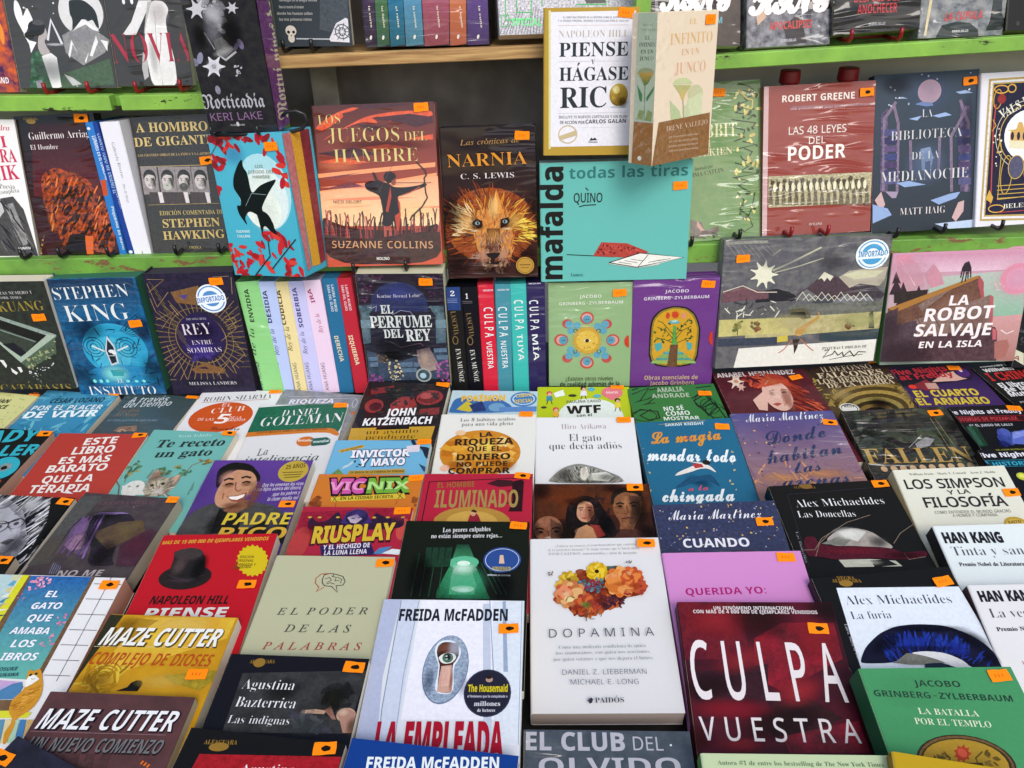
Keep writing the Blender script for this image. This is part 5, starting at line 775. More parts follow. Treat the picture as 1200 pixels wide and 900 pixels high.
book('thick black novel with white lilies and purple gothic spine lettering',[-.354,1.085,-.22],[-4.5,93,-.5],[95,200,50],['n',3172,5285,14], name='hardback', spine=4228, fin='w', kind='box', items=[
['c',I,[17970,13741,22198],[-47,323,59,0,-10,-24,-24,-45,-8,4,-9,41],30,4,10,.6],
['c',I,[14799,20083,11627],[-35,314,49,-1,-5,-49,-36,-34,-14,35],26,4,13,.7],
['p',I,26426,[-23,304,-26,-4,3,-21,-12,16,-21,-16,13,21,-23,5,25,4,-2,20,12,-16,20,16,-13,-21]],
['p',I,25369,[54,305,-14,-2,1,-13,-8,10,-12,-9,7,12,-13,3,15,3,-2,12,8,-10,12,9,-7,-12]],
['p',I,28540,[-9,168,-26,-6,2,-22,-14,17,-22,-17,13,23,-23,6,25,5,-1,22,14,-16,21,16,-12,-22]],
['e',I,7399,[-44,168,7,0,-6]],
['p',I,12684,[-32,230,24,10,27,-31,-27,-20,-20,10]],
['l',I,23255,[4.9,-28,199,19,-15,32,20]],
['l',I,20083,[2.7,-50,250,18,-41]],
['e',I,15858,[-93,179,8,-7,-10]],
['e',I,17972,[-76,189,7,-3,-15]],
['e',I,15826,[38,222,7,2,-13]],
['e',I,13712,[26,217,4,-3,-12]],
['e',I,17971,[-47,110,7,0,-11]],
['c',I,[23255],[5,173,27,-5,-11,-26,-16,5],10,2,5,.6],
['a',I,25369,[-18,289,33,0,35,.75]],
['a',I,14799,[-28,250,28,0,41,.7]],
['a',I,2114,[22,249,33,0,56,.8]],
['a',I,22197,[-10,204,34,10,12,.7]],
['a',I,28540,[-44,168,23,0,21,.5]],
['a',I,2114,[-64,240,22,0,41,.7]],
['t',T,'Nocticadia','F',-97,62,1.3,170,36,23255],
['t',N,'KERI LAKE','S',-83,30,2.1,143,20,17842],
['t',M,'PLAZA JANES','B',-32,17,1.5,39,4.5,22197],
['e',M,25369,[-12,22,4,0,-6]],
['p',PR,['n',13517,15664,30],[7,321,115,-14,-9,-325,-129,23]],
['t',TR,'Mortui vivos docent','F',89,13,79.4,366,74,27445,.004]])
book('black back cover turned outward with small white skull and lace corner',[-.264,1.185,-.126],[1.2,88,-1.1],[106,210,18],['g',3204,7433], items=[
['p',I,9547,[28,117,75,0,-3,-92,-82,18]],
['l',I,23288,[3.4,-50,20,95,-2]],
['t',X,'sortilegio de la sangre vertida','B',-83,114,-.4,102,6.8,22197],
['t',X,'lleva la muerte al corazon','B',-86,97,-.4,67,6.9,22197],
['t',X,'donde los huesos callan','B',-94,81,-.5,97,6.9,22197],
['t',X,'los tres primeros reinos','B',-90,66,-.5,89,7,22197],
['e',I,27448,[-62,40,15,0,-14],[-63,21,9,0,-11]],
['e',I,3204,[-69,37,4,0,-4],[-55,37,4,0,-4]],
['p',I,3204,[-64,30,4,0,-3,-5]],
['p',I,28540,[42,18,23,40,28,14,6,-3,-1,-60,-53,3]],
['o',I,11661,[80,37,19,0,-18,3],[80,37,9,0,-10,3]],
['l',I,11661,[2.3,85,37,20,-1],[2.3,83,34,15,-12],[2.3,80,32,2,-18],[2.3,77,33,-12,-16],[2.3,75,35,-19,-6],[2.3,76,38,-18,7],[2.3,78,40,-8,16],[2.3,81,41,6,18],[2.3,84,39,17,12]]])
book('plastic wrapped set of seven rainbow coloured spines on the wooden shelf',[-.106,1.185,-.13],[-3.7,92,.1],[176,210,130],5286, name='boxed_set', cat='book set', fin='w', kind='box', items=[
['p',P,['g',9451,6311],[-167,174,33,0,-11,-168,-30,-5]],
['t',T,'la corte','B',-156,106,-89.6,54,5.4,29560],
['e',M,29595,[-158,26,3,-1,-6]],
['p',P,['g',9705,7529],[-132,173,33,0,-8,-167,-35,-5]],
['t',T,'las llamas','B',-120,105,-89.1,54,5.3,29560],
['e',M,29595,[-123,25,3,-1,-6]],
['p',P,['g',5620,5518],[-97,173,42,-1,-8,-166,-41,-5]],
['t',T,'el reino','B',-80,104,-88.6,54,5.3,29560],
['e',M,29595,[-82,25,3,-1,-6]],
['p',P,['g',11896,9713],[-54,172,48,-2,-4,-165,-50,-4]],
['t',T,'la corona','B',-32,103,-87.9,54,5.3,29560],
['e',M,29595,[-34,25,3,-1,-6]],
['p',P,['g',21870,17706],[-4,170,77,-2,-11,-164,-69,-4]],
['t',T,'los herederos','B',33,102,-87,54,5.3,29560],
['e',M,29595,[28,24,3,-1,-6]],
['p',P,['g',27114,20840],[74,168,45,-1,-8,-163,-46,-5]],
['t',T,'el legado','B',96,100,-86.1,54,5.3,29560],
['e',M,29595,[89,23,3,-1,-6]],
['p',P,['g',13650,9452],[121,167,56,-1,-2,-163,-61,-4]],
['t',T,'la cuna','B',149,99,-85.3,54,5.3,29560],
['e',M,29595,[145,22,3,-1,-6]]])
book('white scribbled cover with neon green lettering behind the gold bordered book',[.096,1.185,-.118],[7.5,68,-.5],[201,200,20],['n',27483,17970,60], items=[
['l',I,7400,[1.3,-199,4,25,55],[1.3,-191,3,23,42],[1.3,-182,3,21,41],[1.3,-174,3,21,53],[1.3,-166,3,21,68],[1.3,-157,2,20,72],[1.3,-149,2,18,61],[1.3,-140,2,15,45],[1.3,-132,2,14,39],[1.3,-124,1,14,49],[1.3,-115,1,13,65],[1.3,-107,1,13,73],[1.3,-98,1,11,65],[1.3,-90,0,9,50],[1.3,-81,0,6,40],[1.3,-73,0,6,45]],
['l',I,8875,[2.9,-177,104,-5,-64,72,-2,4,56],[2.9,-147,103,-3,-44,45,-2],[2.9,-77,73,2,40],[2.3,-193,51,21,0,-2,-28,-21,0,2,28]],
['t',T,'SPECIAL','B',-165,24,-1.7,84,20,14193,.004],
['l',I,8875,[3,20,75,85,-2,1,24]],
['p',I,9513,[45,87,56,16,4,-26,-55,0]]])
book('dark cover with big white brush lettering above the tall cream book',[.273,1.185,-.14],[5,69,-1.2],[131,200,18],['n',4195,7332,16], fin='w', items=[
['t',N,'KING','C',-103,97,-.1,209,67,29596,.03],
['t',T,'M','B',63,61,-.8,15,17,10902],
['p',I,15856,[-116,130,7,0,6,-40,-12,0]]])
book('silver streaked cover with white brush letters and red title',[.405,1.185,-.143],[2.5,73,.8],[120,200,30],['n',7400,17970,14], fin='w', items=[
['p',I,4196,[-108,158,230,-10,3,-55,-220,-1]],
['p',I,25233,[-95,92,24,10,7,-23,-24,-21]],
['p',I,4196,[33,86,21,-79,-55,-4,-14,52]],
['t',N,'KING','C',-116,88,.2,235,66,30620,.03],
['t',T,'APOCALIPSIS','B',-54,44,1.2,121,21,24806],
['t',M,'DEBOLSILLO','B',-21,12,.3,44,6.8,25369]])
book('black novel with red condensed title lying over its olive page edge',[.527,1.185,-.128],[1.2,74,2.5],[126,200,28],3171, pages=17962, fin='w', items=[
['t',T,'DESPUES DEL','B',-65,81,-1.6,129,21,22727],
['t',T,'ANOCHECER','B',-55,51,-1.3,112,24,22727],
['t',M,'DEBOLSILLO','B',-22,18,-.1,47,6.7,23255]])
book('silvery reflective cover with slanted red title at the right end of the top shelf',[.648,1.185,-.137],[1.2,76,.6],[121,200,30],['n',10604,20083,9], fin='w', items=[
['p',I,4261,[83,92,26,-1,2,-35,15,-19,-10,-23,-45,-1,9,26]],
['p',I,6375,[-71,0,16,32,38,8,40,-5,25,-18,5,-18]],
['p',I,27411,[-98,98,8,0,-8,-91,-7,-2]],
['t',T,'LA CUPULA','B',-50,43,1.3,107,21,25897,0,.15],
['t',M,'DEBOLSILLO','B',-25,12,0,46,5.9,28539]])
book('plain black cover cut off at the upper right edge of the picture',[.775,1.185,-.132],[3.1,69,-1.5],[134,200,30],3171, pages=17962, items=[
['e',I,7398,[-99,19,6,0,-6]]])
book('white poetry paperback with pink capitals at the left edge',[-.779,1.132,-.404],[1.9,77,-1.8],[119,199,16],29596, fin='m', items=[
['t',T,'PIZARNIK','R',-116,215,4,223,43,24811],
['t',T,'ALEJANDRA','R',-103,276,.7,210,39,24811],
['t',T,'PI','R',40,318,3.6,47,33,24811],
['t',T,'andra','Q',44,368,-.1,58,15,24811],
['t',X,'Poesía','R',42,202,-.2,44,16,9513,-.015],
['t',X,'completa','R',39,186,5.9,58,13,9513,-.015],
['p',I,9513,[-66,156,103,18,39,6,24,-38,11,-76,8,-63,-191,0]],
['p',I,17969,[46,155,26,6,14,-63,14,-57,-20,-7,-20,64]],
['p',I,24311,[-66,156,103,18,5,-38,-63,-69]],
['c',I,[5286,13741,10571],[48,168,44,-32,22,-128,-147,1],40,10,27,.1,115],
['t',M,'LUMEN','B',65,22,1.7,35,7.1,29596]])
book('dark maroon paperback with a burning orange figure, price sticker on its top edge',[-.655,1.132,-.405],[-3.1,76,1.8],[122,204,20],['g',2114,7235], pages=5252, fin='w', items=[
['p',I,['g',5154,11364],[-71,384,160,-2,25,-212,-220,10]],
['e',M,19942,[-68,392,14,-1,-7]],
['a',I,30248,[16,224,39,-2,25,.7]],
['a',I,2081,[-13,88,73,-3,39,.7],[66,148,30,-29,35,.7]],
['a',I,29159,[-60,115,20,-1,51,.6]],
['a',I,2081,[82,58,33,-1,39,.6]],
['a',I,27045,[29,29,17,-1,33,.7]],
['t',M,'ALFAGUARA','R',-91,397,-2.7,45,7.1,22055],
['t',N,'Guillermo Arriaga','R',-84,341,-.1,196,22,29563,-.012],
['t',T,'El Hombre','R',-86,313,-1,84,15,28506,-.01],
['p',I,['n',22819,5186,26],[-73,240,51,23,42,-21,55,-20,13,-50,37,-27,-5,-114,-23,-31,-52,9,-16,52,-55,-37,-25,8,-5,70,-26,52]],
['c',I,[27013,28135,22852],[-68,234,81,9,72,-34,27,-63,-2,-114,-80,-29,-94,61,-11,77],70,5,20,.16,62],
['c',I,[3137,7266,5186],[-45,215,115,-18,55,-52,-17,-126,-154,6,-22,116],90,7,22,.2,50],
['p',I,27013,[25,58,30,-2,-11,-54,-20,1]],
['p',I,3138,[-18,63,48,4,-8,-70,-73,2]],
['t',M,'FIL','S',-117,9,71.4,60,5.2,23079],
['s',85,394,1]])
book('slim light blue spine beside the maroon burning figure paperback',[-.591,1.132,-.412],[-2.5,84,1.4],[12,199,100],6648, kind='spine', items=[
['t',T,'LUNARES EN EL CUADERNO','B',-1,360,-86,125,13,28574],
['e',M,28573,[-4,381,5,0,-4]],
['p',I,24901,[-8,236,16,1,-5,-45,-14,-2]],
['t',T,'Pequeños en Marfil','B',3,158,-88.8,130,9.1,27549]])
book('slim navy blue spine between the light blue and white spines',[-.576,1.132,-.412],[-3.1,84,4],[10,199,100],4370, kind='spine', items=[
['t',T,'CUANTO TODO ME ENSEÑO EL','B',2,367,-91.1,171,12,20220],
['t',T,'ESPARTA','B',7,195,-89.9,43,10,26493],
['e',M,28573,[-1,20,6,0,-5]]])
book('thick white spine with slim grey serif lettering',[-.561,1.132,-.412],[-2.5,84,1.7],[29,199,100],29597, pages=7331, kind='spine', items=[
['t',T,'Gabriela Riveros','R',-8,341,-87.4,101,10,10637,-.02],
['t',T,'Ibis de fuego','R',-6,222,-88.2,53,8.2,10637,-.02],
['t',M,'L','R',1,12,-2.4,7,9.3,8491]])
book('charcoal paperback with gold capitals over a strip of engraved portraits',[-.479,1.132,-.406],[0,76,1.5],[129,199,50],['n',5285,7399,50], pages=11593, fin='w', items=[
['t',T,'A HOMBROS','R',-114,357,-1.6,232,27,26318],
['t',T,'DE GIGANTES','R',-126,317,-.5,256,26,26318],
['t',X,'LAS GRANDES OBRAS DE LA FISICA Y LA ASTRONOMIA','R',-122,289,-1.4,243,7.1,23149],
['l',I,26318,[1.3,-122,260,204,-5]],
['p',I,17936,[-121,260,48,-1,-3,-80,-48,1]],
['e',I,5285,[-98,229,19,-1,-22]],
['e',I,25335,[-99,220,16,-1,-25]],
['p',I,17968,[-96,227,14,-3,-4,-18,-10,-9,-1,13]],
['p',I,5285,[-117,223,5,17,14,7,14,-4,3,-17,-3,6,-14,5,-12,-4]],
['l',I,5285,[2.3,-110,225,4,1,4,-2]],
['e',I,29562,[-107,221,3,0,-1]],
['e',I,3138,[-107,221,2,0,-2]],
['l',I,5285,[2.3,-95,224,4,1,4,-2]],
['e',I,29562,[-92,220,3,0,-1]],
['e',I,3138,[-92,220,2,0,-2]],
['l',I,17968,[1.3,-99,221,1,-8,-4,-2]],
['a',I,30619,[-102,230,11,-1,10,.5]],
['a',I,3171,[-87,214,6,0,20,.6]],
['p',I,14797,[-107,207,4,1,6,-2,-5,-2]],
['p',I,17936,[-69,257,48,-1,-2,-80,-48,1]],
['e',I,5285,[-45,226,19,-1,-22]],
['e',I,25335,[-47,217,16,-1,-25]],
['p',I,17968,[-44,224,14,-3,-4,-17,-10,-10,-1,13]],
['p',I,5285,[-64,220,4,17,14,7,14,-4,4,-17,-4,7,-14,4,-11,-4]],
['l',I,5285,[2.3,-58,222,5,1,3,-2]],
['e',I,29562,[-54,218,3,0,-1]],
['e',I,3138,[-54,218,2,0,-2]],
['l',I,5285,[2.3,-43,221,5,2,3,-2]],
['e',I,29562,[-39,217,3,0,-1]],
['e',I,3138,[-39,217,2,0,-2]],
['l',I,17968,[1.3,-47,218,1,-8,-4,-2]],
['e',I,23253,[-50,199,13,-1,-11]],
['a',I,30619,[-50,227,11,-1,10,.5]],
['a',I,3171,[-34,211,6,0,20,.6]],
['p',I,14797,[-55,204,5,1,6,-2,-6,-2]],
['p',I,17936,[-20,255,47,-2,-1,-80,-48,1]],
['e',I,5285,[4,224,19,-1,-22]],
['e',I,25335,[2,214,16,-1,-25]],
['p',I,17968,[5,221,14,-3,-3,-17,-10,-10,-2,13]],
['p',I,5285,[-15,217,4,17,14,8,14,-4,4,-18,-4,7,-14,5,-11,-5]],
['l',I,5285,[2.3,-9,220,5,1,3,-2]],
['e',I,29562,[-5,215,3,0,-1]],
['e',I,3138,[-5,215,2,0,-2]],
['l',I,5285,[2.3,6,219,5,1,3,-2]],
['e',I,29562,[10,215,3,0,-1]],
['e',I,3138,[10,215,2,0,-2]],
['l',I,17968,[1.3,2,215,1,-8,-4,-1]],
['e',I,9513,[-1,196,13,-1,-11]],
['a',I,30619,[-1,224,11,-1,10,.5]],
['a',I,3171,[15,208,6,0,20,.6]],
['p',I,14797,[-6,201,5,1,6,-1,-6,-3]],
['p',I,17936,[29,252,47,-1,-1,-80,-48,1]],
['e',I,5285,[53,221,19,-1,-22]],
['e',I,25335,[51,211,16,-1,-25]],
['p',I,17968,[54,219,14,-4,-3,-17,-10,-9,-2,12]],
['p',I,5285,[34,215,4,17,14,7,14,-4,4,-17,-4,6,-14,5,-11,-4]],
['l',I,5285,[2.3,40,217,5,1,3,-2]],
['e',I,29562,[44,213,3,0,-1]],
['e',I,3138,[44,213,2,0,-2]],
['l',I,5285,[2.3,55,216,5,1,3,-2]],
['e',I,29562,[59,212,3,0,-1]],
['e',I,3138,[59,212,2,0,-2]],
['l',I,17968,[1.3,51,212,1,-8,-4,-1]],
['a',I,30619,[48,221,11,-1,10,.5]],
['a',I,3171,[64,206,6,0,20,.6]],
['p',I,14797,[43,199,5,1,6,-2,-6,-2]],
['p',I,8423,[-106,186,57,-3,0,-34,-58,1],[-49,183,57,-3,1,-34,-58,1],[15,180,57,-4,1,-34,-58,1]],
['p',I,27449,[-81,185,13,-1,1,-31,-12,0],[-5,181,13,-1,1,-31,-11,0],[59,177,13,-1,1,-31,-11,1]],
['l',I,26318,[.8,-116,149,215,-6]],
['t',X,'EDICIÓN COMENTADA DE','R',-87,117,-1.6,193,13,23181],
['t',N,'STEPHEN','R',-83,80,-1.4,173,26,25261],
['t',N,'HAWKING','R',-88,44,-1.1,187,26,25261],
['t',M,'CRITICA','R',-14,14,-3.1,36,7.7,23181],
['s',80,268,1]])
book('turquoise slipcase with a black bird in flight and red leaves',[-.349,1.06,-.419],[-18,84,3.9],[119,199,75],['g',10969,8888], name='boxed_set', cat='book set', spine=15526, kind='box', items=[
['e',I,22396,[33,240,85,-1,-105]],
['e',I,28605,[36,222,70,0,-83]],
['e',I,30685,[22,190,56,0,-52]],
['a',I,31742,[25,237,74,-1,70,.9]],
['a',I,30685,[26,174,60,0,52,.8]],
['a',I,9816,[-43,346,44,-1,40,.5]],
['c',I,[22662,17541,25830],[-124,396,225,-3,21,-39,-32,-17,-34,10,-39,22,-54,-11,-33,-2,-26,3],30,10,19,.42],
['c',I,[22662,17541],[-112,338,33,-3,-17,-37,-23,-63,-16,13],8,11,21,.45],
['c',I,[22662,26854],[78,349,41,-6,6,-79,-11,-40,-22,0,-9,83],8,12,21,.45],
['l',I,7333,[1.7,-84,392,-10,-24,-25,-26],[1.3,91,289,29,3]],
['p',I,2147,[-18,333,-2,-24,11,-15,0,-60,31,25,32,11,30,7,-36,-37,-36,-47,23,-13,12,-31,-2,-26,-17,25,-27,29,-27,13,-20,-19,6,-26,-23,35,-2,26,15,-3,3,22,-18,29,8,31,22,33]],
['l',I,20182,[1,-35,203,27,35,47,-4]],
['t',T,'LOS','S',20,307,-.9,24,7.9,11690,.004],
['t',T,'JUEGOS DEL','S',-7,293,-.8,84,8,11690,.004],
['t',T,'HAMBRE','S',6,279,-.7,55,8,11690,.004],
['c',I,[22662,25830],[-119,133,11,-44,46,7,23,-56,-23,-39,-49,12,-16,57],18,7,18,.4],
['t',N,'SUZANNE','B',-83,127,.5,46,7.4,27581],
['t',N,'COLLINS','B',-82,113,.6,43,7.4,27581],
['c',I,[24742,19589,26887],[-112,38,83,46,53,50,34,-6,50,-30,9,-61,0,-38,-166,-5,-66,2],46,7,21,.42],
['l',I,5253,[3.4,-47,1,63,59,2,43],[3.3,15,22,61,57,34,31]],
['p',I,2147,[-5,194,19,-12,24,-18,18,-45,-19,9,-23,24,-11,-34,-2,40]],
['s',82,363,0],
['p',PR,['n',25104,22925,40],[-2,393,42,1,-4,-375,-20,-5]],
['p',PR,['n',28328,26181,60],[40,394,47,0,0,-378,-44,4]],
['p',PR,['n',15526,17640,40],[87,394,49,0,-17,-371,-31,-7]]])
book('orange sunset cover with a lone archer standing in tall grass',[-.185,1.092,-.42],[-3.1,77,1],[175,228,30],['g',10405,24903], name='hardback', pages=22163, fin='w', items=[
['p',I,['n',29063,24870,12],[-173,396,63,38,60,16,33,6,-40,-18,-33,-5,8,-10,-66,-37],[-161,355,66,35,76,34,91,10,97,-1,2,-18,-113,4,-65,2,25,-19,-52,8,-88,-31],[38,407,98,15,34,-22,-67,8],[86,357,82,12,-1,-15],[-173,302,71,11,85,-16,-60,-4],[-40,339,73,7,65,-11,-93,-4]],
['p',I,9382,[-89,451,85,6,110,-6,-98,-9],[-7,418,111,8,64,-11,2,-15,-49,-11,-64,18],[-51,404,68,-8,26,2,-53,-17],[-170,327,104,13,77,-21,-107,-7]],
['p',I,30317,[-175,270,170,11,175,11,-1,-13,-142,-8,-201,-13],[-175,222,132,13,215,28,-1,-12,-174,-21,-173,-17]],
['p',I,['g',30351,31572],[-173,219,349,35,-5,-142,-348,9]],
['p',I,29229,[-174,196,154,6,133,-7,-134,-3],[-175,232,131,9,120,-7,-128,-9],[54,167,119,3,0,-6],[-158,176,135,0,-67,-5]],
['p',I,15625,[-176,258,128,12,-68,-11],[-166,225,82,20,43,-14,-61,-4]],
['p',I,['n',6276,9381,20],[-177,151,29,-17,39,-15,47,-11,101,-6,68,2,34,9,31,9,0,-120,-350,5]],
['a',I,31605,[-92,155,88,-2,36,.75]],
['a',I,31604,[94,160,80,-2,33,.6]],
['a',I,7301,[24,343,164,-5,22,.45]],
['a',I,30252,[-113,291,73,-2,19,.5]],
['l',I,7301,[3.8,-179,98,4,24,4,13]],
['l',I,13477,[4.2,-175,97,-2,39,-5,13]],
['l',I,17639,[2.9,-171,96,12,58,8,13],[2.3,-167,95,5,60,0,13]],
['l',I,21833,[4,-163,95,5,56,1,13]],
['l',I,7301,[2.1,-158,94,-2,24,-4,14]],
['l',I,13477,[4.3,-154,93,6,60,0,13]],
['l',I,17639,[4.3,-150,92,2,57,-2,13],[3.1,-146,92,-1,17,-1,13]],
['l',I,21833,[2.2,-142,91,-2,18,-3,13]],
['l',I,17639,[2.1,-137,90,2,51,-1,13]],
['l',I,7301,[3.9,-133,89,2,53,-2,13]],
['l',I,6276,[2.6,-129,89,-3,35,-6,13]],
['l',I,17639,[3.5,-125,88,4,55,0,13]],
['l',I,13477,[1.8,-121,87,4,35,1,13]],
['l',I,7301,[2.8,-116,87,12,53,8,13]],
['l',I,13477,[3.2,-112,86,10,53,5,13]],
['l',I,17639,[3.3,-108,85,3,36,1,14]],
['l',I,21833,[3.9,-104,85,1,61,-4,13],[3.1,-99,84,3,56,-1,13]],
['l',I,6276,[3.8,-95,84,-2,35,-4,13],[1.9,-91,83,-4,26,-5,13],[2.1,-87,83,6,56,2,13],[2.5,-83,83,11,46,8,13],[3.4,-78,82,0,34,-1,13]],
['l',I,7301,[1.8,-74,82,14,67,8,13],[2.3,-70,82,6,54,2,13]],
['l',I,17639,[3.4,-66,82,4,62,0,13]],
['l',I,21833,[1.8,-61,82,-4,27,-5,14]],
['l',I,7301,[4.3,-57,81,4,65,-1,14]],
['l',I,13477,[3.8,-53,81,11,43,8,13]],
['l',I,21833,[1.8,-49,81,1,57,-3,13]],
['l',I,17639,[4.3,-44,81,2,52,-2,13]],
['l',I,6276,[3,-40,81,12,52,8,13]],
['l',I,17639,[2.7,-36,82,5,59,2,13],[3.1,-31,82,-3,31,-4,14]],
['l',I,13477,[2.6,-27,82,6,48,3,13]],
['l',I,7301,[3.1,-23,82,4,47,2,13],[3.7,-19,82,1,33,0,13]],
['l',I,6276,[2.6,-14,83,5,33,4,13],[4.3,-10,83,10,59,6,13]],
['l',I,13477,[2.1,-6,83,12,55,8,13]],
['l',I,6276,[2.5,-2,84,3,31,1,13],[3.4,3,84,2,29,1,13]],
['l',I,21833,[3.6,7,85,1,37,0,13],[4,11,85,1,26,-1,13]],
['l',I,7301,[3.1,16,86,8,19,9,13]],
['l',I,21833,[2.6,20,86,12,59,8,12],[3.4,24,87,2,64,-1,13],[3.2,28,87,-2,27,-3,13]],
['l',I,6276,[4,33,88,0,38,-1,13]],
['l',I,21833,[2.1,37,88,9,65,4,13]],
['l',I,17639,[3.7,41,89,7,56,3,13],[2.9,46,89,7,63,3,13],[2,50,90,-3,18,-4,13]],
['l',I,6276,[2.8,54,90,3,35,1,14]],
['l',I,17639,[3.2,58,91,1,31,0,13]],
['l',I,6276,[2.6,63,91,6,43,5,13]],
['l',I,7301,[3.5,67,92,7,16,6,13]],
['l',I,13477,[3.3,71,92,3,60,0,13]],
['l',I,6276,[4.2,75,93,0,34,-1,13]],
['l',I,7301,[2.8,80,93,8,17,8,13],[2,84,94,5,40,4,13]],
['l',I,17639,[2.2,88,94,1,34,0,13]],
['l',I,13477,[4,93,95,4,40,3,13]],
['l',I,7301,[4.1,97,95,1,41,0,13]],
['l',I,21833,[4,101,95,-3,25,-4,13],[3,105,95,0,7,0,13]],
['l',I,17639,[4.2,109,96,10,37,8,12]],
['l',I,21833,[4.3,114,96,4,43,3,13]],
['l',I,6276,[4.2,118,96,0,55,-2,14]],
['l',I,13477,[2.9,122,96,3,41,1,13],[2.3,126,96,3,6,4,13]],
['l',I,7301,[1.7,131,96,5,13,5,13]],
['l',I,13477,[2.9,135,96,4,43,2,13]],
['l',I,6276,[2.1,139,96,-1,42,-2,13]],
['l',I,7301,[2.9,143,96,-1,24,-1,13]],
['l',I,17639,[1.7,147,96,7,9,7,13]],
['l',I,6276,[2.6,152,96,-1,28,-2,13]],
['l',I,7301,[2.6,156,95,7,55,4,13]],
['l',I,13477,[3.1,160,95,-1,56,-4,13]],
['l',I,21833,[1.7,164,95,8,27,7,13],[4.2,168,95,3,20,3,13]],
['l',I,17639,[2.9,173,94,6,13,6,13]],
['p',I,4196,[-41,238,14,7,24,1,19,-4,16,-6,13,-10,37,-1,40,5,13,6,8,-4,-8,-7,-34,-11,-34,-11,-14,-3,4,-33,-1,-65,-17,0,-1,33,-8,-19,-27,0,5,40,-5,45,-9,8,-30,13]],
['p',I,22790,[53,200,7,-20,-1,-36,-8,-42,-7,0,-2,43,14,9]],
['p',I,21766,[16,159,19,70,1,-29,-13,-45]],
['l',I,24905,[2.3,67,203,23,7,31,15]],
['e',I,5252,[34,255,16,0,-16]],
['e',I,17703,[45,243,7,0,-11]],
['p',I,4196,[17,255,8,11,23,1,6,-10,-7,-9,-18,-12]],
['p',I,5252,[-15,270,7,-1,7,-20,11,-6,-17,0]],
['l',I,7333,[3.9,115,295,23,-24,4,-13,-7,-9,2,-42,4,-13,-17,-25,-31,-26,-8,-12]],
['l',I,9447,[1.3,49,239,106,-3]],
['l',I,13642,[.7,54,302,-53,-88]],
['t',X,'NICO DELORT','S',-136,186,-1.6,84,8.4,11494],
['t',N,'SUZANNE COLLINS','B',-153,56,-1.7,302,22,25165,-.012],
['t',M,'MOLINO','B',-22,18,-1.4,38,8.1,29595],
['t',T,'LOS','R',-157,404,1.5,63,28,27407,-.016],
['t',T,'JUEGOS','R',-134,356,-1,205,41,27407,-.016],
['t',T,'DEL','R',85,353,-.7,66,27,27407,-.016],
['t',T,'HAMBRE','R',-122,299,-.7,243,40,27407,-.016],
['s',139,442,0]])
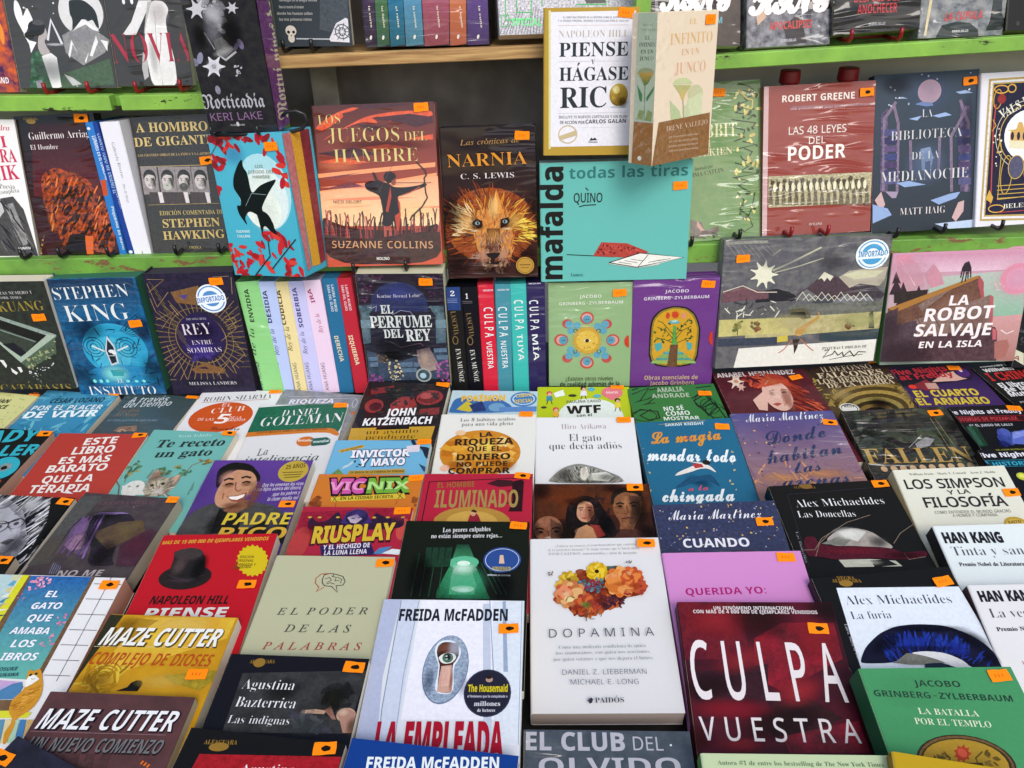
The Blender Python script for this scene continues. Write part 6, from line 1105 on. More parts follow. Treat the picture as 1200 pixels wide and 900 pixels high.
book('wrapped dark hardback with a glowing golden lion face',[-.024,1.092,-.444],[-3.1,83,.9],[136,217,35],['g',3139,7266], name='hardback', pages=17968, fin='w', items=[
['e',I,['n',15555,20803,12],[0,156,133,-3,-111]],
['c',I,[15555,20771,11394,7266],[-137,248,137,27,135,-34,13,-116,-34,-80,-244,0,-21,88],230,11,32,.07,-1,129],
['c',I,[27173,25029,28296,20836],[-118,217,85,18,53,19,67,-27,46,-59,-28,-68,-210,0],230,8,24,.08,-1,129],
['c',I,[30571,29448],[86,180,47,-17,-7,-53,-47,6],50,6,16,.1,0,151],
['c',I,[30547,29458],[-107,222,52,-7,-9,-68,-44,-20],60,7,19,.1,-1,129],
['p',I,['n',24006,27209,30],[-37,204,87,3,16,-79,-8,-65,-89,-3,-21,65]],
['c',I,[20805,27175,29356,17668],[-44,225,100,-3,12,-100,-7,-59,-98,-3,-20,71],190,5,14,.09,-2,-13],
['p',I,27175,[21,264,9,-31,11,-41,-29,0,-3,32]],
['p',I,30444,[18,254,6,-31,-4,-31,-7,11]],
['p',I,5186,[-55,170,14,11,18,-9,-2,-18,-15,-2],[30,176,24,7,5,-10,-19,-18,-11,-5]],
['e',I,18101,[-39,168,9,0,-8],[43,172,9,0,-8]],
['e',I,2114,[-37,168,4,0,-5],[42,172,4,0,-5]],
['e',I,30686,[-40,172,2,0,-2],[40,175,2,0,-2]],
['p',I,11427,[-11,151,38,-1,2,-70,-48,1]],
['c',I,[19948,15688,23119],[-44,130,102,8,2,-81,-16,-21,-76,-1],150,4,12,.1,10,192],
['p',I,3138,[-24,77,53,3,-10,-13,-12,-6,-3,-13,30,10,-23,-16,-21,1,-16,8,27,-2,-1,13,-15,5]],
['c',I,[25200,17834],[-37,49,81,-2,-12,-28,-54,2],24,4,10,.35],
['l',I,27414,[.8,-44,76,8,-3],[.8,-59,73,23,-2],[.8,-49,70,13,-2],[.8,-64,67,28,-2],[.8,-74,64,38,-2]],
['a',I,31536,[13,213,23,-1,42,.6]],
['a',I,5185,[-41,160,27,-8,16,.7],[46,161,26,6,15,.7]],
['a',I,2081,[-114,196,48,-1,63,.7],[134,210,31,-1,57,.6]],
['a',I,30446,[-68,173,32,-1,37,.45]],
['a',I,31500,[75,170,32,-1,32,.45]],
['a',I,25167,[-25,70,27,-1,27,.6],[31,72,25,-1,26,.6]],
['a',I,3105,[-108,45,60,-1,50,.75],[109,56,48,-1,60,.6]],
['a',I,5186,[2,26,65,-2,19,.7]],
['a',I,29322,[7,129,32,-1,32,.4]],
['e',I,5186,[-40,167,13,0,-9]],
['e',I,18068,[-38,167,7,0,-5]],
['e',I,2114,[-37,167,3,0,-4]],
['a',I,31639,[-47,145,18,0,5,.5]],
['e',I,5186,[44,171,13,0,-9]],
['e',I,18068,[43,170,7,0,-5]],
['e',I,2114,[42,170,3,0,-4]],
['a',I,31639,[49,149,18,0,5,.5]],
['p',I,3138,[-20,77,48,2,-10,-14,-10,-5,-2,-13,26,8,-23,-14,-29,8,22,-1,-1,12,-11,6]],
['t',X,'Las crónicas de','Q',-76,387,1.2,169,15,22025],
['t',T,'NARNIA','R',-115,328,.8,227,37,27173,-.008],
['t',N,'C. S. LEWIS','R',-79,294,.3,153,16,27449,-.008],
['e',S,23079,[98,38,27,-1,-26]],
['o',S,15715,[98,38,23,-1,-22,1.6]],
['l',S,15715,[3.3,82,40,32,0],[2.2,86,32,23,-1]],
['s',100,409,0]])
book('wide teal comic collection lying open-faced under the gold framed book',[.157,1.085,-.451],[-1.9,83,.4],[218,174,30],13013, name='comic_book', pages=25367, items=[
['t',T,'todas las tiras','B',-133,302,.2,338,31,6606],
['t',T,'mafalda','B',-154,7,89.4,330,64,3171,.01],
['t',N,'QUINO','S',-120,235,-.6,83,26,4261,.01],
['l',I,4261,[3.1,-104,222,15,4,34,1],[3,-86,276,8,-8],[2.6,-140,82,141,-10]],
['p',I,21767,[-62,76,24,41,76,-5,64,-27,-25,-19]],
['c',I,[13444,24905],[-56,79,22,35,72,-5,51,-27],60,2,4,.7],
['p',I,29595,[-14,55,91,27,130,-16,-72,-17,-66,-9]],
['p',I,25367,[-14,55,83,-15,66,9,0,-4,-66,-8,-83,14]],
['l',I,4261,[2.6,-14,55,91,27,130,-16,-138,-27,-83,16],[1.9,72,40,30,37]],
['l',I,10603,[1.6,14,56,39,-7],[1.6,32,60,38,-7],[1.6,50,64,38,-6],[1.6,103,53,38,7],[1.6,114,55,41,6],[1.6,126,57,42,6]],
['t',M,'Lumen','R',-128,16,-1.3,36,10,6606],
['s',185,276,0]])
book('white hardback with a wide gold border and a golden egg',[.115,1.095,-.266],[-1.9,84,-.5],[125,186,22],23111, name='hardback', pages=25369, items=[
['p',I,29597,[-107,362,222,1,5,-338,-225,-2]],
['p',I,27475,[-112,366,6,0,2,-349,-6,0]],
['t',X,'EL LIBRO MAS VENDIDO DE LA HISTORIA SOBRE EL EXITO','B',-74,347,-.8,145,4.5,13742],
['t',X,'Y LA RIQUEZA PERSONAL, REVISADO Y ACTUALIZADO PARA EL SIGLO XXI','B',-87,339,-.8,184,4.6,14831],
['l',I,25234,[.9,-87,330,184,-1]],
['t',N,'NAPOLEON HILL','R',-85,301,-.2,184,18,23219,-.012],
['t',T,'PIENSE','R',-83,254,.2,183,36,5319],
['l',I,23287,[.8,-86,242,187,0]],
['t',T,'Y','R',2,236,-.8,10,11,5319],
['t',T,'HÁGASE','R',-82,194,.3,185,35,5319],
['t',T,'RIC','R',-79,125,.6,126,55,5319],
['e',I,['g',25223,12578],[79,157,25,0,-29]],
['e',I,29519,[72,170,9,0,-10]],
['e',I,17827,[83,141,17,0,-10]],
['e',I,23288,[80,126,23,0,-3]],
['l',I,23287,[.8,-85,111,192,1]],
['t',X,'INCLUYE 15 NUEVOS CAPITULOS Y UN PLAN','B',-82,98,0,187,7.2,14832],
['t',X,'DE ACCIÓN POR','B',-79,84,-.7,68,7.8,10604],
['t',N,'CARLOS GALÁN','B',-9,84,.5,111,10,5319],
['l',I,25401,[.7,-29,73,138,1]],
['a',I,31669,[70,172,12,0,13,.9]],
['a',I,9441,[91,138,17,0,16,.7]],
['a',I,27338,[65,150,12,0,16,.6]],
['o',S,25297,[-57,56,25,0,-23,3]],
['p',S,25297,[-83,51,48,16,4,-13,-48,-14]],
['p',M,5319,[3,39,5,8,5,-4,5,4,7,-7]],
['t',M,'VERGARA','B',0,33,-.7,26,4,10603],
['s',90,358,0]])
book('tall cream and brown novel standing with its green lotus spine turned outward',[.239,1.061,-.268],[39,86,-2.5],[120,183,42],29527, name='hardback', spine=23317, fin='w', kind='box', items=[
['t',T,'EL','R',1,336,-.3,32,13,28364,-.01],
['t',T,'INFINITO','R',-70,290,.2,169,28,28367,-.01],
['t',T,'EN UN','R',-24,264,.1,71,16,28336,-.01],
['t',T,'JUNCO','R',-47,220,.1,125,29,28337,-.01],
['p',I,25395,[0,-52,197,0,2,1,2,2,2,2,2,2,1,4,2,3,1,4,0,5,1,4,0,5,0,5,0,6,0,5,-1,5,-1,4,-1,5,-2,4,-1,3,-2,3,-2,3,-2,2,-2,1,-2,0,-2]],
['e',I,25363,[42,167,32,-3,-22]],
['p',I,['g',22223,27341],[-49,195,73,-6,-22,-19,-7,-16,-7,1,-12,17]],
['p',I,23314,[-61,159,41,-30,11,-22,-44,4]],
['e',I,25396,[20,126,27,-2,-19]],
['p',I,26453,[8,153,61,17,7,-61,-45,-6]],
['l',I,18028,[2.9,-8,155,7,-49]],
['p',I,17799,[-101,108,211,5,6,-111,-237,-2]],
['l',I,18889,[1.4,-98,94,10,-28,-15,-25,11,-34],[1.4,-80,92,14,-28,-17,-25,10,-32],[1.4,-61,90,16,-28,-17,-26,8,-30],[1.4,-42,88,19,-29,-18,-25,6,-28],[1.5,-22,86,22,-29,-19,-26,4,-25],[1.5,-3,84,25,-30,-20,-26,2,-22],[1.5,17,82,28,-31,-21,-25,0,-21],[1.5,37,80,31,-31,-22,-26,-2,-18],[1.5,57,78,35,-32,-23,-26,-4,-15],[1.5,78,76,38,-33,-25,-25,-6,-13]],
['t',N,'IRENE VALLEJO','R',-70,82,.6,172,14,26323,-.01],
['t',X,'un fenomeno editorial','B',-58,64,-2.2,121,5.4,24209],
['t',X,'en mas de treinta paises','B',-57,52,-2.4,121,5.4,24209],
['t',X,'premio nacional de ensayo','B',-56,40,-2.6,121,5.5,24209],
['t',X,'edicion conmemorativa','B',-55,28,-2.8,122,5.5,24209],
['s',84,345,0],
['p',PL,23317,[-62,365,64,0,13,-205,-16,-160,-69,-1]],
['t',NL,'IRENE','R',-48,336,-.9,36,5.7,14861,-.01],
['t',NL,'VALLEJO','R',-52,325,-.7,49,6.2,14861,-.01],
['t',TL,'EL','R',-38,305,-.3,16,9.9,7431,-.006],
['t',TL,'INFINITO','R',-57,289,.1,59,10,7431,-.006],
['t',TL,'EN UN','R',-51,273,.4,41,9.5,7431,-.006],
['t',TL,'JUNCO','R',-54,257,.7,46,9.6,7431,-.006],
['p',IL,20111,[0,-59,226,0,2,1,2,1,1,2,2,2,1,2,2,3,1,3,1,3,1,3,0,4,1,3,0,4,0,3,0,4,-1,3,-1,3,0,3,-1,2,-2,2,-1,2,-1,1,-2,1,-2,0,-1]],
['p',PL,['g',25193,8680],[-58,228,54,1,-19,-27,-12,-5]],
['l',PL,8680,[2,-33,201,1,-88]],
['p',PL,9738,[-60,200,19,-24,-1,-18,-8,4],[-2,198,-2,-12,-21,-27,-2,10]],
['p',PL,19879,[-66,108,73,0,-8,-110,-70,0]],
['p',PL,18028,[-59,114,10,24,15,-2,-3,-22],[-30,113,10,27,15,-7,-3,-21]],
['e',ML,29595,[-43,16,7,1,-6]]])
book('moss green hardback with an inked vine border, half hidden behind the cream novel',[.33,1.132,-.409],[3.1,70,.9],[118,231,30],['n',13867,15948,10], name='hardback', fin='w', items=[
['t',T,'EL HOBBIT','R',-185,306,-.8,230,41,27476,-.008],
['t',X,'DE','R',-50,277,-3.1,16,11,27476],
['t',N,'J.R.R. TOLKIEN','R',-187,246,1.7,218,23,27444,-.008],
['t',X,'ilustrado por','Q',-84,210,7,56,10,7462],
['t',X,'GEMMA CATLIN','R',-123,188,6.3,128,13,8486,-.008],
['l',I,6373,[3.1,50,454,35,-10,10,-13],[3.1,65,433,42,-11,-34,-11],[3.1,68,412,11,-9,-39,-10],[3.1,57,392,7,-9,-20,-11],[3.2,40,372,55,-12,-17,-11],[3.2,30,352,72,-13,-9,-12],[3.2,33,331,36,-11,-3,-12],[3.2,48,310,22,-11,-34,-10],[3.2,63,288,40,-12,-55,-9],[3.2,67,267,25,-11,-9,-12],[3.2,56,246,6,-10,28,-14],[3.2,38,226,42,-12,-21,-11],[3.2,28,205,77,-14,-71,-8],[3.2,32,184,48,-12,-28,-11],[3.2,47,162,14,-11,25,-14]],
['c',I,[7461,25293,6373,27440],[24,456,93,1,-1,-159,-10,-136,-72,4,14,136],46,5,10,.5],
['l',I,26349,[3.8,49,436,26,-25,19,-7,-3,-24,-26,7]],
['l',I,7461,[3.3,46,140,20,-26,-14,-25,27,-21,13,31,7,38],[2.6,79,68,13,-32,-27,-15,-10,10]],
['c',I,[7461,27440],[40,141,66,-4,-8,-95,-39,2],16,4,8,.5],
['p',I,15821,[-100,66,33,-8,10,-26,43,10,-1,-19,-59,-13,-27,2]],
['p',I,25201,[-80,62,16,-23,13,-17,-10,-3,-21,27]],
['p',I,13674,[-67,32,33,-5,16,15,5,-13,-15,-12,-46,0]],
['c',I,[8486],[-94,18,73,5,6,-10,-73,-6],14,5,9,.2],
['s',-10,431,0]])
book('brick red paperback with bold white title over a carved relief frieze',[.471,1.132,-.404],[.6,72,1.5],[166,218,30],17638, fin='w', items=[
['p',I,25236,[-164,437,14,-1,-1,-443,-16,1]],
['t',N,'ROBERT GREENE','B',-110,389,-.2,215,19,29562],
['t',X,'Una producción de Joost Elffers','B',-85,366,-.2,162,6.4,25237],
['l',I,17772,[5.3,-85,374,250,-5]],
['t',T,'LAS 48 LEYES','S',-89,296,-.2,172,22,28505,.004],
['t',T,'DEL','S',-28,266,.5,50,20,28505,.004],
['t',T,'PODER','B',-90,221,.3,173,40,30619],
['p',I,['n',25330,17933,60],[-148,179,312,-4,0,-62,-1,-28,-310,2]],
['e',I,11592,[-141,140,5,0,-10]],
['p',I,13705,[-145,131,9,1,3,-37,-14,0]],
['l',I,8421,[1.9,-141,127,4,-19]],
['e',I,11592,[-122,134,5,0,-10]],
['p',I,13705,[-125,130,8,1,3,-37,-14,0]],
['l',I,8421,[1.9,-122,126,4,-19]],
['e',I,11592,[-103,142,5,0,-10]],
['p',I,13705,[-106,129,9,1,3,-37,-14,0]],
['l',I,8421,[1.9,-102,125,4,-19]],
['e',I,11592,[-83,138,5,0,-10]],
['p',I,13705,[-86,127,8,2,3,-37,-14,0]],
['l',I,8421,[1.9,-83,124,4,-19]],
['e',I,11592,[-64,131,5,0,-10]],
['p',I,13705,[-67,126,8,2,4,-37,-14,0]],
['l',I,8421,[1.9,-64,123,5,-19]],
['e',I,11592,[-44,137,5,0,-10]],
['p',I,13705,[-47,125,8,2,3,-37,-14,-1]],
['l',I,8421,[1.9,-44,122,4,-19]],
['e',I,11592,[-25,136,5,0,-10]],
['p',I,13705,[-28,124,8,2,4,-37,-14,-1]],
['l',I,8421,[1.9,-25,121,5,-19]],
['e',I,11592,[-5,127,5,0,-10]],
['p',I,13705,[-9,123,9,1,3,-36,-14,-1]],
['l',I,8421,[1.9,-5,120,4,-19]],
['e',I,11592,[14,133,5,0,-10]],
['p',I,13705,[11,122,8,1,4,-36,-14,-1]],
['l',I,8421,[1.9,14,119,5,-20]],
['e',I,11592,[33,134,5,0,-10]],
['p',I,13705,[30,121,9,1,3,-37,-14,0]],
['l',I,8421,[1.9,34,118,4,-20]],
['e',I,11592,[53,124,5,0,-10]],
['p',I,13705,[50,120,8,1,4,-37,-14,0]],
['l',I,8421,[1.9,53,116,5,-19]],
['e',I,11592,[72,128,5,0,-10]],
['p',I,13705,[69,119,9,1,3,-37,-14,0]],
['l',I,8421,[1.9,73,115,4,-19]],
['e',I,11592,[92,131,5,0,-10]],
['p',I,13705,[89,118,8,1,4,-37,-14,0]],
['l',I,8421,[1.9,92,114,5,-19]],
['e',I,11592,[111,122,5,0,-10]],
['p',I,13705,[108,116,9,2,4,-37,-15,0]],
['l',I,8421,[1.9,112,113,4,-19]],
['e',I,11592,[131,123,5,0,-10]],
['p',I,13705,[128,115,8,2,4,-37,-14,-1]],
['l',I,8421,[1.9,131,112,5,-19]],
['e',I,11592,[150,128,5,0,-10]],
['p',I,13705,[147,114,9,2,4,-37,-15,-1]],
['l',I,8421,[1.9,151,111,4,-19]],
['e',I,10535,[-135,160,6,0,-7]],
['e',I,28502,[-129,145,5,0,-13]],
['l',I,8421,[1.9,-141,171,7,-31]],
['e',I,10535,[-117,155,6,0,-8]],
['e',I,28502,[-111,145,5,0,-13]],
['l',I,8421,[1.9,-123,170,7,-32]],
['e',I,10535,[-99,164,6,0,-7]],
['e',I,28502,[-92,145,5,0,-13]],
['l',I,8421,[1.9,-104,169,7,-32]],
['e',I,10535,[-81,155,6,0,-8]],
['e',I,28502,[-74,144,5,0,-13]],
['l',I,8421,[1.9,-86,168,7,-32]],
['e',I,10535,[-63,157,6,0,-8]],
['e',I,28502,[-56,144,5,0,-13]],
['l',I,8421,[1.9,-68,167,7,-32]],
['e',I,10535,[-45,163,6,0,-7]],
['e',I,28502,[-38,144,5,0,-13]],
['l',I,8421,[1.9,-50,166,7,-32]],
['e',I,10535,[-27,152,6,0,-8]],
['e',I,28502,[-20,143,5,0,-13]],
['l',I,8421,[1.9,-32,165,7,-32]],
['e',I,10535,[-9,159,6,0,-8]],
['e',I,28502,[-2,143,5,0,-13]],
['l',I,8421,[1.9,-14,164,7,-32]],
['e',I,10535,[9,159,6,0,-8]],
['e',I,28502,[16,142,5,0,-13]],
['l',I,8421,[1.9,4,163,7,-32]],
['e',I,10535,[28,151,6,0,-8]],
['e',I,28502,[34,142,5,0,-13]],
['l',I,8421,[1.9,22,162,7,-32]],
['e',I,10535,[45,160,6,0,-8]],
['e',I,28502,[52,142,5,0,-13]],
['l',I,8421,[1.9,40,161,8,-32]],
['e',I,10535,[64,154,6,0,-8]],
['e',I,28502,[71,141,5,0,-13]],
['l',I,8421,[1.9,58,160,8,-32]],
['e',I,10535,[82,151,6,0,-8]],
['e',I,28502,[89,141,5,0,-13]],
['l',I,8421,[1.9,76,159,8,-32]],
['e',I,10535,[100,160,6,0,-8]],
['e',I,28502,[107,140,5,0,-13]],
['l',I,8421,[1.9,95,158,7,-32]],
['e',I,10535,[118,150,6,0,-8]],
['e',I,28502,[125,140,5,0,-13]],
['l',I,8421,[1.9,113,157,7,-32]],
['e',I,10535,[136,153,6,0,-8]],
['e',I,28502,[143,140,5,0,-13]],
['l',I,8421,[1.9,131,156,7,-32]],
['t',M,'OCEANO','R',-24,27,.3,40,7.7,27382],
['s',139,404,1]])
book('night blue paperback with a pink moon above a pillared library arcade',[.633,1.132,-.403],[.6,70,1.6],[156,230,22],['g',6410,5319], items=[
['e',I,28375,[9,405,35,-2,-34]],
['p',I,15960,[-33,371,19,6,32,-4,4,-9,-23,-1]],
['p',I,19130,[87,399,29,4,22,-9,-38,-1],[-51,330,39,7,-13,-13],[20,335,38,8,20,-9,-39,-5]],
['p',I,20153,[-91,390,19,4,17,-6]],
['p',I,['n',7403,13679,30],[-134,347,19,17,6,-242,-23,2],[101,370,30,-14,10,-249,-29,2]],
['l',I,15792,[8.8,-122,123,-2,211,34,47],[8.8,-80,120,-2,199,-14,50],[8.8,86,111,-8,162,28,48,15,35],[8.8,131,108,-2,199,-28,69],[8.8,-40,181,-4,87],[8.8,44,176,0,99]],
['p',I,9519,[-123,303,38,0,0,-18,-38,0]],
['p',I,6347,[-123,280,39,0,0,-18,-38,-1]],
['p',I,11566,[-122,256,38,1,1,-19,-39,0]],
['p',I,7438,[-122,233,39,0,0,-19,-38,0]],
['p',I,9452,[-121,209,38,1,1,-19,-39,0]],
['p',I,7404,[-121,186,39,0,1,-19,-39,0]],
['p',I,10575,[-120,162,39,0,0,-19,-39,0]],
['p',I,9519,[98,290,39,1,0,-19,-38,0]],
['p',I,6347,[99,267,39,0,0,-18,-38,-1]],
['p',I,11566,[100,244,39,0,0,-19,-38,0]],
['p',I,7438,[101,220,39,0,0,-19,-38,0]],
['p',I,9452,[102,196,39,0,0,-18,-38,0]],
['p',I,7404,[103,172,39,1,0,-19,-38,0]],
['p',I,10575,[104,149,39,0,1,-19,-39,0]],
['p',I,18072,[-13,241,29,5,11,-32,-8,-37,-26,2]],
['p',I,5321,[2,203,16,3,1,-35,-16,1]],
['c',I,[27484,22266],[-143,462,292,-11,2,-48,-291,-68],14,2,4,.7],
['a',I,11698,[9,405,83,-5,73,.4]],
['a',I,13811,[5,197,78,-5,75,.5]],
['a',I,3173,[-92,429,57,-3,36,.5],[124,295,26,-1,123,.4]],
['t',T,'LA','R',-11,332,1.3,31,24,26426,-.014],
['t',T,'BIBLIOTECA','R',-103,270,.3,214,29,25368,-.014],
['t',T,'DE LA','R',-39,211,1,83,24,25368,-.014],
['t',T,'MEDIANOCHE','R',-131,150,.2,266,32,26425,-.014],
['p',I,18073,[-84,146,39,4,52,-14,-65,-4]],
['p',I,25236,[-148,99,19,24,13,-38,-11,-22]],
['p',I,20020,[-117,123,40,-3,-6,-18,-13,0]],
['p',I,18073,[-154,87,46,-15,13,-20,-58,-22],[22,89,58,16,32,4,-12,-18,-52,-16]],
['p',I,25236,[89,34,18,44,18,5,-1,-32,-22,-30]],
['p',I,23323,[37,18,118,6,1,-26,-72,2]],
['t',N,'MATT HAIG','R',-70,50,-.2,138,22,27449,-.012],
['s',128,428,1]])
book('white framed ornate navy and gold cover at the right edge of the upper row',[.79,1.132,-.397],[3.1,70,.9],[160,222,25],28540, name='hardback', fin='m', items=[
['p',I,23147,[-136,427,299,3,29,-425,-338,12]],
['p',I,28540,[-130,421,293,3,29,-414,-332,13]],
['p',I,23147,[-124,415,288,3,28,-401,-326,12]],
['p',I,4231,[-120,411,284,2,27,-390,-321,11]],
['l',I,11557,[1.1,-133,423,4,0],[1.1,-133,402,4,0],[1.1,-133,380,4,0],[1.1,-133,359,4,0],[1.1,-133,338,3,-1],[1.1,-133,316,3,0],[1.1,-133,294,3,0],[1.1,-133,273,3,-1],[1.1,-134,251,4,0],[1.1,-134,229,4,0],[1.1,-134,207,4,0],[1.1,-134,185,4,0],[1.1,-134,163,3,0],[1.1,-134,141,3,0],[1.2,-134,119,3,0],[1.2,-135,96,4,0],[1.2,-135,74,4,0],[1.2,-135,52,4,-1]],
['o',I,27273,[-97,396,21,-1,-11,3.5],[-65,397,12,-1,-11,3.5]],
['o',I,25160,[-107,369,12,-1,-27,2.9]],
['e',I,17606,[-95,369,13,-1,-14]],
['l',I,22825,[3.5,-112,354,-5,-76,2,-170,-1,-45]],
['l',I,25160,[2.8,-119,311,10,-17,-11,-16]],
['e',I,29629,[-8,261,74,-4,-74]],
['o',I,25227,[-8,261,88,-5,-88,2.4,120,270]],
['o',I,28536,[-8,261,100,-5,-100,1.5,120,270]],
['p',I,26252,[-64,278,20,2,2,19,14,2,7,-23,77,-4,3,-44,-124,10]],
['e',I,5288,[-57,261,5,0,-12],[-38,260,5,0,-12],[-20,259,5,0,-12],[-1,258,5,0,-12],[18,257,5,0,-12]],
['p',I,28502,[-66,248,124,-7,2,-27,-125,12]],
['l',I,25225,[2.8,-70,278,126,-4]],
['t',T,'VALS DE','R',-93,311,25.8,115,27,28537],
['o',I,25225,[-70,149,17,-1,-56,2.4]],
['e',I,10573,[-41,170,24,-1,-33]],
['o',I,25225,[-41,170,24,-1,-34,2.4]],
['e',I,9516,[16,156,30,-2,-39]],
['o',I,25225,[16,156,31,-2,-40,2.4]],
['l',I,25225,[2.3,-98,118,163,1],[2.3,-97,105,163,2],[2.3,-96,93,163,2],[2.3,-96,81,164,1],[2.3,-89,211,-5,-133,161,8],[2.8,-94,250,6,-33,-14,-2,8,35]],
['c',I,[29560],[-121,295,35,-2,-9,-164,-21,1],10,2,4,.9],
['p',I,26249,[-131,81,10,27,13,-23,-5,-17]],
['o',I,27273,[-97,51,24,-1,-11,3]],
['l',I,19720,[2.9,-91,39,101,2]],
['t',N,'BELEN MARTINEZ','R',-75,50,.8,216,14,28537,-.006]])
book('dark grey paperback with a pale square building and gold capitals at the left edge',[-.767,1.075,-.605],[-.6,88,-.7],[146,181,30],['n',5285,6374,20], fin='m', items=[
['t',X,'VENTAS NUMERO 1','R',-23,320,1.4,124,10,25368,-.01],
['t',X,'NEW YORK TIMES','R',-32,307,.4,97,8.2,25368,-.01],
['t',N,'R. F. KUANG','R',-111,263,1.6,234,33,18951,-.008],
['p',I,18034,[-46,249,27,2,154,-63,-4,-10,-27,8,-131,56]],
['p',I,10634,[-3,94,138,94,-9,-17,-8,-44,-102,-58]],
['p',I,21204,[-49,159,46,-65,138,91,-29,6,-103,-77,-49,54]],
['p',I,4228,[-23,240,127,-54,-93,-67,-56,54]],
['p',I,7431,[-32,214,100,-47,-49,-43,-15,-8,-50,52]],
['l',I,15920,[4.2,-34,207,99,-42]],
['p',I,4229,[-41,159,37,4,29,-34,-22,-15]],
['c',I,[18029,13803,22191,9544],[1,94,125,77,-11,-53,-90,-49],44,3,7,.5],
['c',I,[29596],[-1,59,111,39,22,49,-18,-49,-89,-59],26,1,3,.8],
['p',I,28539,[-67,105,13,-1,5,-19,-6,-9],[-40,77,17,-18,-7,-7,-10,10],[-19,79,11,0,2,-15,-8,-5]],
['c',I,[13772],[8,59,60,4,-25,-55,-32,15],10,3,4,.5],
['t',T,'CATÁBASIS','R',-95,-11,-.1,226,31,17895,-.01],
['s',100,247,0]])
book('deep blue thick novel with white capitals and a rowing boat seen from above',[-.624,1.075,-.62],[-3.7,87,1.1],[143,196,45],['n',2284,3507,9], name='hardback', pages=5546, fin='w', items=[
['p',I,['g',3274,3474],[-136,389,271,0,-8,-135,-267,-2]],
['e',I,5752,[18,156,103,-2,-91]],
['e',I,8922,[0,142,62,-1,-61]],
['e',I,4630,[21,67,119,-2,-39]],
['c',I,[3308,3341,2250],[-125,231,262,9,3,-197,-287,4],60,5,18,.12],
['a',I,18332,[-5,75,56,-1,39,.9]],
['a',I,13083,[14,142,76,-1,61,.5]],
['a',I,2183,[-57,230,75,-1,52,.6],[140,226,61,-1,51,.6]],
['a',I,2215,[-105,69,56,-1,47,.5],[122,81,48,-1,69,.6]],
['l',I,2250,[1.7,50,220,37,35,32,20],[1.7,55,217,36,30,32,22],[1.8,61,215,34,23,33,25],[1.8,66,212,34,17,32,27],[1.8,71,209,33,12,32,29],[1.8,76,206,33,6,32,32],[1.8,82,203,31,1,32,33]],
['o',I,2315,[-47,168,12,0,-12,2.1],[-47,168,23,0,-23,2.1],[-47,168,33,-1,-33,2.1],[57,166,12,0,-12,2.1],[57,166,23,0,-23,2.1],[57,166,33,-1,-33,2.1]],
['p',I,25402,[5,206,14,-35,-1,-59,-27,-9,-6,54]],
['p',I,2181,[2,193,13,-25,-3,-52,-18,-6,-4,45]],
['l',I,27515,[5.1,-53,173,36,-20],[5,25,155,38,15]],
['e',I,29596,[5,153,10,0,-6],[12,147,7,0,-6]],
['l',I,27482,[2.2,-9,138,27,0]],
['p',I,6772,[-18,90,49,-1,-10,-22,-35,0]],
['e',I,16250,[-79,50,6,0,-6],[-58,50,6,0,-6],[-37,50,6,0,-6],[30,49,6,0,-5],[58,48,6,0,-5],[82,48,6,0,-5]],
['t',N,'STEPHEN','R',-123,325,2,235,42,28572,-.012],
['t',N,'KING','R',-105,253,1.7,199,57,28572,-.012],
['t',T,'EL','R',-5,43,-.8,21,16,28572,-.012],
['t',T,'INSTITUTO','R',-108,1,-.3,220,32,28572,-.014],
['s',107,245,0]])
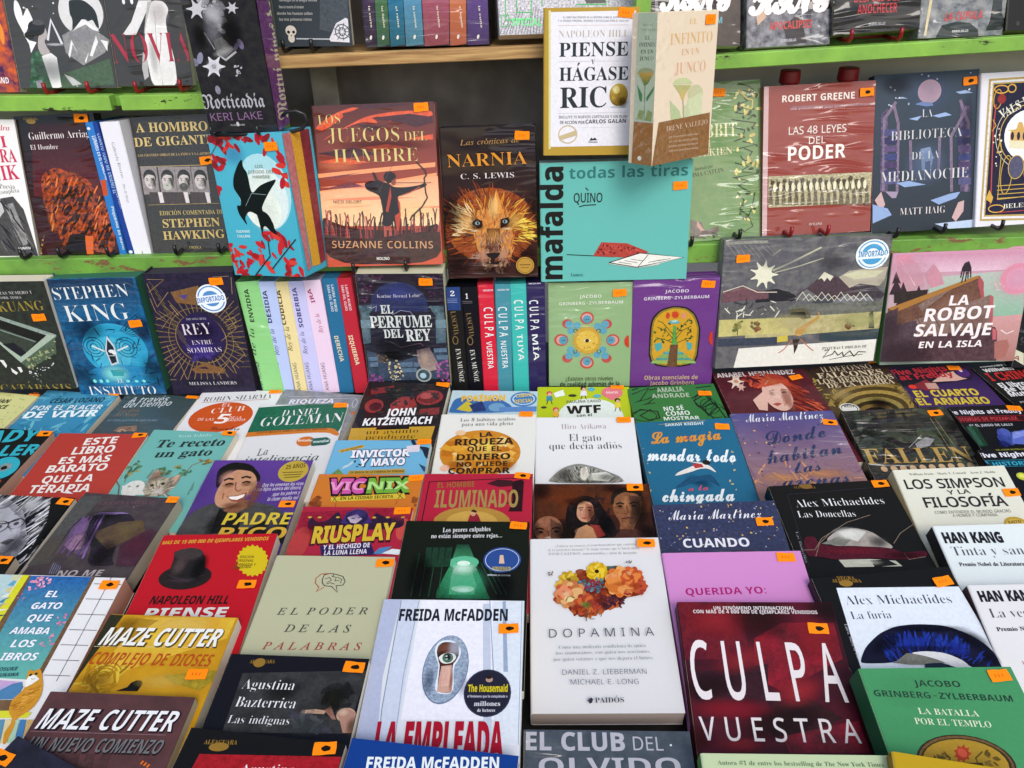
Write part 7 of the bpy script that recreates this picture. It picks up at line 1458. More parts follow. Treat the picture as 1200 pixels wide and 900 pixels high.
book('dark purple novel ruled with gold geometry and a round blue import sticker',[-.478,1.075,-.623],[-1.2,88,-0],[135,204,45],['n',4230,6312,20], name='hardback', pages=6311, items=[
['o',I,17865,[-2,193,78,-2,-83,2.7],[-2,193,99,-2,-104,1.7]],
['e',I,5257,[-1,200,74,-1,-78]],
['c',I,[9455,7373],[-50,172,87,-2,-18,-51,-67,1],16,5,13,.7],
['l',I,17865,[2.1,82,199,73,-2],[2.1,79,186,70,-12],[2.1,74,174,66,-22],[2.1,68,163,60,-33],[2.1,60,152,54,-43],[2.2,51,142,46,-52],[2.2,40,134,37,-60],[2.2,29,126,27,-67],[2.2,17,120,17,-72],[2.2,5,116,6,-76],[2.2,-7,114,-6,-79],[2.2,-19,113,-17,-79],[2.2,-31,114,-28,-78],[2.2,-42,117,-38,-75],[2.2,-52,122,-47,-71],[2.2,-62,128,-55,-65],[2.2,-69,136,-63,-58],[2.2,-76,145,-68,-50],[2.2,-81,155,-72,-41],[2.2,-84,166,-75,-31],[2.1,-86,178,-75,-21],[2.1,-85,190,-75,-10],[2.1,-83,202,-73,1],[2.1,-80,214,-69,12],[2.1,-74,226,-65,22],[2.1,-68,237,-58,32],[2.1,-60,247,-51,41],[2,-51,257,-43,49],[2,-40,265,-35,56],[2,-29,272,-25,62],[2,-18,278,-15,66],[2,-6,282,-5,69],[2,6,284,5,71],[2,18,284,15,72],[2,29,283,25,71],[2,40,281,34,68],[2,50,276,43,65],[2,59,270,51,60],[2,67,263,57,54],[2,73,254,64,47],[2,78,245,68,38],[2.1,82,234,71,29],[2.1,84,223,73,19],[2.1,84,211,74,9]],
['p',I,15719,[-62,349,88,19,-3,-41,-17,-21,-57,9]],
['p',I,9489,[-39,338,26,2,-10,-16]],
['p',I,15719,[-55,90,46,22,63,-24,-10,-15,-88,2]],
['p',I,5255,[-37,93,28,5,12,-10]],
['l',I,19979,[1.7,-123,391,51,-2,-55,-39],[1.7,-126,378,13,-76,44,47],[1.7,-128,330,6,-42,26,-29],[1.7,-126,260,62,27,-52,-56],[1.6,124,396,-48,-2],[1.7,130,393,-7,-54],[1.7,93,284,21,-57,-55,-42],[1.8,99,184,25,-45,-49,-44],[1.8,-113,173,9,-59,-37,15],[1.8,-128,69,40,52,11,-68],[1.8,22,66,51,52,12,-46],[1.8,-131,54,20,-1],[1.7,87,256,28,6,3,-14,-30,-21]],
['l',I,15784,[1.3,-118,384,20,-34],[1.4,80,284,35,13],[1.4,-114,367,22,-36],[1.4,82,266,35,12],[1.4,-109,349,23,-38],[1.4,84,247,36,11],[1.4,-104,331,24,-40],[1.4,86,229,37,9],[1.4,-99,313,25,-41],[1.4,88,210,38,8],[1.4,-95,295,26,-43],[1.4,91,191,38,7],[1.4,-90,276,27,-44],[1.4,93,172,38,5],[1.4,-85,258,28,-47],[1.4,95,153,39,4],[1.4,-80,239,30,-48],[1.4,98,134,39,2],[1.4,-75,220,31,-50],[1.4,100,114,40,1],[1.4,-70,202,32,-52],[1.4,102,95,41,-1]],
['l',I,22093,[2.1,-72,308,18,-35]],
['e',G,29630,[57,326,45,-1,-46]],
['o',G,10808,[57,326,39,-1,-39,3.9]],
['e',G,10808,[57,326,26,-1,-25]],
['p',G,29630,[15,333,86,9,-2,-26,-87,-10]],
['a',I,9459,[-10,157,60,-1,38,.6]],
['a',I,3141,[4,222,59,-1,37,.6]],
['t',G,'IMPORTADO','B',14,312,6.4,84,16,8695,.004],
['t',X,'THE ONLY RULE','R',-34,257,1.5,62,7.1,23255,-.01],
['t',T,'REY','R',-54,207,2,91,40,27450,-.014],
['t',T,'ENTRE','R',-33,174,1.5,64,16,27450,-.014],
['t',T,'SOMBRAS','R',-53,146,1.3,107,19,27450,-.014],
['p',I,4230,[-83,53,184,-2,-1,-25,-183,2]],
['t',N,'MELISSA LANDERS','R',-74,33,.1,153,12,25369,-.01],
['s',83,381,0]])
book('pastel green spine with sideways black capitals, first of the five pastel spines',[-.383,1.075,-.624],[-3.1,86,3.8],[36,187,130],18224, group='pastel spines of one series', fin='w', kind='spine', items=[
['t',T,'ENVIDIA','B',-6,244,87,107,13,5349,.004],
['t',T,'Rey de la','Q',-38,49,82.1,176,15,5349],
['t',N,'ANA HUANG','S',-30,10,86.8,98,12,10571]])
book('pale blue spine with navy capitals between pastel green and cream spines',[-.364,1.075,-.625],[-2.8,86,.8],[28,187,130],23325, group='pastel spines of one series', fin='w', kind='spine', items=[
['t',T,'DESIDIA','B',-2,241,90.1,105,13,5324,.004],
['t',T,'Rey de la','Q',2,131,92.2,90,14,5324],
['t',N,'ANA HUANG','S',-6,8,90.5,98,12,10571]])
book('cream yellow spine with brown capitals among the pastel spines',[-.339,1.075,-.626],[-3.1,86,1.3],[20,187,130],29523, group='pastel spines of one series', fin='w', kind='spine', items=[
['t',T,'CODICIA','B',-8,235,90,113,13,9444,.004],
['t',T,'Rey de la','Q',-3,146,89.5,83,14,9444],
['t',N,'ANA HUANG','S',1,8,90.5,98,12,10571]])
book('lilac blue spine with purple capitals among the pastel spines',[-.316,1.075,-.626],[-2.5,86,1.9],[25,187,130],25373, group='pastel spines of one series', fin='w', kind='spine', items=[
['t',T,'SOBERBIA','B',0,225,90.3,130,13,8431,.004],
['t',T,'Rey de la','Q',-2,135,90.2,76,14,8431],
['t',N,'ANA HUANG','S',-6,8,90.3,98,12,10571]])
book('pale pink spine with short crimson capitals, last of the five pastel spines',[-.291,1.075,-.627],[-2.5,86,2.1],[27,189,130],29500, group='pastel spines of one series', fin='w', kind='spine', items=[
['t',T,'IRA','B',1,307,99.9,46,12,20717,.004],
['t',T,'Rey de la','Q',9,207,93.6,64,14,20717],
['t',N,'ANA HUANG','S',-5,8,90.6,98,12,10571]])
book('teal blue spine with cream capitals next to the red spine',[-.267,1.075,-.628],[-3.1,86,1.2],[24,192,130],5554, pages=27478, kind='spine', items=[
['t',T,'DERECHA','B',-12,197,-84.9,88,13,27445,.004],
['t',N,'SARA DEL OLMO','B',-10,364,-88.4,86,7.8,26459],
['t',N,'LAURA RUBIO','B',3,364,-89.5,86,7.8,26459]])
book('red spine with cream capitals beside the twilight garden novel',[-.242,1.075,-.629],[-2.5,86,2.2],[23,193,130],22695, pages=27478, kind='spine', items=[
['t',T,'IZQUIERDA','B',-14,200,-84.9,102,13,28502,.004],
['t',N,'SARA DEL OLMO','B',-11,364,-89,82,7.8,28441],
['t',N,'LAURA RUBIO','B',1,364,-88.8,82,7.8,28441]])
book('dark garden novel with a blue moon disc, stone columns and thick cream pages on top',[-.164,1.075,-.623],[-3.1,90,-.1],[132,196,45],['g',4197,3205], pages=27478, fin='w', items=[
['e',I,5323,[-7,289,87,0,-78]],
['p',I,4230,[-135,271,257,-1,9,-131,-260,0]],
['c',I,[9385,7303,11499],[-133,391,89,-5,-38,-36,-19,-51,-34,10],40,3,6,.6],
['c',I,[9385,7303],[57,381,68,4,3,-82,-38,5,-10,37],30,3,6,.6],
['p',I,['n',10703,7467,20],[-135,290,44,2,0,-16,-10,-12,-7,-100,-25,-5,7,98],[84,289,44,0,0,-125,-31,-3,4,95,-9,14]],
['p',I,13875,[-132,242,31,1,-1,-27,-32,-2]],
['p',I,9614,[-136,208,31,1,-1,-28,-32,-1]],
['p',I,13875,[100,242,31,1,0,-28,-31,-1]],
['p',I,9614,[98,208,31,1,0,-28,-32,-1]],
['l',I,5352,[1.4,-133,285,1,-14],[1.4,-128,285,1,-14],[1.4,-123,285,1,-14],[1.4,-118,285,1,-14],[1.4,-112,285,1,-14],[1.4,-107,285,1,-14],[1.4,-102,285,1,-14],[1.4,-97,285,1,-14]],
['p',I,['n',8525,5353,14],[-124,139,99,-40,156,45,-2,-107,-257,-11]],
['p',I,11729,[-25,94,41,2,0,-16,-41,-1],[20,94,27,2,1,-16,-27,-1],[-23,73,50,2,1,-15,-50,-1],[87,144,40,2,1,-15,-40,-1],[94,119,36,2,1,-15,-36,-1],[-123,114,32,2,0,-15,-31,-1],[-120,94,27,2,0,-16,-27,-1],[36,119,31,2,1,-15,-32,-1]],
['c',I,[11695,25297,17899,7365,28468],[-61,94,32,10,16,-78,-51,-5],56,2,5,.7],
['c',I,[23149,7332,13639],[-94,129,31,-10,2,-25,-32,0],22,3,6,.5],
['p',I,['g',13676,21073],[33,139,41,10,30,-76,-55,-15,-15,41]],
['c',I,[17713,20851,11468],[88,99,41,5,-1,-77,-36,5],34,4,7,.6],
['c',I,[17713,11468],[-129,57,44,-15,2,-26,-47,-6],34,4,7,.6],
['e',I,20116,[49,50,25,0,-25]],
['e',I,8523,[49,50,19,0,-20]],
['e',I,21274,[47,48,10,0,-10]],
['p',I,17573,[-126,5,208,14,8,-24,-213,-9]],
['c',I,[3138],[-102,10,184,6,-2,-21,-185,-6],14,6,14,.4],
['l',I,18006,[1.8,-105,287,15,-4,14,7,-4,-19]],
['l',I,23090,[1.4,-45,169,30,-20,63,15,8,-10]],
['l',I,18006,[1.8,-31,261,27,14,30,-5,8,-14]],
['a',I,8497,[-7,331,56,0,37,.7]],
['a',I,3172,[-15,159,116,0,45,.7]],
['a',I,18069,[-118,228,18,0,58,.4],[115,227,18,0,58,.4]],
['a',I,2114,[-45,119,50,0,25,.7]],
['a',I,25267,[57,109,22,0,36,.6]],
['t',N,'Karine Bernal Lobo','R',-71,317,.6,128,12,25370,-.012],
['t',T,'EL','R',-65,265,1.2,39,29,26458,.006],
['t',T,'PERFUME','R',-102,217,.8,191,41,26458,.006],
['t',T,'DEL','R',-63,182,1.8,60,30,26458,.006],
['t',T,'REY','R',5,171,2.1,78,41,26458,.006],
['s',80,368,0],
['s',107,13,0]])
book('black spine with a blue top and the figure two',[-.082,1.075,-.637],[-3.1,86,1.1],[23,182,120],3171, pages=27478, kind='spine', items=[
['p',P,5391,[-24,368,44,-1,-2,-79,-43,1]],
['t',T,'2','R',-11,335,-1.5,13,17,28540],
['l',X,18040,[1.3,-21,326,31,-1],[1.3,-21,320,30,-1],[1.3,-22,315,31,-1]],
['t',T,'LASCIVIA','R',-15,285,-85.5,78,17,17865,-.01],
['o',M,17865,[-6,189,8,0,-13,2]],
['t',N,'EVA MUÑOZ','R',-8,160,-87.3,116,16,27481,-.01]])
book('all black spine with the figure one and gold lettering',[-.058,1.075,-.638],[-3.1,86,1.1],[25,182,120],2115, pages=27478, kind='spine', items=[
['t',T,'1','R',-14,327,-1.5,9,17,28540],
['l',X,14799,[1.3,-25,319,32,-1],[1.3,-26,313,33,0]],
['t',T,'LASCIVIA','R',-16,280,-85.2,80,17,17865,-.01],
['o',M,17865,[-8,187,8,0,-13,2]],
['t',N,'EVA MUÑOZ','R',-12,157,-85.3,112,16,27481,-.01]])
book('scarlet spine with tall thin white capitals, one of four matching spines',[-.034,1.075,-.639],[-2.2,86,.9],[24,186,120],25735, group='four spines of one series', pages=27478, fin='w', kind='spine', items=[
['t',T,'C U L P A','S',-8,299,-90,99,26,28572,.012],
['t',T,'VUESTRA','B',-7,186,-88.9,94,18,28572,-.008],
['t',N,'MERCEDES RON','B',-7,351,.6,35,5.4,28540]])
book('steel blue spine with tall thin white capitals, one of four matching spines',[-.011,1.075,-.639],[-2.8,86,-0],[24,186,120],8755, group='four spines of one series', pages=27478, fin='w', kind='spine', items=[
['t',T,'C U L P A','S',-15,299,-88.6,99,26,28572,.012],
['t',T,'NUESTRA','B',-11,186,-87.5,94,18,28572,-.008],
['t',N,'MERCEDES RON','B',-15,351,1.7,35,5.4,28540]])
book('bright turquoise spine with tall thin white capitals, one of four matching spines',[.015,1.075,-.64],[-2.2,86,.8],[25,187,120],7893, group='four spines of one series', pages=27478, fin='w', kind='spine', items=[
['t',T,'C U L P A','S',-13,322,-88.9,98,26,28572,.012],
['t',T,'TUYA','B',-9,209,-87.6,89,18,28572,-.008],
['t',N,'MERCEDES RON','B',-12,373,.6,35,5.4,28540]])
book('indigo spine with tall thin white capitals, one of four matching spines',[.041,1.075,-.641],[-2.2,86,.7],[29,189,120],5258, group='four spines of one series', pages=27478, fin='w', kind='spine', items=[
['t',T,'C U L P A','S',-19,322,-88.4,98,26,28572,.012],
['t',T,'MÍA','B',-14,209,-87,89,18,28572,-.008],
['t',N,'MERCEDES RON','B',-19,373,.7,35,5.4,28540]])
book('sage green boxed book with a golden sun eye inside a ring of blue faces',[.124,1.075,-.629],[-4.4,84,.6],[129,173,30],18095, name='boxed_set', fin='w', kind='box', items=[
['e',I,22824,[72,159,21,0,-20]],
['e',I,27217,[72,159,16,0,-15]],
['e',I,10837,[66,159,13,0,-13]],
['e',I,5419,[63,159,2,0,-2],[69,159,2,0,-2]],
['e',I,22824,[54,97,16,0,-15]],
['e',I,11894,[49,106,12,0,-12],[42,127,11,0,-11],[24,110,11,0,-11]],
['o',I,6374,[29,121,6,0,-6,1.9]],
['e',I,22824,[-8,83,22,0,-21]],
['e',I,27217,[-8,83,16,0,-15]],
['e',I,10837,[-8,87,13,0,-14]],
['e',I,5419,[-9,88,2,0,-2],[-4,88,2,0,-2]],
['e',I,22824,[-70,98,16,0,-15]],
['e',I,11894,[-65,106,12,0,-12],[-41,113,11,0,-11],[-60,127,11,0,-11]],
['o',I,6374,[-45,121,6,0,-6,1.9]],
['e',I,22824,[-89,160,22,0,-20]],
['e',I,27217,[-89,160,16,0,-15]],
['e',I,10837,[-83,159,13,0,-14]],
['e',I,5419,[-84,159,2,0,-2],[-79,159,2,0,-2]],
['e',I,22824,[-70,214,16,0,-15]],
['e',I,11894,[-65,212,12,0,-12],[-59,191,11,0,-11],[-40,208,11,0,-11]],
['o',I,6374,[-45,191,6,0,-5,1.9]],
['e',I,22824,[-9,233,21,0,-20]],
['e',I,27217,[-9,233,16,0,-15]],
['e',I,10837,[-9,229,13,0,-13]],
['e',I,5419,[-11,228,2,0,-2],[-5,228,2,0,-2]],
['e',I,22824,[52,213,16,0,-15]],
['e',I,11894,[47,212,12,0,-12],[24,205,11,0,-11],[42,191,11,0,-11]],
['o',I,6374,[27,191,6,0,-5,1.9]],
['p',I,25191,[42,158,-14,-4,13,-8,-15,-1,11,-10,-14,2,9,-13,-14,6,6,-14,-13,9,3,-16,-10,12,0,-16,-8,14,-4,-15,-4,15,-7,-14,-1,16,-10,-12,3,16,-13,-9,6,15,-14,-7,9,13,-15,-2,11,10,-15,1,13,8,-14,4,14,5,-13,7,15,1,-11,11,15,-3,-9,13,14,-6,-6,14,12,-9,-3,16,10,-12,1,16,7,-14,4,15,4,-15,7,13,1,-15,10,11,-2,-15,11,9,-5,-14,13,6,-8,-13,15,2,-11,-10,15,-1,-13,-8]],
['e',I,27337,[-8,158,34,0,-33]],
['c',I,[24102,28396],[-40,186,63,-1,1,-55,-64,1],44,2,4,.5],
['p',I,29560,[-21,158,13,7,13,-7,-13,-6]],
['e',I,6276,[-8,158,6,0,-6]],
['p',I,24805,[0,123,135,-2,0,-2,1,-2,1,-1,1,-2,1,-1,2,-2,2,-1,2,-1,3,0,2,-1,3,0,2,0,3,0,2,1,3,1,2,1,2,1,2,1,2,1,1,2,2,2,0,1,1,2,0]],
['t',N,'JACOBO','B',-33,297,1.2,67,10,28570,-.006],
['t',N,'GRINBERG-ZYLBERBAUM','B',-95,274,1.6,195,10,28570,-.006],
['t',T,'¿Existen otros niveles','S',-76,20,.8,152,14,9542,.004],
['t',T,'de realidad además de la','B',-93,1,1,190,14,5349],
['s',89,314,0]])
book('violet boxed book with a tree of life and pyramid steps inside an arch',[.255,1.075,-.631],[-.6,87,.7],[131,180,30],13552, name='boxed_set', fin='w', kind='box', items=[
['p',I,4195,[-74,67,-1,133,5,35,24,28,40,11,42,-5,29,-25,16,-40,3,-31,-4,-109]],
['p',I,17894,[-70,72,0,128,5,32,21,26,39,12,39,-6,27,-22,15,-39,3,-29,-4,-105]],
['p',I,26213,[-63,76,-2,122,4,31,21,24,35,12,37,-6,24,-20,15,-37,2,-28,-4,-101]],
['p',I,11881,[-3,207,9,0,8,-66,-18,1]],
['l',I,8549,[2.4,1,161,-25,32,-28,11],[2.4,7,161,20,30,27,14],[2.4,0,177,-35,41,-16,8],[2.4,7,176,23,35,18,19],[2.4,-1,149,-26,13,-28,7],[2.5,11,148,27,12,25,9]],
['c',I,[8614,6437],[-63,234,56,-22,4,-61,-56,2],20,4,6,.45],
['c',I,[8614,6437],[10,212,49,23,5,-81,-49,-3],20,4,6,.45],
['p',I,24837,[16,244,-6,-3,4,-7,-7,3,0,-8,-5,6,-4,-6,-1,8,-7,-2,4,7,-7,3,7,2,-5,7,7,-2,0,7,5,-6,4,6,1,-8,7,2,-4,-6]],
['e',I,24837,[-21,242,6,0,-11]],
['e',I,27183,[28,240,6,0,-11]],
['e',I,10902,[0,220,17,-1,-6]],
['e',I,21303,[0,223,10,0,-4]],
['p',I,9876,[-57,148,21,5,3,-21,-16,-11,-6,9],[41,152,19,-6,0,-20,-12,-5]],
['p',I,18123,[-66,81,143,-5,-5,9,-134,5]],
['p',I,10865,[-54,91,118,-4,-5,9,-109,4]],
['p',I,16044,[-42,101,93,-3,-5,9,-85,3]],
['p',I,10867,[-30,111,68,-3,-5,10,-60,2]],
['p',I,18123,[-18,121,43,-2,-4,10,-36,1]],
['p',I,13606,[-8,144,24,-1,1,-77,-32,1]],
['p',I,24805,[0,125,137,-2,0,-1,1,-2,1,-1,2,-2,1,-1,2,-2,3,-1,2,-1,3,0,3,-1,3,0,3,0,3,0,3,0,3,1,3,0,2,1,3,1,2,1,1,2,2,1,0,2,1,1,0]],
['t',N,'JACOBO','B',-34,317,-.6,72,10,28508,-.006],
['t',N,'GRINBERG-ZYLBERBAUM','B',-97,295,.1,198,10,28508,-.006],
['t',T,'Obras esenciales de','B',-85,23,-1.1,171,15,25265,-.002],
['t',T,'Jacobo Grinberg','B',-67,3,-.9,142,15,25265,-.002],
['s',95,341,0]])
book('large grey landscape art book with a white star over black mountains',[.45,1.073,-.599],[3.7,81,-.8],[260,203,22],['n',10571,13741,12], name='hardback', spine=15855, pages=12904, fin='w', items=[
['p',I,17968,[-256,401,130,0,1,-8,-129,-2]],
['l',I,17969,[1.6,-248,391,28,-33],[1.6,-231,390,30,-39],[1.6,-215,390,33,-46],[1.6,-198,389,33,-33],[1.6,-181,388,35,-39],[1.6,-164,388,38,-47],[1.6,-147,387,38,-33],[1.6,-130,387,40,-40]],
['p',I,28536,[-78,295,-31,-5,22,-27,-30,17,2,-33,-15,31,-20,-24,7,31,-32,-3,26,16,-29,18,33,-6,-13,31,24,-24,9,29,5,-32,27,14,-18,-25]],
['l',I,23251,[5.3,-103,308,57,24,87,42],[3.3,-96,302,71,16,77,23],[2.6,-108,354,24,18]],
['p',I,22162,[107,280,31,19,120,8,-4,-39,-14,-20,-95,-3]],
['p',I,25364,[119,286,46,12,84,-2,-27,-20,-67,-5]],
['p',I,8424,[145,245,32,12,49,-8,35,-29,-8,-13,-117,5]],
['p',I,9448,[-22,232,44,25,37,41,48,-18,38,-35,31,-28,2,-14,-191,8]],
['p',I,27479,[59,298,-17,-23,11,4,10,-11,7,12,11,-11,9,14]],
['p',I,4229,[-150,244,66,7,41,-12,36,-21,-58,-18,-81,-4]],
['p',I,13741,[-27,218,37,29,37,-25,-18,-19]],
['p',I,8457,[29,203,37,25,30,-21,2,-14]],
['p',I,14799,[97,200,37,25,43,-15,40,5,17,-21]],
['l',I,26423,[2,-19,211,17,27,23,-30],[2,1,211,18,20,23,-23],[2,21,210,19,15,22,-18],[2,42,209,17,26,24,-29],[2,62,208,18,21,23,-24],[2,82,207,19,16,23,-19],[2,103,206,17,27,24,-30],[2.1,123,206,18,20,24,-24],[2.1,144,205,18,15,23,-18],[2.1,165,204,16,26,25,-29],[2.1,185,203,18,21,24,-24]],
['p',I,['n',10602,14797,20],[-173,198,437,2,3,-42,-436,-1]],
['p',I,['n',21101,24272,20],[-176,157,442,8,-2,-55,-434,-16]],
['p',I,6409,[69,101,192,9,2,-35,-191,1]],
['p',I,11591,[-61,159,24,26,54,1,18,-31,-27,-6,-30,22,-25,-20]],
['p',I,4227,[-44,158,15,16,41,1,9,-20]],
['p',I,23081,[-15,101,6,21,38,19,31,21,-9,11,10,-3,-1,-21,-32,-22,-20,-34]],
['c',I,[9573,13540],[146,143,27,-1,5,-35,-21,1],8,6,10,.7],
['p',I,7430,[219,160,12,10,13,-59,-19,1]],
['p',I,25289,[-95,94,60,8,3,-21,-62,-4]],
['p',I,28538,[-188,64,444,11,0,-72,-456,-6]],
['l',I,22987,[3.5,-19,84,-24,-31,-16,-10],[3.5,8,86,31,-29,16,-12]],
['p',I,7332,[-16,87,21,-1,-4,-28,-8,-21]],
['p',I,13610,[-254,248,62,14,82,-20,2,-20,-146,-8]],
['l',I,26390,[2.7,-252,248,60,17,48,-22,61,-2]],
['p',I,11627,[-257,208,217,4,5,-48,-222,-4]],
['p',I,['n',23213,25327,20],[-257,160,223,-2,-1,-49,-221,-4]],
['c',I,[11687,13735,17929],[-219,155,35,-1,2,-35,-31,2],14,4,9,.7],
['c',I,[15654,17799,13671],[-156,149,30,-1,1,-31,-27,1],14,4,8,.7],
['l',I,9445,[2.8,-197,123,1,-15]],
['p',I,7434,[-256,98,188,-1,2,-25,-190,2]],
['c',I,[27480,7400],[-254,214,180,6,5,-54,-185,1],30,5,16,.15],
['s',-199,349,0],
['e',G,29629,[202,347,52,-2,-46]],
['o',G,8792,[202,347,44,-2,-40,3.4]],
['o',G,9849,[202,347,28,-1,-25,13]],
['e',G,9849,[203,342,17,-1,-15]],
['p',G,29629,[150,355,100,4,4,-23,-99,-4]],
['a',I,23247,[187,141,97,-4,31,.7]],
['a',I,25329,[-32,144,82,-4,31,.6]],
['a',I,17968,[120,182,151,-6,18,.6]],
['a',I,11660,[180,96,112,-5,14,.6]],
['a',I,14799,[-80,340,93,-3,39,.5]],
['a',I,7400,[80,327,60,-2,40,.5]],
['a',I,21138,[265,260,41,-2,27,.4]],
['t',G,'IMPORTADO','B',159,339,2,91,17,6679,.006],
['t',X,'PINTURAS Y DIBUJOS DE','R',83,47,.7,145,9.9,10569,-.012],
['l',I,6341,[2.9,91,44,15,4,-17,-26,30,10,5,10,13,-15,13,10,5,-14,19,17,16,-19,12,15,25,-2],[1.8,111,14,51,8,55,5]]])
book('wide pink landscape cover with tilted rock slabs and a lone figure',[.692,1.073,-.603],[-3.1,80,1.8],[208,179,20],['g',26197,19123], name='hardback', spine=10792, items=[
['p',I,['g',25140,28409],[-194,352,380,-5,6,-53,-385,2]],
['p',I,['g',23286,18131],[-93,279,285,15,16,-147,-278,10]],
['p',I,['g',26227,20941],[118,146,89,7,0,-153,-73,3]],
['e',I,28212,[175,265,52,-2,-49]],
['e',I,29303,[176,265,37,-1,-35]],
['e',I,27257,[179,267,24,-1,-24]],
['p',I,['g',27188,23123],[-193,349,34,5,37,-41,23,-60,-51,-25,-37,15]],
['p',I,25139,[-104,293,22,29,26,-31,14,-34,-40,-12]],
['l',I,28375,[2.6,-182,335,54,-81]],
['p',I,7334,[-191,303,19,-41,-9,4,21,-38,-44,2,12,36,-7,-3],[-166,269,19,-41,-10,3,22,-38,-45,2,13,37,-8,-3],[-118,257,19,-41,-9,4,21,-39,-44,2,12,37,-7,-3]],
['p',I,6309,[-190,236,102,6,-2,-30,-96,-10]],
['p',I,['n',12551,14664,16],[-203,186,262,94,16,-21,8,-54,-278,-92]],
['p',I,['n',17869,14731,16],[-113,193,94,60,3,-10,-82,-71]],
['p',I,21835,[56,279,15,-13,13,-54,-7,-6,-16,41]],
['p',I,20935,[-203,186,256,94,7,-7,-236,-99]],
['p',I,['n',15755,17869,16],[-196,120,297,98,11,-7,12,-103,-326,-44]],
['p',I,23916,[101,218,11,-10,9,-72,-3,-27]],
['p',I,['n',9415,11529,16],[-211,78,341,37,10,-14,13,-99,-369,9]],
['p',I,23949,[124,112,14,-8,3,-31,-11,0]],
['p',I,9448,[-211,169,40,19,0,-55,-38,-13]],
['p',I,10505,[-215,121,101,24,8,-15,2,-119,-116,4]],
['p',I,20908,[137,66,38,6,10,-22,-7,-35,-32,-6]],
['l',I,10505,[2.1,-196,120,52,-101],[2.1,-152,135,60,-110],[2.1,-108,150,68,-120],[2.1,-65,165,77,-130],[2.1,-22,180,85,-139],[2.1,21,194,94,-148]],
['p',I,6310,[10,321,12,5,9,-19,0,-13,-23,0,-3,14]],
['l',I,6310,[3.3,6,308,-2,-33],[3.3,12,294,-3,-35],[3.3,20,293,-1,-31],[3.3,24,294,2,-23],[3.3,30,306,4,-32]],
['l',I,29530,[3.4,151,104,18,-13,21,9]],
['c',I,[27383],[107,258,33,-8,-2,-26,-27,7],5,5,10,.3],
['a',I,30393,[176,265,38,-1,36,.8]],
['a',I,29400,[176,265,89,-3,74,.5]],
['a',I,27319,[-141,308,77,-3,40,.6]],
['a',I,7334,[-146,34,133,-5,65,.7]],
['a',I,20973,[-11,196,92,34,36,.5]],
['a',I,8391,[-196,120,59,-2,56,.7]],
['a',I,17836,[62,138,66,17,36,.5]],
['t',T,'LA','B',-20,189,.5,60,31,30620,.006,.1],
['t',T,'ROBOT','B',-89,140,1.3,207,40,30620,.006,.1],
['t',T,'SALVAJE','B',-114,92,-.7,233,39,30620,.006,.1],
['t',T,'EN LA ISLA','B',-94,53,-.3,194,21,30620,.004,.1]])
book('black book with a white foot leaning at the right edge behind the pink landscape',[.837,1.073,-.615],[-1.2,81,.8],[75,130,20],['n',3171,4229,20], items=[
['p',I,26422,[-77,63,32,-15,8,-41,-39,24]],
['t',T,'A','B',-76,31,-20.5,22,13,17639],
['c',I,[7400,10571],[-73,139,9,5,14,-68,-16,1],8,3,7,.4]])
book('pale yellow patterned paperback cut by the left edge in the far table row',[-.88,.875,-.647],[-7.5,7,-4.3],[150,225,16],26417, items=[
['c',I,[23247,28499,22221],[-140,429,298,41,-11,-169,-207,-35],90,3,8,.35],
['t',N,'IVAN','B',19,393,8,53,19,7430,0,.2],
['t',N,'CIRCE','B',26,365,8.1,59,19,7430,0,.2],
['s',133,459,0]])
book('turquoise watery paperback with white italic title in the far left table row',[-.725,.897,-.643],[-7.5,7,-1.9],[128,192,16],['g',8757,5620], items=[
['c',I,[11927,6643,14040],[-121,366,258,33,-16,-210,-264,-2],60,7,29,.22],
['t',N,'CÉSAR LOZANO','B',-76,318,7.8,173,24,4295,-.004,.1],
['t',T,'POR EL PLACER','B',-113,278,7.3,226,23,28572,0,.1],
['t',T,'DE VIVIR','B',-115,239,8.3,233,31,29629,.01,.1],
['s',115,387,0]])
book('slate grey glossy paperback with italic white title, far row left of the white one',[-.593,.891,-.643],[-7.5,7,-3],[123,185,16],['g',7465,9547], fin='w', items=[
['t',T,'A través','B',-91,317,9.8,123,28,25401,-.008,.25],
['t',T,'del tiempo','B',-94,291,10.9,148,28,25401,-.008,.25],
['t',X,'Los libros','Q',-94,269,6.8,65,19,17835],
['t',X,'del Norte','Q',-98,248,6.8,75,18,17835],
['t',X,'una historia que cruza dos siglos de amor','S',-105,223,6.8,159,11,18037],
['p',I,17834,[-57,181,7,23,51,11,15,-25]],
['c',I,[22062,13640],[-53,182,52,36,18,-30,-68,-10],12,3,8,.5],
['s',104,372,0]])
book('white paperback with an orange oval and large numeral, far left table row',[-.459,.884,-.644],[-7.5,7,-.3],[132,198,22],28539, items=[
['t',N,'ROBIN SHARMA','R',-107,327,8.6,216,24,9513,-.014,.1],
['l',I,21933,[1.8,-108,322,210,32]],
['e',I,24900,[-16,257,96,18,-73]],
['t',T,'EL','S',-35,308,4,31,15,30553],
['t',T,'CLUB','R',-56,270,12.3,102,27,30586,-.012,.1],
['t',T,'DE LAS','S',-82,235,4.1,50,12,30553],
['t',T,'5','B',-26,225,4.1,39,46,30619,0,.15],
['t',T,'DE LA','S',13,250,4.1,39,12,30553],
['t',T,'MAÑANA','S',7,236,7.9,62,12,30553],
['t',X,'Descubre','C',-22,193,4.2,89,21,11427],
['s',109,395,0]])
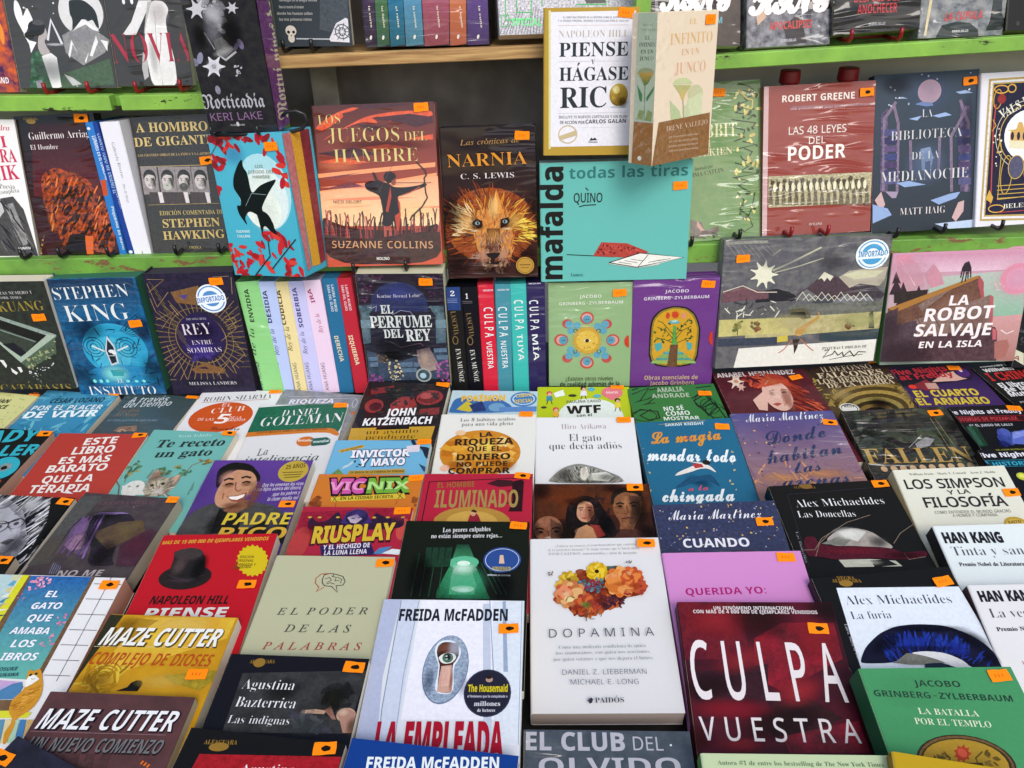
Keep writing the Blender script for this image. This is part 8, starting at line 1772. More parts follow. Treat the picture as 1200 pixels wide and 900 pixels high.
book('grey plastic covered book mostly hidden under the dark green one',[-.337,.869,-.644],[-7.5,7,-3.3],[133,200,20],['n',14831,17970,14], fin='w', items=[
['t',T,'RIQUEZA','B',-91,328,8.7,143,21,27483,.012,.15],
['l',I,23255,[1.8,-106,364,237,33],[1.8,-94,352,215,31]],
['o',I,25369,[118,356,7,1,-20,2]],
['e',I,24965,[129,309,7,1,-8]]])
book('black thriller paperback with red binocular lenses and a mustard band',[-.19,.873,-.65],[-7.5,12,-.1],[133,200,24],4195, fin='w', items=[
['p',I,15525,[-114,365,72,18,-1,-28,-64,-18]],
['e',I,17606,[-85,288,29,2,-31]],
['e',I,9316,[-80,285,20,1,-19]],
['e',I,17606,[81,335,41,9,-33]],
['e',I,13477,[81,335,32,7,-25]],
['e',I,20777,[69,342,19,4,-14]],
['p',I,17606,[-36,298,26,35,40,3,23,-47,-82,-24]],
['p',I,15525,[61,282,59,11,3,-30,-63,-7]],
['p',I,3171,[-73,369,93,14,-5,-43,-50,-18]],
['c',I,[5252,7333],[-118,382,250,24,-15,-141,-240,-24],40,4,15,.4],
['p',I,24133,[-130,187,251,25,-2,-53,-246,-25]],
['t',N,'JOHN','B',-40,244,7.1,90,31,29596,.012,.12],
['t',N,'KATZENBACH','B',-100,200,6.1,207,30,29596,.012,.12],
['p',I,2114,[-52,196,96,10,1,-11,-101,-10]],
['t',T,'un asunto','R',-80,164,6.3,156,21,9443,-.012,.05],
['t',T,'pendiente','R',-76,143,5.8,147,20,9443,-.012,.05],
['s',113,398,0]])
book('children comic with yellow cartoon lettering on pale blue, far row centre',[-.045,.851,-.645],[-7.5,7,2.6],[137,205,12],23354, items=[
['p',I,7604,[-132,308,9,58,32,12,57,-31,37,33,57,-42,2,-36,-192,-7]],
['p',I,25287,[-110,314,28,43,37,-32,-24,-23]],
['e',I,13943,[14,327,26,1,-21]],
['p',I,5357,[-73,335,38,22,18,-47,-39,-8]],
['t',T,'POKÉMON','B',-100,354,2.9,137,28,28359,.02],
['e',I,8694,[94,369,41,1,-37]],
['e',I,25436,[94,369,35,1,-29]],
['e',I,7670,[94,369,31,1,-25]],
['t',T,'LIBRO','B',70,377,8.1,53,15,27335,.01],
['t',T,'OFICIAL','B',66,347,9.3,60,17,27335,.01],
['p',I,11799,[21,327,118,7,1,-25,-117,-5]],
['s',106,295,0]])
book('lime green paperback with small cartoon people around black letters',[.097,.849,-.676],[-7.5,15,3.2],[145,217,16],22244, items=[
['e',I,27514,[22,305,100,0,-78]],
['e',I,24809,[-106,406,9,0,-9]],
['e',I,27281,[-105,401,6,0,-8]],
['p',I,8755,[-114,394,17,0,3,-20,-21,-2]],
['l',I,5285,[2.4,-110,374,-3,-17],[2.4,-100,374,4,-17]],
['e',I,7332,[1,427,9,0,-9]],
['e',I,27281,[3,422,6,0,-8]],
['p',I,27483,[-7,416,18,0,2,-21,-22,-2]],
['l',I,5285,[2.4,-3,395,-4,-17],[2.4,6,395,4,-17]],
['e',I,24807,[-85,336,9,0,-9]],
['e',I,27281,[-84,332,6,0,-7]],
['p',I,27271,[-93,326,17,0,3,-20,-21,-2]],
['l',I,5285,[2.3,-89,306,-4,-16],[2.3,-80,306,4,-16]],
['e',I,7332,[106,375,9,0,-9]],
['e',I,27281,[107,370,6,0,-7]],
['p',I,27399,[98,364,17,0,1,-20,-20,-2]],
['l',I,5285,[2.3,101,344,-5,-17],[2.3,110,344,3,-17]],
['e',I,11926,[26,423,12,0,-9],[44,393,12,0,-8]],
['e',I,7397,[-122,344,9,0,-5],[-33,395,13,0,-6]],
['p',I,28571,[-93,405,30,16,7,-25,-30,-9]],
['e',I,27087,[91,408,33,0,-26],[89,391,13,0,-15]],
['t',T,'GRATIS','B',72,404,-.1,37,8.4,29530],
['t',N,'PAULINA CASSO','B',-51,362,2.9,106,11,10601],
['t',T,'WTF','B',-51,317,2.9,106,32,4195,.014],
['t',T,'con el','B',-20,304,4.5,46,11,5252],
['s',108,434,0]])
book('dark green paperback with black scribbled loops and chalk lettering',[.257,.862,-.643],[.6,7,1.7],[139,193,16],6599, items=[
['l',I,2179,[4.3,-127,352,59,28,-39,-62,-21,-9,49,17,40,29,-44,-50,-21,-9,41,8],[4.1,-157,239,42,37,50,-14,0,-31,-34,-7,-22,22,38,28],[4.4,-28,377,-42,-8],[4.4,52,315,50,39,9,-44,-43,-38,-12,32,41,29,22,-66,-36,-38,-9,42,44,17,13,-73],[4.5,78,368,50,6],[4.5,-123,373,21,8]],
['o',I,2179,[87,296,29,-2,-36,2.6,0,300],[98,274,28,-2,-36,2.6,30,330],[109,253,28,-2,-35,2.6,60,360],[119,231,28,-2,-35,2.5,90,390],[-108,245,36,-3,-26,2.6]],
['t',N,'AMALIA','B',-46,354,-.3,84,24,22260],
['t',N,'ANDRADE','B',-68,327,-1.6,117,21,22260],
['t',T,'NO SÉ','B',-44,262,1.1,61,20,28571],
['t',T,'CÓMO','B',-43,238,0,73,20,28571],
['t',T,'MOSTRAR','B',-54,218,-1.5,107,16,28571],
['s',99,337,0]])
book('maroon paperback with the painted red-haired woman wearing a pale flower',[.414,.872,-.647],[7.5,7,-4],[152,225,20],['n',9316,11397,12], items=[
['t',N,'ANABEL HERNÁNDEZ','B',-142,422,-.2,255,23,28506,.01],
['e',I,20709,[30,353,53,-5,-76]],
['c',I,[22789,17572,24935,15492],[-21,414,111,-21,41,-125,7,-32,-90,-8,-67,152],120,11,30,.1,-50],
['e',I,27315,[17,316,44,-4,-79]],
['p',I,24111,[40,352,24,-19,-14,-47,-31,-29,5,42]],
['l',I,11428,[3.6,-3,336,19,5],[3.6,34,339,19,1]],
['p',I,6275,[-6,327,12,6,8,-7,-12,-4],[32,328,12,6,9,-7,-14,-6]],
['p',I,20743,[-14,272,18,7,13,-7,-19,-11]],
['l',I,22030,[2.6,19,326,-8,-32,-7,-2]],
['p',I,22789,[-13,357,35,42,55,-5,-3,-45,-26,25,-38,-10]],
['p',I,28438,[-59,392,-26,-6,-4,-36,-6,29,-24,-26,18,35,-21,10,26,5,4,38,7,-30,24,27,-19,-36]],
['p',I,26258,[-65,363,-14,-3,-3,-20,-3,16,-14,-15,10,20,-11,5,14,4,2,20,4,-16,14,15,-11,-20]],
['e',I,25132,[-90,395,7,-1,-9]],
['c',I,[20709,23879],[-62,418,89,15,-31,-88,-63,16],24,7,19,.35],
['p',I,27315,[-68,296,68,60,-40,-115,-24,7]],
['a',I,30519,[12,311,22,-2,45,.7]],
['a',I,20907,[40,287,17,-1,66,.7]],
['a',I,15491,[82,315,33,-3,68,.6]],
['a',I,26024,[23,382,40,-3,26,.6]],
['a',I,24111,[2,320,12,-1,11,.5]],
['s',106,399,0]])
book('brown and gold novel with a receding tunnel of arches, slightly curled',[.562,.898,-.649],[-1.5,8,5.7],[142,212,20],['g',7332,11557], items=[
['p',I,17863,[0,-140,224,9,17,12,15,16,15,18,13,21,12,23,9,24,7,24,4,25,1,24,-1,22,-5,21,-7,18,-9,15,-12,12,-13,8,-15,4,-16,1,-17,-3,-16,-7,-17]],
['p',I,9443,[0,-127,218,8,15,11,14,14,13,16,11,19,10,20,8,21,6,22,4,22,1,22,-1,20,-4,18,-6,16,-9,14,-10,10,-12,8,-13,4,-14,0,-15,-2,-15,-6,-15]],
['p',I,19976,[0,-114,212,7,13,10,12,12,11,15,10,16,9,18,7,18,5,20,3,19,1,19,-1,17,-3,17,-6,14,-7,12,-9,9,-10,7,-12,3,-12,1,-13,-2,-13,-6,-13]],
['p',I,9443,[0,-101,206,6,11,9,10,10,10,13,8,14,8,15,6,16,4,17,3,17,1,16,-1,15,-3,14,-5,12,-6,11,-8,8,-9,6,-9,3,-11,1,-11,-2,-11,-5,-12]],
['p',I,17896,[0,-88,199,5,10,7,8,9,8,11,8,12,6,13,5,13,3,14,2,14,1,14,-1,13,-2,12,-4,10,-5,9,-7,7,-7,5,-8,3,-9,1,-9,-2,-10,-4,-9]],
['p',I,6306,[0,-75,193,4,8,6,7,7,6,9,6,10,5,10,4,11,3,12,1,11,1,11,-1,11,-2,10,-3,8,-4,8,-5,5,-6,4,-7,3,-7,1,-7,-2,-8,-2,-8]],
['p',I,15750,[0,-62,187,3,6,5,5,5,5,7,4,7,4,9,3,8,2,9,1,9,1,9,-1,8,-1,8,-3,6,-3,6,-4,5,-4,3,-5,2,-6,1,-5,-1,-6,-2,-6]],
['p',I,3137,[0,-49,181,2,4,3,3,4,4,5,3,5,2,6,2,6,2,7,1,6,0,6,-1,6,-1,6,-1,5,-3,4,-2,3,-3,3,-4,1,-4,1,-4,-1,-4,-1,-3]],
['c',I,[19976,11556],[-146,392,82,-91,-51,-89,-35,32],30,5,15,.25],
['c',I,[19976,11556],[102,320,54,-17,1,-106,-52,6],30,5,14,.25],
['p',I,['n',6275,8388,20],[-136,432,298,-16,-24,-101,-243,-9]],
['a',I,23148,[-76,273,47,-6,40,.5]],
['a',I,2081,[19,214,40,-5,39,.8]],
['a',I,23148,[128,248,35,-4,41,.4]],
['t',N,'ILDEFONSO','R',-89,389,-.1,168,29,26356,-.01],
['t',N,'FALCONES','R',-113,359,-.6,214,28,27412],
['t',T,'LOS HEREDEROS','R',-125,330,-.2,247,26,25298],
['t',T,'DE LA TIERRA','R',-105,308,-.4,219,25,25298],
['e',S,27481,[-81,206,29,-4,-23]],
['e',S,5284,[-81,206,25,-3,-19]],
['e',S,27481,[-82,204,23,-3,-16]],
['t',S,'BEST','B',-94,211,-7,31,11,5284],
['s',99,426,0]])
book('violet horror paperback with yellow block title and a red masked eye',[.689,.9,-.644],[1.5,7,1.8],[132,198,20],['g',5223,9422], items=[
['p',I,3172,[-118,389,221,5,-2,-84,-153,-16,-87,-1]],
['p',I,26258,[27,348,65,15,17,-44,-60,-12,-81,1]],
['e',I,5222,[95,350,31,-3,-36]],
['e',I,9389,[90,347,20,-2,-25]],
['e',I,28473,[89,357,5,0,-7]],
['p',I,15526,[-116,291,73,33,17,-52,-40,-6]],
['e',I,26853,[-104,290,12,-1,-11]],
['p',I,24144,[-58,305,35,-3,-3,-30,-35,3]],
['t',T,'Five Nights','B',-136,352,2.7,186,29,21670,.012],
['t',T,'at Freddy','B',-123,326,1.6,178,26,21670,.012],
['t',T,'EL CUARTO','B',-117,238,-2.3,199,32,26311,.014],
['t',T,'DEL ARMARIO','B',-154,201,-3.4,246,32,26311,.014],
['s',75,372,0]])
book('black paperback with red and white lettering in the far right table corner',[.845,.898,-.644],[18,7,-7.2],[135,202,20],3171, items=[
['t',N,'Richard','B',-106,399,-2.9,102,17,28539,.01],
['t',N,'Wilhelm','B',-109,373,-2.1,104,17,28539,.01],
['t',T,'I CHING','B',-119,327,-2,154,40,22693,.01],
['t',T,'El libro','B',-115,290,-2.1,91,23,28539,.01],
['t',T,'de las','B',-114,268,-.5,91,23,28539,.01],
['t',T,'Mutaciones','B',-117,245,-2.8,167,22,28539,.01],
['t',X,'prologo de la','B',-111,213,-5.5,95,8.5,22197]])
book('black paperback with turquoise stencil lettering and a pink page edge',[-.795,.761,-.647],[-7.5,7,-1.8],[152,225,26],3171, pages=26224, items=[
['t',T,'LADY','B',-67,375,9.8,191,53,6806,.01,.1],
['t',T,'KILLER','B',-48,315,9.8,212,45,6806,.01,.1],
['e',I,6806,[105,289,38,21,-47]],
['e',I,15921,[109,292,16,9,-17]],
['e',I,3171,[108,289,9,1,-8]],
['l',I,10603,[3.2,120,202,17,31]],
['e',I,21733,[131,236,6,1,-8]],
['s',133,439,1]])
book('brick red paperback filled with white capitals near the left edge',[-.622,.758,-.645],[-7.5,7,2.9],[137,205,18],21734, items=[
['t',T,'ESTE','B',-36,358,6.7,96,30,29562,.006],
['t',T,'LIBRO','B',-50,317,6.4,120,31,29562,.006],
['t',T,'ES MÁS','B',-67,277,5.4,145,28,29562,.006],
['t',T,'BARATO','B',-84,241,4.8,169,29,29562,.006],
['t',T,'QUE LA','B',-74,200,4.7,142,28,29562,.006],
['t',T,'TERAPIA','B',-90,161,3.6,169,30,29562,.006],
['p',I,29563,[7,165,12,10,22,-13]],
['s',115,405,1]])
book('light teal paperback with kittens among leafy branches',[-.494,.77,-.644],[-7.5,7,.6],[129,194,16],14004, items=[
['t',N,'Syou Ishida','R',-37,357,6.7,97,13,23386,-.01],
['t',T,'Te receto','R',-88,309,6,201,35,5318,.004,.2],
['t',T,'un gato','R',-70,268,6.6,163,32,5318,.004,.2],
['l',I,15719,[2.3,-102,166,-12,41,5,40],[2.3,52,200,5,44,38,28],[2.3,-47,186,2,34]],
['c',I,[9707,8618,13868,20009],[-146,231,41,20,29,-33,-31,-36],16,6,11,.5],
['c',I,[9707,8618,13868,20009],[-37,229,94,15,27,-33,-92,-14],18,6,11,.5],
['c',I,[15783,20009],[58,270,47,8,5,-27,-38,1],8,6,9,.5],
['e',I,27481,[-65,143,30,2,-32]],
['p',I,27481,[-85,118,-16,35,17,-3,6,13,16,5,42,-46]],
['p',I,17901,[-20,122,-19,48,2,59,32,-41,25,2,25,18,4,-41,-15,-46]],
['e',I,23218,[-2,155,34,2,-37]],
['p',I,25200,[-41,186,9,37,21,-27],[20,190,23,17,-1,-32]],
['c',I,[13674,27447,17934],[-49,177,81,14,20,-69,-68,-4],80,4,10,.16,7,140],
['e',I,4228,[-79,150,4,0,-4],[-57,152,4,0,-4],[-18,158,5,0,-5],[10,166,5,0,-5]],
['e',I,22030,[2,147,4,0,-4]],
['l',I,7366,[1.5,-7,135,12,6,18,-2]],
['l',I,13673,[3,-130,172,22,-23,14,-32]],
['l',I,11757,[2.2,97,129,-4,49,8,-32]],
['a',I,13673,[-18,196,36,2,27,.5]],
['a',I,29562,[9,136,24,2,17,.6]],
['a',I,30652,[-70,147,24,2,23,.5]],
['a',I,17901,[-28,162,12,1,36,.5],[25,165,14,1,36,.5]],
['s',110,383,1]])
book('dark green and white paperback with serif capitals and an orange stripe',[-.333,.821,-.646],[-7.5,7,4.9],[140,210,24],27482, items=[
['p',I,4489,[-276,388,142,20,283,24,-12,-152,-15,20,-26,6,-209,-14,-149,-20]],
['p',I,25029,[-262,272,149,20,209,14,26,-6,19,-22,-5,-12,-36,22,-207,-17,-155,-18]],
['t',N,'DANIEL','R',-57,363,4.8,119,31,28539,-.014,.1],
['t',N,'GOLEMAN','R',-112,314,4.5,247,46,28539,-.012,.1],
['t',X,'CLASICO ABSOLUTO SOBRE EL COEFICIENTE EMOCIONAL','B',-110,282,4.3,209,8.8,11458],
['e',I,24997,[47,245,27,0,-22]],
['p',I,5482,[60,257,46,6,13,-10,2,-16,-11,-9,-41,-4]],
['t',X,'Bestseller','B',24,245,-1,43,9.5,30618],
['t',X,'mundial','B',71,237,6.1,46,11,27547],
['t',T,'La','Q',-81,184,9.1,31,31,5416],
['t',T,'inteligencia','Q',-109,152,3,212,30,5416],
['s',116,412,0]])
book('sky blue childrens book with bubbly white and navy lettering',[-.2,.715,-.645],[-7.5,7,3.9],[139,209,14],14009, items=[
['p',I,13865,[-118,276,15,23,21,-23]],
['p',I,25191,[-120,375,68,24,3,-13,-65,-22]],
['t',X,'DE LOS CREADORES','B',-110,367,21,61,7,9410],
['t',T,'INVICTOR','B',-79,343,2.6,168,30,5321,.06],
['t',T,'Y MAYO','B',-49,308,3.3,130,29,5321,.06],
['t',T,'INVICTOR','B',-79,344,2.6,167,29,29597,.022],
['t',T,'Y MAYO','B',-49,309,3.3,128,28,29597,.022],
['p',I,4263,[79,418,14,0,8,-25,41,-6,3,-53,-14,12,-13,35,-26,12]],
['p',I,5421,[117,320,32,-20,-1,-17,-13,6]],
['p',I,23354,[-94,296,4,14,11,6,9,15,4,-9,-11,-15]],
['c',I,[5415],[-69,328,22,6,6,-29,-24,0],5,3,6,.5],
['p',I,27450,[72,393,38,6,2,-30,-34,-3]],
['t',X,'EN BUSCA DE LA ESMERALDA PERDIDA','B',-68,284,3.7,150,7.9,25223,.01],
['p','zband','F',23111,[-73,289,156,8,2,-17,-156,-5]],
['t','zband','F','EN BUSCA DE LA ESMERALDA PERDIDA','B',-66,280,2.4,148,7.9,7330],
['s',120,410,0]])
book('cream paperback with a golden crumpled ball behind black capitals',[-.051,.773,-.658],[-7.5,10,3.5],[144,216,20],28538, items=[
['e',I,25093,[-13,270,116,1,-93]],
['p',I,22947,[-68,299,-38,-12,-10,26,32,5]],
['p',I,29455,[-113,264,33,7,5,-22,-28,-2]],
['p',I,27238,[0,242,33,2,-4,-20,-26,2]],
['p',I,25060,[36,326,37,-13,-23,-19,-26,13]],
['p',I,27238,[-101,274,-32,11,19,16,23,-12],[-63,278,-25,-4,-2,16,22,1]],
['p',I,26149,[-41,280,23,24,27,-20,-23,-15]],
['p',I,25060,[45,238,-34,10,20,18,24,-11]],
['p',I,22947,[24,274,-21,-5,-4,14,18,2]],
['p',I,29455,[-72,264,28,-12,-21,-14,-19,13]],
['p',I,28330,[-47,255,12,14,16,-11,-13,-9]],
['p',I,22947,[29,244,27,-6,-13,-14,-20,7],[-28,285,-19,-6,-5,13,16,3]],
['p',I,25060,[66,243,12,-24,-34,-2,-4,20],[97,281,-9,-20,-25,10,11,15]],
['p',I,28330,[-84,232,-26,17,26,11,17,-16]],
['p',I,25060,[26,234,-37,-2,4,22,29,-2]],
['p',I,28330,[60,253,27,-6,-13,-15,-20,8]],
['p',I,26149,[-78,279,22,16,18,-18,-21,-9],[2,327,-35,-9,-6,24,30,2]],
['p',I,28330,[-83,279,15,24,29,-16,-18,-16]],
['p',I,25060,[-30,267,5,-22,-31,2,2,18]],
['p',I,28330,[77,251,-35,14,25,19,24,-15],[-44,300,35,-2,-8,-21,-27,5]],
['p',I,25060,[-49,221,-16,10,16,7,11,-10]],
['p',I,29455,[55,318,24,-23,-35,-9,-13,21]],
['p',I,27238,[-10,247,-10,-11,-13,9,10,7]],
['p',I,26149,[-39,317,-21,-3,0,14,17,-1]],
['p',I,22947,[18,293,36,0,-6,-21,-28,3],[-4,208,-3,18,26,-3,-2,-14]],
['p',I,28330,[-12,263,20,-14,-22,-8,-12,13]],
['p',I,25060,[-13,197,-30,3,10,17,22,-6],[15,347,13,-8,-13,-7,-9,9],[-89,261,2,-23,-32,5,4,18]],
['p',I,22947,[6,240,37,12,10,-25,-32,-5],[-32,259,13,11,12,-10,-13,-7]],
['p',I,27238,[62,243,-22,20,31,9,13,-18],[-94,264,-28,3,8,16,21,-5]],
['p',I,25060,[-80,234,17,17,19,-14,-17,-11]],
['p',I,22947,[54,296,19,-20,-30,-6,-10,17]],
['p',I,27238,[-64,287,41,-6,-15,-23,-31,9]],
['p',I,29455,[-79,232,15,12,13,-12,-15,-8]],
['p',I,28330,[65,303,22,-7,-13,-12,-15,8]],
['p',I,25060,[13,331,4,-26,-35,4,4,20]],
['p',I,28330,[86,232,-38,-5,0,24,31,0]],
['p',I,22947,[-122,254,0,25,33,-7,-6,-19]],
['p',I,29455,[-7,303,-29,-15,-15,21,26,9]],
['p',I,22947,[28,316,-7,-16,-20,8,9,11]],
['p',I,26149,[48,286,-19,-6,-5,12,16,3],[-1,338,20,-5,-10,-11,-15,6]],
['p',I,27238,[-5,314,-31,-13,-12,23,28,6]],
['p',I,25060,[-36,224,6,12,15,-7,-8,-8]],
['p',I,22947,[65,293,10,-12,-18,-3,-5,10]],
['p',I,29455,[41,248,-10,20,29,1,2,-16]],
['p',I,27238,[25,193,-24,3,8,14,18,-5],[21,247,-8,19,27,1,2,-16]],
['p',I,26149,[-16,258,16,6,5,-11,-13,-3],[-35,265,-32,-10,-9,21,27,5],[-60,336,-8,-13,-16,8,10,9],[-84,243,13,23,30,-14,-17,-16]],
['p',I,25060,[48,292,-7,-15,-19,8,10,11]],
['p',I,22947,[-61,208,14,6,7,-9,-13,-4]],
['p',I,27238,[20,217,-17,7,12,8,12,-7]],
['p',I,28330,[71,236,-25,6,13,14,18,-8]],
['p',I,29455,[60,310,-32,8,16,18,23,-10]],
['p',I,27238,[-79,269,-26,23,35,9,15,-21]],
['p',I,26149,[-18,301,33,-1,-6,-20,-25,4]],
['p',I,28330,[-62,336,15,-11,-16,-6,-10,10]],
['p',I,26149,[-13,272,9,18,22,-10,-12,-13]],
['p',I,22947,[-30,309,11,16,19,-11,-12,-11]],
['p',I,26149,[28,259,22,3,0,-14,-18,0]],
['p',I,22947,[-14,265,-20,-5,-3,13,17,2]],
['p',I,26149,[54,204,-31,7,15,18,23,-9]],
['p',I,29455,[-65,210,19,14,15,-14,-17,-9],[3,217,-17,1,5,10,13,-3]],
['e',I,29395,[-107,207,13,0,-12]],
['e',I,28402,[-76,349,15,0,-11]],
['a',I,31662,[7,292,25,0,35,.95]],
['a',I,31532,[-2,287,61,0,61,.5]],
['a',I,20834,[-69,219,42,0,28,.6],[63,220,36,0,33,.6]],
['t',X,'Los 8 hábitos ocultos','R',-82,397,2.1,164,16,10603,-.014],
['t',X,'para una vida plena','R',-76,378,2.2,152,16,10603,-.014],
['t',T,'LA','B',-18,331,5.7,37,19,5251,.006],
['t',T,'RIQUEZA','B',-88,296,2.6,169,26,5251,.006],
['t',T,'QUE EL','B',-50,272,2.3,98,19,5251,.004],
['t',T,'DINERO','B',-77,237,2.3,152,23,5251,.006],
['t',T,'NO PUEDE','B',-74,211,2.4,142,18,5251,.004],
['t',T,'COMPRAR','B',-95,185,1.5,172,21,5251,.006],
['s',113,431,0]])
book('white paperback with small serif title over a curled sleeping cat',[.096,.755,-.662],[-1.2,11,-1.5],[146,218,18],28539, items=[
['t',N,'Hiro Arikawa','R',-69,386,1.4,131,23,20017,-.014],
['t',T,'El gato','R',-48,337,.3,92,31,8456,-.012],
['t',T,'que decía adiós','R',-105,304,1,206,28,8456,-.012],
['p',I,17968,[-114,176,17,27,30,32,42,16,41,-12,40,-19,34,-20,10,-23]],
['c',I,[11625,22162,8455,25367,14797],[-103,179,18,20,27,24,34,14,42,-11,37,-17,28,-17,5,-11],240,3,9,.16,-9,135],
['p',I,27480,[-20,227,18,8,5,-31,-13,-24,-11,16]],
['p',I,27481,[9,211,41,5,22,-16,-18,-19,-41,3]],
['l',I,14797,[2.1,22,188,10,12],[2.1,40,190,9,11]],
['p',I,22064,[-10,234,6,-11,-8,-20,-3,16]],
['a',I,7398,[-62,203,35,0,31,.6]],
['a',I,27480,[26,196,35,0,17,.7]],
['a',I,9511,[55,196,35,0,19,.5]],
['a',I,29562,[-9,215,14,0,24,.6]],
['a',I,5284,[-7,180,70,0,8,.5]],
['s',115,423,0]])
book('deep blue paperback with curly lettering and a tiny swimmer with her shadow',[.255,.747,-.671],[-1.2,14,2.8],[141,212,20],4496, items=[
['a',I,2283,[-2,194,39,-23,23,.6]],
['a',I,6644,[-10,384,122,-9,51,.3]],
['t',N,'SARAH KNIGHT','B',-55,404,-.6,114,11,26491],
['l',I,23145,[1.5,-73,412,140,7]],
['t',T,'La magia','C',-107,339,1.1,203,49,26150,.012],
['t',T,'de','C',-14,348,-4,27,18,21803],
['t',T,'mandar todo','C',-130,280,-5.7,247,54,28572,.014],
['t',T,'a la','C',-38,164,.7,55,21,23852,.008],
['t',T,'chingada','C',-114,134,-3,193,48,28572,.014],
['p',I,3373,[-75,177,47,34,42,4,24,3,15,-50,-21,24,-33,6,-51,-19]],
['p',I,28505,[-53,231,46,20,25,8,22,-11,14,-29,-22,20,-24,0,-26,-10,-49,-12]],
['p',I,21735,[-9,257,27,2,3,-15,-24,-3]],
['p',I,28505,[-27,270,34,-7,17,-4,-7,-4]],
['e',I,3171,[32,260,11,-1,-9]],
['c',I,[24238,13875],[-142,335,26,7,-20,-211,-17,1],10,2,5,.5],
['c',I,[24238],[113,326,0,-95,-21,-101,-20,82],8,2,5,.5],
['s',108,390,0]])
book('dusk violet and orange paperback with dark curly handwriting',[.401,.747,-.663],[1.2,11,-.4],[153,225,24],['g',9520,21995], fin='w', items=[
['c',I,[15727,25132,17840],[-156,244,303,17,3,-87,-308,-24],50,8,29,.14],
['c',I,[27310,7404],[-132,431,280,4,-13,-253,-293,-32],30,2,4,.7],
['a',I,25132,[43,202,86,-4,24,.6]],
['a',I,13682,[-18,389,98,-5,55,.5]],
['a',I,26188,[-77,192,80,-4,24,.5]],
['t',N,'María Martínez','C',-114,410,1.6,231,41,28540,-.004,.1],
['t',T,'Donde','C',-76,317,7.7,177,57,4299,0,.2],
['t',T,'habitan','C',-97,244,7.4,221,59,4299,0,.2],
['t',T,'las','C',-33,206,5.4,77,47,4299,0,.2],
['t',T,'arenas','C',-80,160,2.5,185,45,4299,0,.2],
['s',128,398,1]])
book('dark olive smoky paperback with large gold serif capitals',[.57,.75,-.671],[-1.2,13,2.4],[156,225,22],['n',4228,6341,8], fin='w', items=[
['a',I,9544,[-41,328,90,-6,52,.6]],
['a',I,2114,[157,357,54,-3,73,.6]],
['a',I,13740,[28,315,36,-2,23,.5]],
['a',I,2146,[-118,367,55,-3,71,.6]],
['t',X,'El amor prohibido de','R',-80,427,2.6,146,12,15784,-.01],
['t',X,'todos los tiempos','R',-69,414,2.1,122,12,15784,-.01],
['c',I,[7430,3171,5317],[-161,439,323,-3,-14,-201,-308,-27],50,15,50,.3],
['l',I,17930,[1.4,91,405,4,-182],[1.5,104,404,8,-118]],
['p',I,17969,[6,308,41,23,20,-10,-23,-23,-40,-10]],
['l',I,20115,[1.5,-18,294,56,46]],
['t',T,'FALLEN','R',-154,242,-1.7,295,58,22057,-.002],
['e',I,25231,[-117,221,9,-1,-10],[-90,221,9,-1,-10],[-64,220,9,-1,-10],[-37,220,9,-1,-10],[-10,220,9,-1,-10],[16,220,9,-1,-10],[43,220,9,-1,-10],[69,220,9,-1,-10],[96,220,9,-1,-10],[123,220,9,-1,-10]],
['s',114,423,1]])
book('black horror paperback with a red title band and a blue glove',[.718,.784,-.643],[1.2,7,-0],[134,188,16],2115, items=[
['t',T,'Five Nights at Freddy','B',-160,341,-.9,228,18,27483,.01],
['l',I,20646,[1.4,-141,330,209,-5],[1.4,-147,306,211,-5]],
['p',I,7235,[-142,328,210,-5,-3,-21,-210,6]],
['t',T,'HISTORIAS DE PIZZAPLEX','B',-148,310,-1.3,187,15,23784],
['t',X,'#1 EL JUEGO DE LALLY','B',-116,284,-1.2,127,10,25369],
['p',I,3301,[-128,285,32,3,-11,-88,-34,-3]],
['p',I,5448,[-126,282,14,2,-5,-79,-14,-3]],
['e',I,7474,[-39,234,19,-1,-36]],
['p',I,11703,[-13,252,53,12,-32,-66,-44,7]],
['e',I,9588,[-30,254,14,-1,-17]],
['e',I,6417,[-57,226,8,0,-16],[-58,206,8,0,-12]],
['p',I,15930,[-12,247,41,10,-12,-21,-40,-12]],
['a',I,20157,[3,247,19,-1,13,.7]],
['a',I,3212,[-58,206,22,-1,18,.8]],
['a',I,11705,[-35,249,14,-1,16,.6]],
['s',54,357,0]])
book('black horror paperback with a teal title band and a lime spot at the right edge',[.708,.705,-.662],[8.8,15,-5.1],[137,162,16],2115, items=[
['t',X,'DEL AUTOR BESTSELLER','B',-86,318,-.7,81,4.9,17958],
['t',T,'Five Nights at','B',-146,297,-1.1,182,15,27483,.012],
['l',I,5718,[1.1,-144,286,163,-4],[1.1,-147,264,160,-3]],
['p',I,2247,[-144,285,162,-5,-4,-18,-160,4]],
['t',T,'HISTORIAS','B',-121,267,-1.1,123,13,6775],
['t',T,'A','B',-139,275,-3.6,9,10,6775],
['e',I,22215,[-63,228,16,-1,-13]],
['e',I,27467,[-64,230,9,-1,-7]]])
